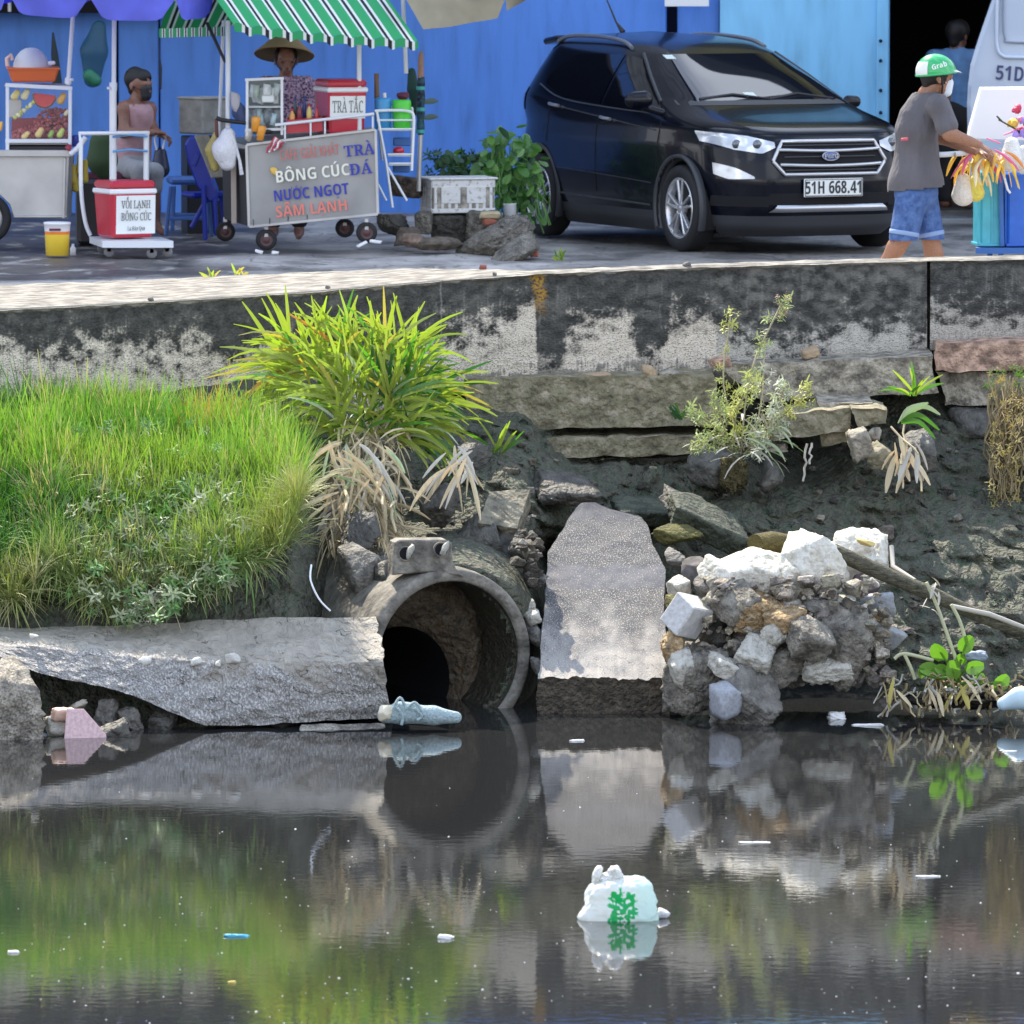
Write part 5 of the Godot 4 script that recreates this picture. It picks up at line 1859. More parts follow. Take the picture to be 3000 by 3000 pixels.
# ---------- on the water ----------
func make_floating() -> void:
	var c := P(1822, 2712, 33.6)
	c.y = 0
	var bag := thing("floating_bag", "white plastic bag with a green print floating on the canal", "plastic bag", c)
	var k := 33.5 / F
	var st := nu()
	# wide at the water, leaning to the left shoulder, flat top on the right
	blob(st, c + Vector3(-8, 44, 0) * k, Vector3(226, 148, 150) * k, Basis(), 4, .11, 3.8, 30, func(p: Vector3) -> Vector3:
		var t := clampf((p.y + 1.0) * .5, 0, 1)
		var w := lut([0, 1.08, .3, 1.04, .6, .90, 1, .84], t)
		return Vector3(p.x * w + .03 * t, p.y + .05 * p.x * t, p.z * w))
	var fm := mat("printed_film", L(.84, .85, .85), .4, {back = Color(.95, .96, .96), coat = .2, tex = bag_print()})
	fm.texture_repeat = false
	part(bag, "bag", flat_uv(st, c + Vector3(-130, 125, 0) * k, 250 * k, 190 * k), fm)
	mat("film_white", L(.82, .83, .83), .4, {back = Color(.7, .72, .72), coat = .2})
	for e in [[-74, 128, 30, 56, .3], [-46, 118, 44, 36, -.3], [-14, 132, 32, 50, -.35], [-30, 140, 24, 30, .6]]:
		st = nu()
		blob(st, c + Vector3(e[0], e[1], 0) * k, Vector3(e[2], e[3], 40) * k, Basis(Vector3.FORWARD, e[4]), int(e[0]), .22, 2.2, 10)
		part(bag, "handle", st, mats.film_white)
	st = nu()
	rock(st, c + Vector3(122, 12, 4) * k, Vector3(.06, .05, .05), Basis(Vector3.FORWARD, .5), 5, false, .2, 6)
	part(bag, "knotted_corner", st, mat("film_grey", L(.6, .6, .6), .5))
	var bl := thing("blue_bag", "pale blue plastic bag floating at the right edge beside the water hyacinth", "plastic bag", Vector3(P(2975, 2070, 41.4).x, 0, -41.4))
	st = nu()
	flesh(st, [[P(2940, 2062, 41.4), P(2985, 2045, 41.4), .04, .06], [P(2985, 2045, 41.4), P(3060, 2060, 41.4), .06, .05]], .012, .03)
	part(bl, "bag", st, mat("film_blue", L(.56, .70, .76), .4, {back = Color(.4, .5, .55)}))
	var fl := [[2450, 2092, 50, 42, "white_foam", "lump of white foam floating in front of the rubble heap"], [2542, 2122, 86, 12, "white_foam", "thin strip of white foam floating left of the water hyacinth"], [695, 2739, 70, 14, "cyan", "thin cyan plastic strip floating at the left"], [40, 2787, 34, 14, "white_foam", "small white scrap floating at the left edge"], [1306, 2742, 44, 22, "white_foam", "small white scrap floating in the middle left of the bag"], [2719, 2566, 78, 10, "white_foam", "thin white straw floating at the right"], [2210, 2467, 90, 8, "white_foam", "very thin white scrap floating above the bag to the right"], [680, 2876, 24, 12, "yellow_scrap", "tiny yellow leaf floating at the lower left"], [2860, 1925, 60, 36, "blue_cloth", "blue grey rag behind the water hyacinth"], [2960, 2200, 40, 8, "white_foam", "thin white sliver floating at the right edge"], [1690, 2168, 46, 10, "white_foam", "thin white sliver floating in front of the tilted slab"], [1800, 2080, 70, 26, "blue_cloth", "small bluish film floating at the foot of the tilted slab"]]
	mat("white_foam", L(.8, .8, .78), .6)
	mat("cyan", L(.10, .48, .70), .4)
	mat("yellow_scrap", L(.6, .5, .12), .6)
	mat("blue_cloth", L(.24, .29, .36), .7)
	for i in fl.size():
		var e: Array = fl[i]
		var at := Q(e[0], e[1] + e[3] * .3, 0.0) if e[1] > 2000 else P(e[0], e[1], 41.9)
		var kk := -at.z / F
		st = nu()
		rock(st, at + Vector3(0, e[3] * kk * .1, 0), Vector3(e[2] * kk, maxf(e[3] * kk * .7, .008), maxf(e[3] * kk * 1.2, .025)), Basis(Vector3.UP, R(-.2, .2)) * Basis(Vector3.FORWARD, R(-.06, .06)), 400 + i, true, .25, 7)
		solo("floating_scrap", st, mats[e[4]], e[5], "litter")
	# flecks of scum
	var xs := []
	var cs := []
	for i in 330:
		var p := Q(R(-60, 3060), lerpf(2200, 3040, sqrt(rng.randf())), 0.0)
		var s := R(.003, .0085) * (1.0 if rng.randf() < .93 else 1.7)
		xs.append(Transform3D(Basis().scaled(Vector3(s, s * .5, s)), p + Vector3(0, .001, 0)))
		var g := R(.35, .85)
		cs.append(Color(g, g, g))
	var sm := SphereMesh.new()
	sm.radial_segments = 8
	sm.rings = 4
	var o := many("scum_flecks", sm, mat("flecks", L(1, 1, 1), .6, {vc = true}), xs, cs)
	add_child(o, true)
	tag(o, "tiny white flecks of scum on the dark water", "scum", "", "stuff")


func bag_print() -> ImageTexture:
	var im := Image.create(500, 380, false, Image.FORMAT_RGB8)
	var n := FastNoiseLite.new()
	n.seed = 12
	n.frequency = .03
	n.fractal_octaves = 2
	# strokes of the print, half folded away
	var strokes := [[238, 150, 246, 250], [262, 146, 258, 240], [292, 150, 300, 246], [230, 170, 320, 158], [226, 205, 312, 200], [236, 246, 318, 240], [318, 160, 322, 236], [250, 222, 330, 216], [222, 262, 300, 272]]
	for y in 380:
		for x in 500:
			var p := Vector2(x, y) + Vector2(n.get_noise_2d(x * .5, y * .5), n.get_noise_2d(x * .5 + 300, y * .5)) * 20.0
			var d := 99.0
			for s in strokes:
				d = minf(d, p.distance_to(Geometry2D.get_closest_point_to_segment(p, Vector2(190 + (s[0] - 222) * 1.37, 84 + (s[1] - 146) * 1.33), Vector2(190 + (s[2] - 222) * 1.37, 84 + (s[3] - 146) * 1.33))))
			var a := smoothstep(24.0, 14.0, d) * smoothstep(-.40, -.05, n.get_noise_2d(x * .8 + 90, y * .8))
			var tint := smoothstep(280.0, 400.0, x) * .3
			im.set_pixel(x, y, Color(1, 1, 1).lerp(Color(.72, 1.0, .96), tint).lerp(Color(.10, .74, .40), clampf(a, 0, 1)))
	return ImageTexture.create_from_image(im)


# broken bits strewn over the bank and the heap, too small to name one by one
func make_chips() -> void:
	var xs := []
	var cs := []
	var st := nu()
	box(st, Transform3D(), Vector3(1, .8, .9), .12, .62)
	st.generate_normals()
	var me := st.commit()
	for i in 1050:
		var p: Vector3
		var pale := R(.10, .34)
		if i < 420:
			p = P(R(2060, 2600), R(1690, 2010), 41.75 + R(-.12, .1))
			pale = R(.25, .7)
		else:
			var x := R(-1.15, 4.0)
			var y := R(.02, 1.45)
			var d := bank_depth(x, y)
			p = Vector3(x, y, -d + R(.0, .10))
			if i > 900:
				p = P(R(1500, 1585), R(1560, 2060), 42.6 + R(-.2, .3))
			pale = R(.05, .24) if rng.randf() < .85 else R(.3, .5)
			if Vector2(p.x + .376, p.y - .34).length() < .62: continue
		var s := R(.02, .065) if rng.randf() < .85 else R(.06, .12)
		xs.append(Transform3D(Basis.from_euler(RV(3.0)).scaled(Vector3(s, s * R(.5, 1.0), s)), p))
		cs.append(Color(pale, pale * R(.90, .98), pale * R(.78, .94)))
	var o := many("rubble_chips", me, mat("chips", L(1, 1, 1), .9, {vc = true, tex = tx.crete, scale = 3.0, bump = tx.bump, deep = 1.5}), xs, cs)
	add_child(o, true)
	var mx := []
	var mc := []
	for i in 900:
		var x := R(-.9, 3.6)
		var y := R(.45, 1.5)
		var q := Vector3(x, y, 0)
		if N(q * 14.0) < .02 or Vector2(x + .376, y - .34).length() < .75: continue
		var d := bank_depth(x, y)
		mx.append(Transform3D(Basis.from_euler(Vector3(R(.2, 1.6), R(0, TAU), R(-.6, .6))).scaled(Vector3.ONE * R(.025, .06)), Vector3(x, y, -d + R(.02, .12))))
		var g := R(.5, 1.3)
		mc.append(Color(.030 * g, .055 * g, .030 * g) if rng.randf() < .85 else Color(.11 * g, .11 * g, .06 * g))
	var mo := many("creeping_plants", sprig(7), mat("creeper_leaf", L(1, 1, 1), .7, {vc = true}), mx, mc)
	add_child(mo, true)
	tag(mo, "dark green creeping plants and moss on the shaded bank under the beams", "ground cover", "", "stuff")
	tag(o, "small chips of stone and mortar strewn over the muddy bank and the heap", "rubble", "", "stuff")


# ---------- people ----------
func hand_bones(wrist: Vector3, along: Vector3, palm: Vector3, curl: float, thumb_side: float) -> Array:
	# a palm, four fingers of unequal length bent towards the palm, and a thumb from the side
	var f := along.normalized()
	var n := (palm - f * palm.dot(f)).normalized()
	var s := f.cross(n) * thumb_side
	var out := [[wrist, wrist + f * .045, .024, .026, n, 1.7], [wrist + f * .04 + s * .018, wrist + f * .085 + s * .024, .018, .014, n, 1.4], [wrist + f * .04 - s * .018, wrist + f * .08 - s * .024, .018, .013, n, 1.4]]
	var lens := [.068, .076, .070, .054]
	for i in 4:
		var o := wrist + f * (.088 - .004 * absf(i - 1.2)) + s * (.027 - .018 * i)
		var a := curl * (.5 + .08 * i)
		var d1 := (f * cos(a) + n * sin(a)).normalized()
		var d2 := (f * cos(a * 2.2) + n * sin(a * 2.2)).normalized()
		var k1: Vector3 = o + d1 * lens[i] * .5
		out.append([o - f * .012, k1, .0088, .0080])
		out.append([k1, k1 + d2 * lens[i] * .5, .0080, .0062])
	var t0 := wrist + f * .026 + s * .022
	var t1 := t0 + (s * .8 + f * .55 + n * .35).normalized() * .036
	out.append([t0, t1, .012, .010])
	out.append([t1, t1 + (f * .8 + s * .15 + n * .5).normalized() * .03, .0095, .0075])
	return out


func head_bones(c: Vector3, fwd: Vector3, up: Vector3) -> Array:
	var f := fwd.normalized()
	var u := (up - f * up.dot(f)).normalized()
	var r := u.cross(f)
	return [
		[c + u * .025 - f * .018, c + u * .02 + f * .012, .092, .088, r, 1.14],
		[c - u * .03 + f * .03, c - u * .075 + f * .052, .062, .042, r, 1.08],
		[c + f * .088 - u * .005, c + f * .112 - u * .038, .012, .017],
		[c + f * .092 + u * .018 - r * .03, c + f * .092 + u * .018 + r * .03, .016, .016],
		[c + f * .088 - u * .066 - r * .016, c + f * .088 - u * .066 + r * .016, .013, .013],
		[c + r * .082 - u * .008 - f * .008, c + r * .086 - u * .03 - f * .002, .020, .013, r, 1.8],
		[c - r * .082 - u * .008 - f * .008, c - r * .086 - u * .03 - f * .002, .020, .013, r, 1.8]]


func face_parts(o: Node3D, c: Vector3, fwd: Vector3, up: Vector3) -> void:
	var f := fwd.normalized()
	var u := (up - f * up.dot(f)).normalized()
	var r := u.cross(f)
	for s in [-1.0, 1.0]:
		var st := nu()
		rock(st, c + f * .087 + r * .033 * s - u * .004, Vector3(.03, .014, .014), Basis(r, u, f), 3, false, .02, 4)
		part(o, "eye", st, mats.hair)
		st = nu()
		tube(st, [c + f * .098 + r * .016 * s + u * .022, c + f * .096 + r * .035 * s + u * .027, c + f * .082 + r * .055 * s + u * .018], .005, 5)
		part(o, "eyebrow", st, mats.hair)
	var st2 := nu()
	tube(st2, [c + f * .093 - u * .066 - r * .022, c + f * .102 - u * .064, c + f * .093 - u * .066 + r * .022], .006, 5)
	part(o, "mouth", st2, mat("lips", L(.22, .07, .06), .5))


func limb(a: Vector3, b: Vector3, c: Vector3, r0: float, r1: float, r2: float) -> Array:
	return [[a, b, r0, r1], [b, c, r1 * 1.04, r2]]


# ---------- left of the street ----------
func cooler(parent: Node3D, c: Vector3, yaw: float, w: float, dp: float, h: float, tilt := 0.0) -> Basis:
	# c = middle of the base
	var b := Basis(Vector3.UP, yaw) * Basis(Vector3.FORWARD, tilt)
	var st := nu()
	box(st, Transform3D(b, c + b.y * h * .40), Vector3(w, h * .80, dp), .02, .90)
	part(parent, "body", st, mats.red_plastic)
	st = nu()
	box(st, Transform3D(b, c + b.y * h * .80), Vector3(w + .016, h * .09, dp + .016), .01)
	part(parent, "rim", st, mats.white_plastic)
	st = nu()
	box(st, Transform3D(b, c + b.y * h * .91), Vector3(w + .004, h * .15, dp + .004), .022)
	part(parent, "lid", st, mats.red_plastic)
	return b


func make_street_left() -> void:
	var d := 53.4
	var k := d / F
	# dark eave over the blue wall
	var st := nu()
	bx(st, P(60, -40, 59.2), Vector3(3.2, .44, .14))
	solo("eave_board", st, mats.black_room, "dark board along the top of the blue wall at the left", "board")
	st = nu()
	tube(st, [P(28, -30, 58.6), P(28, 34, 58.6)], .016, 8)
	solo("grey_tube", st, mats.steel, "short grey tube hanging under the dark board at the top left", "tube")
	# fruit cart
	var cart := thing("fruit_cart", "stainless steel fruit cart with a glass display case at the left edge", "food cart", Vector3(P(60, 640, d).x, ST, -d))
	st = nu()
	var ph := PackedVector2Array([Vector2(-260, -455), Vector2(204, -455), Vector2(195, -640), Vector2(40, -640), Vector2(28, -600), Vector2(-10, -562), Vector2(-60, -556), Vector2(-110, -600), Vector2(-120, -640), Vector2(-250, -640)])
	var o0 := P(0, 0, d)
	for i in ph.size():
		var q := P(ph[i].x, -ph[i].y, d)
		ph[i] = Vector2(q.x, q.y)
	prism(st, ph, Transform3D(Basis(), Vector3(0, 0, -d)), .60, .006)
	part(cart, "body", st, mats.steel)
	st = nu()
	bar(st, P(-260, 449, d - .02), P(208, 449, d - .02), .04, .05)
	bar(st, P(190, 462, d - .015), P(186, 640, d - .015), .035, .02)
	bar(st, P(40, 634, d - .012), P(196, 634, d - .012), .025, .018)
	part(cart, "edge_rail", st, mats.steel)
	st = nu()
	tube(st, [P(206, 452, d - .1), P(228, 434, d - .1), P(252, 402, d - .1)], .022, 10)
	part(cart, "push_handle", st, mats.white_tube)
	# wheel
	var wc := P(-42, 640, d - .01)
	var wx := Transform3D(Basis(Vector3.RIGHT, PI / 2), wc)
	st = nu()
	lathe(st, [.13, -.03, .175, -.035, .195, -.01, .195, .02, .175, .04, .13, .035, .13, -.03], wx, 32)
	part(cart, "tyre", st, mats.black_rubber)
	st = nu()
	lathe(st, [.02, .03, .10, .02, .13, .03, .13, -.02, .02, -.02], wx, 24)
	part(cart, "rim", st, mats.steel)
	# display case
	var cs := thing("display_case", "glass display case full of fruit on the steel cart at the left", "display case", P(110, 440, d - .05))
	var dz := .42
	for e in [[22, 244, 22, 442], [206, 256, 205, 440]]:
		for z in [0.0, dz]:
			st = nu()
			bar(st, P(e[0], e[1], d + z), P(e[2], e[3], d + z), .026, .026)
			part(cs, "post", st, mats.white_tube)
	for e in [[16, 249, 212, 259], [16, 413, 210, 413]]:
		for z in [0.0, dz]:
			st = nu()
			bar(st, P(e[0], e[1], d + z - .004), P(e[2], e[3], d + z - .004), .03 if e[1] < 300 else .02, .03)
			part(cs, "rail", st, mats.white_tube)
	st = nu()
	var pa := P(112, 419, d + .21)
	bx(st, pa, Vector3(.47, .012, .42))
	part(cs, "shelf", st, mats.steel)
	st = nu()
	bx(st, P(112, 252, d + .21) + Vector3(0, .01, 0), Vector3(.49, .008, .44))
	part(cs, "top_sheet", st, mats.steel)
	st = nu()
	bx(st, P(112, 434, d + .2), Vector3(.44, .05, .34))
	part(cs, "dark_tray", st, mats.black_plastic)
	st = nu()
	bx(st, P(112, 336, d + .004), Vector3(.455, .39, .004), 0, .001)
	part(cs, "front_pane", st, mats.glass)
	# the fruit
	var lych := mat("lychee", L(1, 1, 1), .5, {vc = true})
	var sm := SphereMesh.new()
	sm.radius = .5
	sm.height = 1.0
	sm.radial_segments = 10
	sm.rings = 6
	var xs := []
	var cc := []
	for i in 330:
		var px := R(34, 202)
		var t := rng.randf()
		var y0 := lut([30, 385, 60, 366, 110, 335, 150, 318, 204, 322], px)
		var py := lerpf(y0, 404, t)
		var p := P(px, py, d + .06 + .26 * (1 - t) + R(0, .04))
		xs.append(Transform3D(Basis().scaled(Vector3.ONE * R(.024, .032)), p))
		var g := Vector3(.34, .045, .055).lerp(Vector3(.55, .17, .16), rng.randf()) * R(.6, 1.15)
		cc.append(Color(g.x, g.y, g.z))
	var ly := many("lychee_pile", sm, lych, xs, cc)
	add_child(ly, true)
	tag(ly, "pile of dark red lychees behind the glass of the fruit cart", "fruit", "", "stuff")
	st = nu()
	bx(st, P(116, 385, d + .3), Vector3(.42, .2, .1))
	part(cs, "fruit_tray", st, mat("fruit_crate", L(.26, .05, .06), .8))
	st = nu()
	bx(st, P(45, 318, d + .33), Vector3(.10, .14, .02))
	part(cs, "grey_panel", st, mats.steel)
	var fr := [[78, 396, 34, 22, "mango_yellow", "yellow mango at the lower left of the lychees"], [118, 388, 26, 30, "mango_yellow", "yellow mango in the middle of the front row of fruit"], [151, 392, 20, 24, "mango_green", "green mango in the front row of fruit"], [180, 389, 24, 30, "mango_lime", "lime green mango at the right of the front row"], [48, 277, 28, 28, "mango_pale", "pale yellow fruit at the upper left of the case"], [77, 275, 28, 32, "mango_cream", "cream yellow fruit left of the watermelon"], [183, 288, 28, 34, "mango_orange", "orange mango right of the watermelon"], [3, 370, 16, 40, "mango_orange", "orange fruit at the left edge outside the case"], [196, 330, 16, 18, "mango_cream", "small cream fruit at the right post of the case"]]
	mat("mango_yellow", L(.80, .60, .22), .5)
	mat("mango_green", L(.30, .50, .10), .5)
	mat("mango_lime", L(.58, .66, .16), .5)
	mat("mango_pale", L(.85, .70, .25), .5)
	mat("mango_cream", L(.85, .80, .48), .5)
	mat("mango_orange", L(.85, .48, .10), .5)
	for e in fr:
		st = nu()
		var c := P(e[0], e[1], d + (.05 if e[1] > 340 else .12))
		flesh(st, [[c + Vector3(-.2 * e[2] * k, -.22 * e[3] * k, 0), c + Vector3(.1 * e[2] * k, .24 * e[3] * k, 0), .40 * minf(e[2], e[3]) * k, .32 * minf(e[2], e[3]) * k]], .006, .01)
		solo("mango", st, mats[e[4]], e[5], "fruit", "fruit in the display case")
	for i in 7:
		st = nu()
		var c := P(lerpf(44, 98, i / 6.0), lerpf(344, 300, i / 6.0), d + .1)
		rock(st, c, Vector3(.032, .036, .03), Basis.from_euler(RV(1)), i, false, .1, 5)
		solo("cut_fruit", st, mats.mango_cream if i % 2 else mats.mango_lime, "pale green fruit piece, %s of the slanting string beside the lychees" % ["lowest", "second from below", "third from below", "middle one", "third from the top", "second from the top", "topmost"][i], "fruit", "pale green fruit pieces")
	# half watermelon
	var wm := thing("watermelon_half", "half watermelon with its red cut face at the top of the display case", "fruit", P(131, 312, d + .1))
	var wb := Transform3D(Basis(Vector3.FORWARD, .12) * Basis(Vector3.RIGHT, PI / 2 - .25), P(131, 276, d + .12))
	st = nu()
	for i in 20:
		var a0 := PI * i / 20
		var a1 := PI * (i + 1) / 20
		tri(st, wb * Vector3(0, .004, 0), wb * Vector3(cos(a0) * .082, .004, sin(a0) * .1), wb * Vector3(cos(a1) * .082, .004, sin(a1) * .1))
	part(wm, "red_flesh", st, mat("melon_red", L(.66, .06, .06), .5))
	st = nu()
	grid(st, func(u: float, v: float) -> Vector3:
		var a := PI * u
		return wb * Vector3(cos(a) * .094 * cos(v * 1.5), -sin(v * 1.5) * .09, sin(a) * .112 * cos(v * 1.5)), 20, 6)
	part(wm, "rind", st, mat("melon_rind", L(.75, .70, .50), .5))
	# orange basket and white dome
	var bk := thing("orange_basket", "orange plastic basket on top of the fruit display case", "basket", P(98, 240, d + .2))
	st = nu()
	box(st, Transform3D(Basis(Vector3.UP, .1), P(97, 219, d + .2)), Vector3(.38, .105, .30), .012, .86)
	part(bk, "tub", st, mat("orange_plastic", L(.72, .16, .045), .4))
	st = nu()
	box(st, Transform3D(Basis(Vector3.UP, .1), P(97, 200, d + .2)), Vector3(.40, .018, .32), .006)
	part(bk, "rim", st, mats.orange_plastic)
	st = nu()
	tube(st, [P(22, 194, d + .1), P(20, 172, d + .1), P(32, 160, d + .1), P(36, 176, d + .1)], .016, 8)
	part(bk, "peach_cloth", st, mat("peach_scrap", L(.75, .52, .42), .8))
	var dm := thing("white_dome_lid", "white domed sieve lid lying in the orange basket", "lid", P(92, 200, d + .2))
	st = nu()
	lathe(st, [.136, .0, .132, .04, .115, .088, .08, .130, .04, .152, 0, .158], Transform3D(Basis(), P(91, 200, d + .2)), 28)
	part(dm, "dome", st, mat("white_mesh", L(.86, .87, .88), .5, {tex = tx.fine, scale = 8.0}))
	st = nu()
	bar(st, P(140, 185, d + .15), P(162, 184, d + .15), .026, .03, .008)
	part(dm, "handle", st, mats.white_plastic)
	# the pole of the cart
	st = nu()
	tube(st, [P(199, 250, d + .03), P(216, 20, d + .03), P(222, -60, d + .03)], .0165, 12)
	part(cart, "canopy_pole", st, mats.white_tube)
	st = nu()
	tube(st, [P(199, 246, d + .03), P(201, 228, d + .03)], .027, 12)
	tube(st, [P(200, 236, d + .03), P(213, 233, d)], .012, 8)
	part(cart, "pole_clamp", st, mats.white_tube)
	# parasol
	make_parasol()
	# hanging green net bag
	st = nu()
	flesh(st, [[P(290, 80, 57.5), P(276, 150, 57.5), .06, .11], [P(276, 150, 57.5), P(270, 232, 57.5), .11, .07]], .02, .03)
	solo("net_bag", st, mat("teal_film", L(.008, .07, .10, .6), .5), "dark teal plastic bag hanging in front of the blue wall at the left", "bag")
	st = nu()
	flesh(st, [[P(262, 222, 57.3), P(280, 236, 57.3), .055, .05]], .012, .03)
	solo("green_bag", st, mat("dim_green", L(.02, .16, .09), .6), "dark green bundle at the bottom of the hanging teal bag", "bag")
	st = nu()
	tube(st, [P(155, 95, 57.0), P(160, 160, 57), P(168, 245, 57)], [.008, .03, .04], 10)
	solo("folded_parasol", st, mat("dark_green_cloth", L(.012, .02, .025), .8), "dark folded parasol standing behind the fruit cart", "parasol")
	st = nu()
	tube(st, [P(466, 108, 59.0), P(468, 170, 59.0), P(470, 200, 59.0), P(470, 262, 59.0)], [.006, .01, .028, .02], 8, true, .5)
	solo("black_strap", st, mats.black_plastic, "black strap hanging on the blue wall between the two carts", "strap")
	# yellow bucket
	var bu := thing("yellow_bucket", "yellow paint bucket with a white top standing under the fruit cart", "bucket", P(168, 750, 52.4))
	var bb := P(168, 748, 52.4)
	var kb := 52.4 / F
	st = nu()
	lathe(st, [0, 0, 34 * kb, 0, 36.5 * kb, 66 * kb], Transform3D(Basis(), bb), 28)
	part(bu, "bucket", st, mat("yellow_plastic", L(.85, .60, .05), .35, {coat = .3}))
	st = nu()
	lathe(st, [36.6 * kb, 62 * kb, 37 * kb, 72 * kb], Transform3D(Basis(), bb), 28)
	part(bu, "orange_band", st, mat("orange_band", L(.80, .22, .03), .4))
	st = nu()
	lathe(st, [37.2 * kb, 71 * kb, 38.5 * kb, 90 * kb, 40 * kb, 91 * kb, 40 * kb, 97 * kb, 36 * kb, 98 * kb, 0, 97 * kb], Transform3D(Basis(), bb), 28)
	part(bu, "white_lid", st, mats.white_plastic)
	st = nu()
	bx(st, bb + Vector3(-4 * kb, 77 * kb, 38.2 * kb), Vector3(34 * kb, 7 * kb, .006), 0, .001)
	part(bu, "dark_mark", st, mat("maroon", L(.12, .02, .05), .6))
	st = nu()
	lathe(st, [0, 0, .022, 0, .022, .05, .01, .07, .01, .085, 0, .085], Transform3D(Basis(), P(214, 748, 52.6)), 12)
	solo("small_bottle", st, mats.white_plastic, "small white bottle beside the yellow bucket", "bottle")
	# hand truck
	var ht := thing("hand_truck", "white platform hand truck carrying a red cooler box", "hand truck", Vector3(P(390, 745, 52.6).x, ST, -52.6))
	st = nu()
	slab_box(st, [P(300, 706, 52.2), P(508, 706, 52.2), P(470, 694, 52.85), P(262, 692, 52.85)], .05)
	part(ht, "platform", st, mats.white_tube)
	st = nu()
	tube(st, smooth_path([P(265, 690, 52.75), P(250, 650, 52.75), P(238, 560, 52.75), P(237, 440, 52.75), P(240, 405, 52.75)], 4), .016, 10)
	tube(st, [P(237, 412, 52.75), P(232, 391, 52.75), P(436, 389, 53.1)], .015, 10)
	tube(st, [P(429, 389, 53.1), P(427, 680, 53.1)], .022, 10)
	part(ht, "handle", st, mats.white_tube)
	for yy in [398, 441]:
		st = nu()
		tube(st, [P(330, yy + 3, 53.0), P(380, yy - 3, 53.0), P(432, yy + 2, 53.05)], .010, 6)
		part(ht, "blue_cord", st, mat("blue_cord", L(.12, .34, .62), .7))
	for e in [[320, 738, 52.3], [445, 742, 52.25], [490, 738, 52.3], [300, 728, 52.8]]:
		st = nu()
		lathe(st, [0, -.015, .034, -.015, .04, -.008, .04, .008, .034, .015, 0, .015], Transform3D(Basis(Vector3.RIGHT, PI / 2), P(e[0], e[1], e[2])), 14)
		bar(st, P(e[0], e[1], e[2]), P(e[0], e[1] - 24, e[2]), .03, .035)
		part(ht, "caster", st, mat("grey_caster", L(.2, .2, .21), .6))
	var co := thing("red_cooler_box", "red cooler box with a white paper sign on the hand truck", "cooler box", P(365, 692, 52.5))
	var yaw := .46
	var cb := cooler(co, P(366, 694, 52.55), yaw, .365, .33, .43)
	st = nu()
	var fb := Basis(Vector3.UP, yaw)
	var fc := P(366, 694, 52.55) + fb.z * .158 + fb.x * .02
	var face := Basis(fb.x, Vector3.UP, fb.z) * Basis(Vector3.RIGHT, .045)
	box(st, Transform3D(face, fc + Vector3(0, .172, 0)), Vector3(.315, .285, .004), .001)
	var pp := part(co, "paper_sign", st, mats.paper)
	for e in [["VỐI LẠNH", .262, .046, .95], ["BÔNG CÚC", .172, .046, .92], ["La Hán Quả", .085, .024, .9]]:
		lettering(co, e[0], "Droid Serif", e[1] * 0 + e[2] * 1.25, fc + Vector3(0, e[1] - .015, 0) + fb.z * .009, face, mat("faded_ink", L(.16, .16, .16), .8), .60)
	# stacked things behind the hand truck
	st = nu()
	flesh(st, [[P(300, 420, 54.6), P(300, 470, 54.6), .10, .12], [P(300, 470, 54.6), P(305, 500, 54.6), .11, .08]], .02, .03)
	solo("green_sack", st, mat("green_net", L(.075, .13, .05), .8, {tex = tx.grit, scale = 4.0}), "bulging green net sack behind the hand truck", "sack")
	for e in [[216, 510, 22, 60], [234, 480, 20, 70], [250, 500, 18, 80], [222, 540, 20, 40]]:
		st = nu()
		var c := P(e[0], e[1], 53.9)
		flesh(st, [[c + Vector3(0, e[3] * .35 * k, 0), c - Vector3(0, e[3] * .35 * k, 0), e[2] * .42 * k, e[2] * .55 * k]], .012, .02)
		solo("yellow_bag", st, mat("yellow_film", L(.62, .46, .06), .45, {back = Color(.5, .4, .1)}), "yellow fruit bag, %s, at the right side of the fruit cart" % {216: "leftmost and middle high", 234: "highest of the four", 250: "rightmost of the four", 222: "lowest of the four"}[e[0]], "bag", "yellow bags on the fruit cart")
	st = nu()
	rock(st, P(219, 412, 53.6), Vector3(.07, .09, .07), Basis(), 8, false, .1, 7)
	solo("indigo_bag", st, mat("indigo_film", L(.06, .09, .45), .5), "small indigo bag at the corner of the fruit cart", "bag")
	st = nu()
	rock(st, P(200, 432, 53.3), Vector3(.05, .05, .05), Basis(), 9, false, .1, 6)
	solo("red_lamp", st, mat("dull_red", L(.4, .05, .07), .5), "small red reflector on the corner of the fruit cart", "reflector")
	st = nu()
	bx(st, P(265, 620, 54.4), Vector3(.22, .5, .3), .1, .03)
	solo("dark_bin", st, mats.black_plastic, "dark bin behind the hand truck", "bin")
	st = nu()
	bx(st, P(290, 515, 54.7), Vector3(.35, .05, .3), .1, .01)
	solo("maroon_tray", st, mat("maroon", L(.12, .02, .05), .6), "maroon tray under the green net sack", "tray")
	seated_person()
	# low stool
	var so := thing("plastic_stool", "mid blue plastic stool beside the dark blue chair", "stool", P(552, 695, 55.4))
	var sb := mat("stool_blue", L(.045, .13, .38), .45)
	st = nu()
	bx(st, P(552, 528, 55.4), Vector3(.32, .06, .30), .15, .02)
	part(so, "seat", st, sb)
	for e in [[500, 545, 486, 690, 55.25], [606, 545, 620, 694, 55.2], [510, 545, 505, 676, 55.6], [598, 545, 604, 676, 55.6]]:
		st = nu()
		bar(st, P(e[0], e[1], e[4]), P(e[2], e[3], e[4]), .055, .03, .006)
		part(so, "leg", st, sb)
	st = nu()
	bar(st, P(494, 640, 55.24), P(614, 640, 55.2), .03, .03, .006)
	bar(st, P(508, 630, 55.6), P(600, 630, 55.6), .03, .03, .006)
	part(so, "stretcher", st, sb)
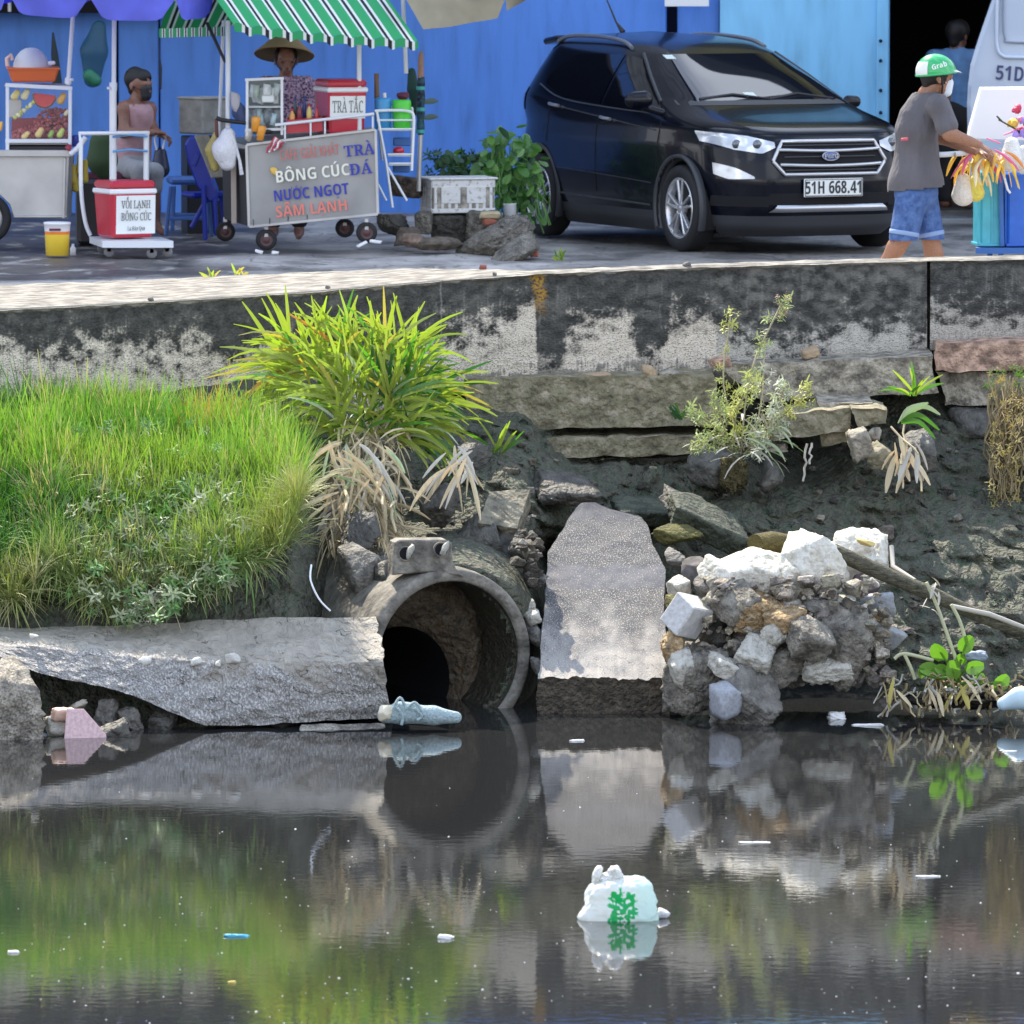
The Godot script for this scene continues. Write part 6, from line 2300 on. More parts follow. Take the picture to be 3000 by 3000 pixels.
	# chair seen from behind
	var ch := thing("plastic_chair", "deep blue plastic chair tilted in front of the drinks cart", "chair", P(600, 702, 54.7))
	var cbm := mat("chair_blue", L(.008, .03, .36), .4)
	st = nu()
	var bp := PackedVector2Array([Vector2(541, 424), Vector2(552, 404), Vector2(572, 401), Vector2(586, 416), Vector2(606, 480), Vector2(634, 556), Vector2(638, 590), Vector2(612, 592), Vector2(578, 548), Vector2(552, 480)])
	for i in bp.size():
		var q := P(bp[i].x, bp[i].y, 54.5)
		bp[i] = Vector2(q.x, q.y)
	prism(st, bp, Transform3D(Basis(), Vector3(0, 0, -54.5)), .34, .012)
	box(st, Transform3D(Basis(Vector3.FORWARD, .35), P(574, 468, 54.49)), Vector3(.035, .10, .012), .004)
	part(ch, "backrest", st, cbm)
	st = nu()
	bx(st, P(612, 570, 54.85), Vector3(.36, .04, .36), .3, .015)
	part(ch, "seat", st, cbm)
	for e in [[596, 540, 602, 704, 54.48, .036], [628, 580, 634, 690, 54.5, .03], [610, 575, 560, 668, 55.1, .04], [646, 570, 660, 672, 55.1, .04]]:
		st = nu()
		bar(st, P(e[0], e[1], e[4]), P(e[2], e[3], e[4]), e[5] * 2.2, .035, .01)
		part(ch, "leg", st, cbm)
	# grey box on a stand, board leaning
	var gb := thing("grey_box", "grey dented metal box standing behind the blue chair", "box", P(600, 393, 56.2))
	st = nu()
	bx(st, P(600, 338, 56.2), Vector3(.30, .29, .30), .75, .012)
	part(gb, "box", st, mat("grey_beige", L(.34, .33, .29), .8, {tex = tx.blotch, scale = 1.5}))
	st = nu()
	bx(st, P(600, 287, 56.2), Vector3(.32, .02, .32), .75, .006)
	part(gb, "lid", st, mats.grey_beige)
	st = nu()
	bx(st, P(605, 545, 56.3), Vector3(.36, .8, .34), .2, .01)
	solo("dark_cabinet", st, mats.black_plastic, "dark cabinet carrying the grey box behind the blue chair", "cabinet")
	st = nu()
	bar(st, P(590, 396, 54.3), P(640, 520, 54.2), .16, .02, .004)
	solo("leaning_board", st, mat("beige_board", L(.40, .36, .28), .8, {tex = tx.blotch, scale = 1.5}), "beige board leaning against the left side of the drinks cart", "board")


# four top corners and a thickness downwards
func slab_box(st: SurfaceTool, c: Array, t: float) -> void:
	var lo := []
	for p in c: lo.append(p - Vector3(0, t, 0))
	quad(st, c[3], c[2], c[1], c[0])
	quad(st, lo[0], lo[1], lo[2], lo[3])
	for i in 4:
		var j := (i + 1) % 4
		quad(st, c[i], c[j], lo[j], lo[i])


func make_parasol() -> void:
	var o := thing("blue_parasol", "big violet blue parasol with hanging flaps over the fruit cart and hand truck", "parasol", Vector3(P(333, 700, 53.3).x, ST, -53.3))
	var cl := mat("violet_cloth", L(.22, .25, .95), .7, {tex = tx.cloth, scale = .8, back = Color(.25, .28, .9)})
	var c := P(283, -40, 53.0)
	c.y -= .02
	var b := Basis(Vector3.FORWARD, .045) * Basis(Vector3.RIGHT, .05)
	var apex := c + b * Vector3(0, .46, 0)
	var r := .88
	for i in 8:
		var a0 := PI / 2 + TAU * i / 8
		var a1 := PI / 2 + TAU * (i + 1) / 8
		var p0 := c + b * Vector3(cos(a0) * r, 0, sin(a0) * r)
		var p1 := c + b * Vector3(cos(a1) * r, 0, sin(a1) * r)
		var st := nu()
		grid(st, func(u: float, v: float) -> Vector3:
			var e := p0.lerp(p1, u)
			var q := apex.lerp(e, v)
			return q + b.y * (.09 * sin(PI * v) - .02 * sin(PI * u) * v), 6, 8)
		part(o, "canopy_panel", st, cl)
		st = nu()
		var len := .165
		grid(st, func(u: float, v: float) -> Vector3:
			var uu := lerpf(u, .5 + (u - .5) * .70, v)
			var e := p0.lerp(p1, uu) - b.y * .006 * sin(PI * u)
			var corner := pow(absf(u - .5) * 2, 10) * .02 * v
			return e + b * Vector3(0, -len * v + corner, 0) + (e - c).normalized() * (.01 * sin(u * 9.0 + i) * v), 10, 5)
		part(o, "flap", st, cl)
		st = nu()
		tube(st, [apex - b.y * .03, p0 - b.y * .02], .006, 5)
		part(o, "rib", st, mats.steel)
	var st2 := nu()
	tube(st2, [P(333, 60, 53.1), apex], .0165, 10)
	tube(st2, [P(333, 270, 53.1), P(335, 40, 53.1)], .0175, 12)
	part(o, "upper_pole", st2, mats.white_tube)
	st2 = nu()
	tube(st2, [P(331, 720, 53.1), P(331, 262, 53.1)], .027, 12)
	part(o, "lower_pole", st2, mats.white_paint)
	st2 = nu()
	tube(st2, [P(331, 266, 53.1), P(332, 242, 53.1)], .03, 12)
	tube(st2, [P(331, 256, 53.1), P(316, 258, 53.05)], .011, 8)
	part(o, "clamp", st2, mats.white_tube)


func seated_person() -> void:
	var d := 56.0
	var o := thing("person", "person in a sleeveless pink top and black mask sitting between the two carts", "person", Vector3(P(395, 660, d).x, ST, -d))
	var head := P(408, 248, d)
	var f := Vector3(.75, -.12, .65)
	var neck := P(396, 292, d + .02)
	var chest := P(400, 335, d)
	var pel := P(388, 478, d + .05)
	var sl := P(366, 318, d - .08)
	var el := P(362, 388, d - .14)
	var wl := P(452, 388, d - .28)
	var sr := P(436, 320, d + .12)
	var er := P(446, 380, d + .05)
	var wr := P(470, 392, d - .16)
	var hipl := P(372, 490, d - .02)
	var knl := P(410, 500, d - .48)
	var anl := P(418, 660, d - .44)
	var hipr := P(404, 490, d + .12)
	var knr := P(452, 505, d - .34)
	var anr := P(456, 660, d - .34)
	var bones := []
	bones += limb(sl, el, wl, .050, .040, .026)
	bones += limb(sr, er, wr, .050, .040, .026)
	bones += limb(hipl, knl, anl, .075, .055, .036) + limb(hipr, knr, anr, .075, .055, .036)
	bones.append([anl, anl + Vector3(.06, -.05, .14), .034, .026])
	bones.append([anr, anr + Vector3(.06, -.05, .14), .034, .026])
	bones.append([neck - Vector3(0, .03, 0), head - Vector3(0, .05, 0), .052, .05])
	bones.append([chest, pel, .12, .12, Vector3(.4, 0, 1), 1.3])
	bones.append([sl, sr, .06, .06])
	var st := nu()
	flesh(st, bones, .014, .04)
	flesh(st, head_bones(head, f, Vector3.UP), .0065, .018)
	flesh(st, hand_bones(wl, Vector3(.9, -.1, -.1), Vector3(0, -1, .2), 1.1, 1.0) + [[wl - Vector3(.04, 0, 0), wl, .026, .025]], .004, .006)
	flesh(st, hand_bones(wr, Vector3(.7, -.3, .3), Vector3(-.2, -1, .2), 1.2, -1.0) + [[wr - Vector3(.02, 0, 0), wr, .026, .025]], .004, .006)
	part(o, "body", st, mats.dark_skin)
	st = nu()
	flesh(st, [[chest + Vector3(0, -.0, 0), pel, .135, .15, Vector3(.4, 0, 1), 1.3], [sl + Vector3(.045, .005, -.01), sr + Vector3(-.045, .005, 0), .062, .062], [neck - Vector3(0, .05, 0), chest, .075, .12]], .013, .04, func(p: Vector3) -> bool: return p.y < neck.y - .035)
	part(o, "sleeveless_top", st, mat("pink_cloth", L(.55, .33, .35), .85, {rim = .3, tex = tx.cloth, scale = 3.0}))
	st = nu()
	flesh(st, limb(hipl, knl, knl + (anl - knl) * .3, .088, .07, .062) + limb(hipr, knr, knr + (anr - knr) * .3, .088, .07, .062) + [[pel, pel - Vector3(0, .04, 0), .14, .14]], .014, .035)
	part(o, "shorts", st, mat("grey_cloth", L(.36, .36, .37), .85, {tex = tx.cloth, scale = 3.0}))
	# hair cap, mask, collar
	var fn := f.normalized()
	st = nu()
	flesh(st, [[head + Vector3(0, .045, 0) - fn * .035, head + Vector3(0, .062, 0) + fn * .045, .096, .066], [head - fn * .05 + Vector3(0, .01, 0), head - fn * .055 - Vector3(0, .05, 0), .068, .05]], .007, .02, func(p: Vector3) -> bool: return (p - head).dot(fn) < .10)
	part(o, "hair", st, mats.hair)
	st = nu()
	flesh(st, [[head + fn * .07 - Vector3(0, .022, 0), head + fn * .075 - Vector3(0, .075, 0), .052, .045]], .007, .015)
	part(o, "mask", st, mats.black_plastic)
	var r := Vector3.UP.cross(fn)
	for s in [-1.0, 1.0]:
		st = nu()
		tube(st, [head + fn * .06 + r * s * .05 - Vector3(0, .03, 0), head + r * s * .088 - Vector3(0, .01, 0)], .004, 4)
		part(o, "mask_strap", st, mats.black_plastic)
		st = nu()
		rock(st, head + fn * .086 + r * .033 * s, Vector3(.028, .013, .013), Basis(), 3, false, .02, 4)
		part(o, "eye", st, mats.hair)
	# bag in the hand, stool under the person
	var bg := thing("carrier_bag", "dark plastic bag with white handles held by the person in pink", "bag", P(472, 520, d - .2))
	st = nu()
	flesh(st, [[P(470, 450, d - .2), P(470, 495, d - .2), .05, .075]], .012, .02)
	part(bg, "bag", st, mat("navy_film", L(.015, .02, .05), .35))
	st = nu()
	tube(st, smooth_path([P(460, 440, d - .22), P(454, 405, d - .24), P(470, 388, d - .24), P(482, 405, d - .22), P(476, 440, d - .22)], 4), .009, 6)
	part(bg, "handle", st, mats.white_plastic)
	st = nu()
	bx(st, P(388, 585, d + .06), Vector3(.32, .46, .32), .2, .02)
	solo("dark_seat_box", st, mats.black_plastic, "dark box used as a seat by the person in pink", "box")


# ---------- the drinks cart ----------
func stripes() -> ImageTexture:
	var im := Image.create(512, 8, false, Image.FORMAT_RGB8)
	var g := Color(.03, .36, .13).linear_to_srgb()
	var w := Color(.80, .80, .80).linear_to_srgb()
	var bk := Color(.012, .02, .02).linear_to_srgb()
	for x in 512:
		var t := fposmod(x / 512.0 * 9.0 + .1, 1.0)
		var c := g
		if t > .46: c = w
		if t > .62: c = bk
		if t > .80: c = w
		if t > .94: c = g
		for y in 8: im.set_pixel(x, y, c)
	return ImageTexture.create_from_image(im)


func make_drink_cart() -> void:
	var d := 53.0
	var k := d / F
	var o := thing("drinks_cart", "steel drinks cart with painted lettering under a green striped awning", "food cart", Vector3(P(910, 720, d).x, ST, -d))
	# front panel with its own plane
	var tl := P(722, 424, d)
	var tr := P(1100, 380, d - .06)
	var br := P(1107, 627, d - .06)
	var bl := P(730, 664, d)
	var st := nu()
	var pf := func(u: float, v: float) -> Vector3:
		var p := tl.lerp(tr, u).lerp(bl.lerp(br, u), v)
		p.z += N(p * 9.0) * .006 + N(p * 30.0) * .0015
		return p
	grid(st, pf, 30, 20)
	part(o, "front_panel", st, mat("panel_steel", L(.36, .36, .355), .4, {metal = .35, tex = tx.steel, scale = .4}))
	st = nu()
	for e in [[tl, tr], [bl, br], [tl, bl], [tr, br]]:
		bar(st, e[0] + Vector3(0, 0, .012), e[1] + Vector3(0, 0, .012), .022, .022)
	part(o, "panel_frame", st, mats.steel)
	st = nu()
	slab_box(st, [tl + Vector3(0, -.01, -.02), tr + Vector3(0, -.01, -.02), P(1085, 372, d + .55), P(655, 405, d + .5)], .03)
	part(o, "counter_top", st, mats.steel)
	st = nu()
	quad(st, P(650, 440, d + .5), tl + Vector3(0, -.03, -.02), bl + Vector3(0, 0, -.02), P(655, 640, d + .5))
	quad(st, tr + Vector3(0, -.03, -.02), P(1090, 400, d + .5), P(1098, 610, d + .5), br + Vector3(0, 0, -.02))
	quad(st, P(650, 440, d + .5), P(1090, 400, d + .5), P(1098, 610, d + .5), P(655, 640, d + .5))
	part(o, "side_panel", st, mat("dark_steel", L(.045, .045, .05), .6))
	st = nu()
	bar(st, P(684, 440, d + .2), P(686, 655, d + .2), .05, .04)
	part(o, "corner_post", st, mat("beige_leg", L(.42, .36, .30), .7))
	# the lettering
	var ex := (tr - tl).normalized()
	var red := mat("red_paint", L(.62, .16, .13), .7)
	var blue := mat("blue_letters", L(.03, .04, .36), .6)
	var wh := mat("cream_letters", L(.80, .78, .66), .6)
	var red2 := mat("salmon_paint", L(.74, .22, .17), .7)
	var lb := Basis(Vector3(ex.x, ex.y, 0).normalized(), Vector3(-ex.y, ex.x, 0).normalized(), Vector3.BACK)
	for e in [["CAFE GIẢI KHÁT", 906, 447, .078, .58, "Droid Sans", red, false], ["TRÀ", 1052, 440, .083, .95, "Droid Serif", blue, true], ["BÔNG CÚC", 915, 508, .086, .92, "Droid Sans", wh, true], ["ĐÁ", 1056, 495, .084, .95, "Droid Serif", blue, true], ["NƯỚC NGỌT", 911, 564, .082, .84, "Droid Sans", blue, true], ["SÂM LẠNH", 913, 611, .082, .95, "Droid Sans", red2, true]]:
		var at := P(e[1], e[2], d - .026 - .06 * (e[1] - 722) / 380.0)
		lettering(o, e[0], e[5], e[3], at, lb * Basis(Vector3.FORWARD, .012), e[6], e[4], e[7])
	st = nu()
	rock(st, P(802, 500, d - .03), Vector3(.06, .05, .012), Basis(Vector3.FORWARD, .5), 3, false, .2, 5)
	part(o, "yellow_flower_mark", st, mat("flower_mark", L(.75, .48, .10), .7))
	# wheels
	for e in [[780, 702, d + .02, 31], [1074, 681, d - .05, 31], [660, 678, d + .5, 29], [1010, 668, d + .5, 28]]:
		var xf := Transform3D(Basis(Vector3.UP, .15) * Basis(Vector3.RIGHT, PI / 2), P(e[0], e[1], e[2]))
		var r: float = e[3] * k
		st = nu()
		lathe(st, [r * .6, -.02, r * .92, -.022, r, -.01, r, .012, r * .92, .024, r * .6, .022], xf, 26)
		var w := part(o, "wheel", st, mats.black_rubber)
		st = nu()
		lathe(st, [0, .02, r * .25, .022, r * .3, .012, r * .58, .012, r * .62, .02], xf, 20)
		part(w, "hub", st, mat("red_hub", L(.10, .05, .05), .6))
		st = nu()
		bar(st, P(e[0], e[1], e[2]), P(e[0], e[1] - 42, e[2]), .03, .03)
		part(o, "wheel_fork", st, mats.steel)
	for e in [[742, 655], [790, 651], [844, 646], [900, 641], [986, 634]]:
		st = nu()
		bar(st, P(e[0], e[1] - 12, d - .03), P(e[0], e[1] + 6, d - .03), .006, .006, .001)
		part(o, "clip", st, mats.black_plastic)
	# paper stops under the wheels
	for e in [[758, 737, 24], [806, 740, 22], [1060, 716, 34], [1100, 708, 34]]:
		st = nu()
		rock(st, P(e[0], e[1], 52.7), Vector3(e[2] * k, .025, .04), Basis(Vector3.FORWARD, R(-.5, .5)), e[0], true, .1, 5)
		solo("wheel_stop", st, mats.white_plastic, "small white stop %s of the drinks cart" % {758: "left of the left front wheel", 806: "right of the left front wheel", 1060: "left of the right front wheel", 1100: "right of the right front wheel"}[e[0]], "wheel stop", "white stops under the cart wheels")
	# posts and awning
	for e in [[668, 430, 668, 60, d + .1, .02], [1053, 400, 1052, 90, d + .1, .018], [1190, 215, 1178, -60, d + .55, .017], [640, 430, 655, 60, d + .6, .014]]:
		st = nu()
		tube(st, [P(e[0], e[1], e[4]), P(e[2], e[3], e[4])], e[5], 10)
		part(o, "post", st, mats.white_tube)
	st = nu()
	bar(st, P(606, 66, d + .2), P(660, 182, d + .1), .02, .02)
	part(o, "brace", st, mats.black_plastic)
	var sm := StandardMaterial3D.new()
	sm.resource_name = "striped_awning"
	sm.albedo_texture = stripes()
	sm.roughness = .7
	sm.backlight_enabled = true
	sm.backlight = Color(.45, .6, .5)
	st = nu()
	var aw := func(u: float, v: float) -> Vector3:
		var a := P(lerpf(545, 1075, u), lerpf(-110, -70, u), d + .75)
		var b := P(lerpf(683, 1222, u), lerpf(70, 118, u), d - .55)
		var p := a.lerp(b, v)
		p += Vector3(-.10, .17, .05) * sin(PI * v) * .8
		p.y += .012 * sin(u * TAU * 9.0) * v - .02 * sin(u * PI) * v
		return p
	grid(st, aw, 72, 14)
	part(o, "awning_front", st, sm)
	st = nu()
	grid(st, func(u: float, v: float) -> Vector3:
		var p: Vector3 = aw.call(u, 1)
		return p + Vector3(.008, -.055 * v - .012 * absf(sin(u * TAU * 9.0)) * v, -.01 * v), 72, 2)
	part(o, "awning_valance", st, sm)
	st = nu()
	grid(st, func(u: float, v: float) -> Vector3:
		var a := P(lerpf(545, 1075, u), lerpf(-110, -70, u), d + .75)
		var b := P(lerpf(466, 900, u), lerpf(92, 60, u), d + 1.9)
		var p := a.lerp(b, v)
		return p + Vector3(.04, .15, -.05) * sin(PI * v) * .7, 60, 10)
	part(o, "awning_back", st, sm)
	st = nu()
	grid(st, func(u: float, v: float) -> Vector3:
		var b := P(lerpf(466, 660, u), lerpf(84, 78, u), d + lerpf(1.9, .3, u))
		return b + Vector3(0, -.07 * v, 0), 40, 2)
	part(o, "awning_side_valance", st, sm)
	# rail
	st = nu()
	tube(st, [P(806, 366, d - .02), P(1096, 334, d - .05)], .012, 8)
	for e in [[835, 362, 835, 418], [910, 354, 910, 408], [952, 350, 952, 404], [1092, 336, 1092, 385]]:
		tube(st, [P(e[0], e[1], d - .02), P(e[2], e[3], d - .02)], .008, 6)
	part(o, "counter_rail", st, mats.white_tube)
	make_cart_goods(d, k)


func make_cart_goods(d: float, k: float) -> void:
	# white framed cabinet
	var cab := thing("glass_cabinet", "white framed glass cabinet of cups on the drinks cart", "cabinet", P(775, 400, d + .1))
	var st := nu()
	for e in [[724, 230, 724, 400], [826, 226, 826, 396]]:
		bar(st, P(e[0], e[1], d + .03), P(e[2], e[3], d + .03), .025, .02)
	for e in [[718, 234, 832, 229], [718, 382, 832, 378]]:
		bar(st, P(e[0], e[1], d + .028), P(e[2], e[3], d + .028), .024, .02)
	part(cab, "frame", st, mats.white_paint)
	st = nu()
	bx(st, P(775, 312, d + .34), Vector3(.28, .42, .02))
	part(cab, "back", st, mat("cabinet_back", L(.22, .26, .25), .6, {tex = tx.grit, scale = 3.0}))
	st = nu()
	bx(st, P(775, 312, d + .18), Vector3(.26, .008, .28), 0, .002)
	part(cab, "shelf", st, mats.white_paint)
	var cols := [L(.55, .62, .60), L(.30, .42, .44), L(.78, .78, .76), L(.16, .20, .22), L(.40, .48, .40), L(.45, .62, .66)]
	for i in 28:
		st = nu()
		var row := i % 2
		lathe(st, [0, 0, .02, 0, .028, .095, .024, .095], Transform3D(Basis(Vector3.FORWARD, R(-.3, .3)), P(740 + (i / 2) * 5.5 + R(-4, 4), [306, 376][row] - R(0, 26), d + R(.08, .22))), 12)
		part(cab, "cup", st, mat("cup_%d" % (i % 6), cols[i % 6], .3))
	st = nu()
	bx(st, P(785, 290, d + .07), Vector3(.09, .05, .02))
	part(cab, "white_card", st, mats.paper)
	st = nu()
	bx(st, P(775, 304, d + .035), Vector3(.255, .37, .003), 0, .001)
	part(cab, "pane", st, mats.glass)
	# cooler with sign
	var co := thing("red_cooler_box", "big red cooler box with a white sign on the drinks cart", "cooler box", P(985, 385, d + .3))
	var base := P(998, 392, d + .24)
	cooler(co, base, .30, .30, .40, .42)
	var fb := Basis(Vector3.UP, .30)
	var fc := base + fb.z * .195 + Vector3(0, .205, 0)
	var face := fb * Basis(Vector3.RIGHT, .05)
	st = nu()
	box(st, Transform3D(face, fc), Vector3(.275, .17, .004), .001)
	part(co, "paper_sign", st, mats.paper)
	lettering(co, "TRÀ TẮC", "Droid Serif", .088, fc + face.z * .004 + face.y * .004, face, mat("faded_ink", L(.16, .16, .16), .8), .47)
	# bottles in a red tray
	st = nu()
	var tray := thing("red_tray", "red plastic tray holding sauce bottles on the drinks cart", "tray", P(890, 400, d + .06))
	slab_box(st, [P(840, 352, d + .02), P(945, 345, d + .02), P(940, 338, d + .22), P(842, 344, d + .22)], .10)
	part(tray, "tray", st, mats.red_plastic)
	var bt := [[856, 350, 17, 34, "bottle_orange", "orange bottle at the left of the red tray"], [877, 345, 15, 46, "bottle_maroon", "maroon bottle in the middle of the red tray"], [906, 342, 17, 40, "bottle_yellow", "yellow labelled bottle at the right of the red tray"], [892, 340, 12, 60, "bottle_navy", "navy capped bottle at the back of the red tray"], [865, 340, 12, 56, "bottle_teal", "dark teal bottle at the back left of the red tray"], [928, 345, 12, 34, "bottle_red", "red bottle next to the big red cooler"]]
	mat("bottle_orange", L(.75, .35, .10), .3)
	mat("bottle_maroon", L(.22, .03, .05), .3)
	mat("bottle_yellow", L(.62, .50, .16), .35)
	mat("bottle_navy", L(.03, .05, .22), .3)
	mat("bottle_teal", L(.04, .09, .09), .3)
	mat("bottle_red", L(.5, .05, .05), .3)
	for e in bt:
		var b := thing("bottle", e[5], "bottle", P(e[0], e[1] + 20, d + (.08 if e[3] < 50 else .17)), "bottles in the red tray")
		var r: float = e[2] * k * .5
		var h: float = (e[3] + 18) * k
		st = nu()
		lathe(st, [0, 0, r, 0, r, h * .62, r * .45, h * .8, r * .4, h * .88], Transform3D(Basis(), b.position), 14)
		part(b, "bottle", st, mats[e[4]])
		st = nu()
		lathe(st, [r * .5, h * .86, r * .5, h, 0, h], Transform3D(Basis(), b.position), 12)
		part(b, "cap", st, mats.bottle_navy if e[3] > 40 else mats.red_plastic)
	# juice cups, straps, hanging bags
	for e in [[748, 366, 26, "orange juice cup with a lid at the left corner of the drinks cart"], [764, 392, 26, "amber juice cup hanging below the orange juice cup"]]:
		st = nu()
		lathe(st, [0, -.05, .024, -.05, .036, .05, .03, .06, 0, .065], Transform3D(Basis(Vector3.FORWARD, .15), P(e[0], e[1], d - .06)), 14)
		solo("juice_cup", st, mat("juice", L(.85, .38, .05), .3, {back = Color(.6, .3, .05)}), e[3], "cup")
	for e in [[730, 395, 24, 40], [790, 380, 26, 26], [700, 330, 40, 60], [690, 300, 26, 70]]:
		st = nu()
		rock(st, P(e[0], e[1], d + .05), Vector3(e[2] * k, e[3] * k, .08), Basis(), e[0], false, .12, 7)
		solo("bundle", st, mat("clutter_%d" % e[0], [L(.55, .52, .46), L(.05, .05, .06), L(.04, .06, .14), L(.42, .40, .42)][[730, 790, 700, 690].find(e[0])], .7), ["pale cloth bundle at the left corner of the drinks cart", "black bundle under the glass cabinet", "dark blue helmet shaped bundle behind the front left post", "grey patterned cloth hanging behind the front left post"][[730, 790, 700, 690].find(e[0])], "bundle")
	var sp := thing("red_straps", "red and white elastic straps knotted at the upper corner of the painted panel", "strap", P(790, 445, d - .06))
	for i in 7:
		st = nu()
		tube(st, wiggle(P(782 + i * 5, 448 - i * 2, d - .05 - .004 * i), P(806 + i * 4, 400 + i * 3, d - .05 - .003 * i), .012, 4), .008, 6)
		part(sp, "strap", st, [mat("strap_red", L(.5, .05, .08), .7), mats.paper, mat("strap_pink", L(.65, .25, .28), .7)][i % 3])
	var wb := thing("white_carrier_bag", "white plastic bag hanging at the left end of the drinks cart", "bag", P(664, 505, d))
	st = nu()
	flesh(st, [[P(668, 395, d), P(660, 440, d), .055, .085], [P(660, 440, d), P(666, 475, d), .09, .065], [P(640, 430, d), P(650, 455, d), .04, .05]], .011, .035)
	part(wb, "bag", st, mat("film_bag", L(.80, .80, .82), .45, {back = Color(.5, .5, .55), bump = tx.bump, scale = 3.0, deep = 1.0}))
	st = nu()
	tube(st, [P(676, 390, d - .03), P(690, 430, d - .03), P(702, 470, d - .03), P(708, 512, d - .03)], [.02, .014, .012, .016], 7)
	part(wb, "tied_end", st, mats.film_bag)
	var yb := thing("yellow_carrier_bag", "yellow plastic bag hanging behind the white bag on the drinks cart", "bag", P(622, 500, d + .15))
	st = nu()
	flesh(st, [[P(632, 395, d + .12), P(622, 440, d + .12), .025, .05], [P(622, 440, d + .12), P(630, 490, d + .12), .05, .035]], .012, .03)
	part(yb, "bag", st, mat("mustard_film", L(.46, .38, .12), .5, {back = Color(.5, .4, .15)}))
	st = nu()
	tube(st, [P(634, 345, d + .05), P(650, 352, d + .05), P(720, 360, d + .02)], .016, 8)
	solo("cart_handle", st, mats.black_plastic, "black push handle at the left end of the drinks cart", "handle")
	st = nu()
	tube(st, [P(634, 350, d + .05), P(636, 400, d + .1)], .014, 7)
	solo("brown_strap", st, mat("brown_strap", L(.16, .07, .05), .8), "brown strap hanging from the black push handle", "strap")
	vendor()
	side_shelf(d, k)


func vendor() -> void:
	var d := 54.9
	var o := thing("person", "street vendor in a conical hat and flowered shirt standing behind the drinks cart", "person", Vector3(P(838, 700, d).x, ST, -d))
	var head := P(838, 176, d)
	var f := Vector3(.12, -.10, 1)
	var neck := P(838, 215, d + .03)
	var chest := P(838, 270, d + .03)
	var pel := P(838, 420, d + .06)
	var sl := P(778, 250, d + .03)
	var el := P(760, 345, d - .02)
	var wl := P(800, 380, d - .25)
	var sr := P(898, 250, d + .03)
	var er := P(916, 340, d)
	var wr := P(870, 382, d - .25)
	var bones := []
	bones += limb(sl, el, wl, .05, .04, .026) + limb(sr, er, wr, .05, .04, .026)
	bones += [[neck, head, .05, .05], [chest, pel, .12, .13, Vector3.BACK, 1.4], [sl, sr, .055, .055]]
	bones += limb(pel + Vector3(-.09, -.04, 0), pel + Vector3(-.1, -.42, .03), Vector3(pel.x - .1, ST + .08, pel.z), .08, .055, .036)
	bones += limb(pel + Vector3(.09, -.04, 0), pel + Vector3(.1, -.42, .03), Vector3(pel.x + .1, ST + .08, pel.z), .08, .055, .036)
	for s in [-.1, .1]: bones.append([Vector3(pel.x + s, ST + .05, pel.z), Vector3(pel.x + s, ST + .03, pel.z + .15), .036, .026])
	var st := nu()
	flesh(st, bones, .015, .04)
	flesh(st, head_bones(head, f, Vector3.UP), .0065, .018)
	for e in [[wl, 1.0], [wr, -1.0]]:
		flesh(st, hand_bones(e[0], Vector3(.2 * e[1], -.25, .9), Vector3(0, -1, -.2), .7, e[1]) + [[e[0] - Vector3(0, -.01, .03), e[0], .026, .025]], .004, .006)
	part(o, "body", st, mats.dark_skin)
	face_parts(o, head, f, Vector3.UP)
	st = nu()
	flesh(st, [[chest, pel, .145, .165, Vector3.BACK, 1.4], [sl, sr, .07, .07], [sl, el, .068, .062], [el, el.lerp(wl, .4), .062, .056], [sr, er, .068, .062], [er, er.lerp(wr, .4), .062, .056], [neck - Vector3(0, .03, 0), chest, .07, .12]], .013, .035, func(p: Vector3) -> bool: return p.y < neck.y - .02)
	part(o, "flowered_shirt", st, mat("flowered_cloth", L(.8, .8, .8), .85, {tex = tx.floral, scale = 2.6}))
	st = nu()
	flesh(st, limb(pel + Vector3(-.09, -.02, 0), pel + Vector3(-.1, -.42, .03), Vector3(pel.x - .1, ST + .15, pel.z), .105, .08, .07) + limb(pel + Vector3(.09, -.02, 0), pel + Vector3(.1, -.42, .03), Vector3(pel.x + .1, ST + .15, pel.z), .105, .08, .07) + [[pel, pel - Vector3(0, .05, 0), .15, .15, Vector3.BACK, 1.3]], .02, .04)
	part(o, "trousers", st, mat("black_cloth", L(.02, .02, .022), .9))
	st = nu()
	flesh(st, [[head + Vector3(0, .04, -.03), head + Vector3(0, .045, .02), .09, .085], [head - Vector3(0, .02, .07), head - Vector3(0, .1, .08), .06, .05]], .008, .02, func(p: Vector3) -> bool: return p.z < head.z + .07)
	part(o, "hair", st, mats.hair)
	st = nu()
	var hx := Transform3D(Basis(Vector3.RIGHT, -.30) * Basis(Vector3.FORWARD, .04), P(833, 158, d + .03))
	lathe(st, [.232, -.012, .236, -.004, .17, .055, .10, .125, .045, .178, .012, .195, 0, .197], hx, 40)
	lathe(st, [0, .18, .09, .115, .16, .05, .232, -.012], hx, 40)
	part(o, "conical_hat", st, mat("palm_straw", L(.40, .28, .14), .85, {tex = tx.fine, scale = 4.0, back = Color(.25, .17, .08)}))
	for s in [-1.0, 1.0]:
		st = nu()
		tube(st, smooth_path([P(838 + s * 34, 165, d - .02), P(838 + s * 24, 195, d - .05), P(838, 214, d - .06)], 3), .007, 5)
		part(o, "hat_strap", st, mat("dark_strap", L(.05, .06, .12), .8))


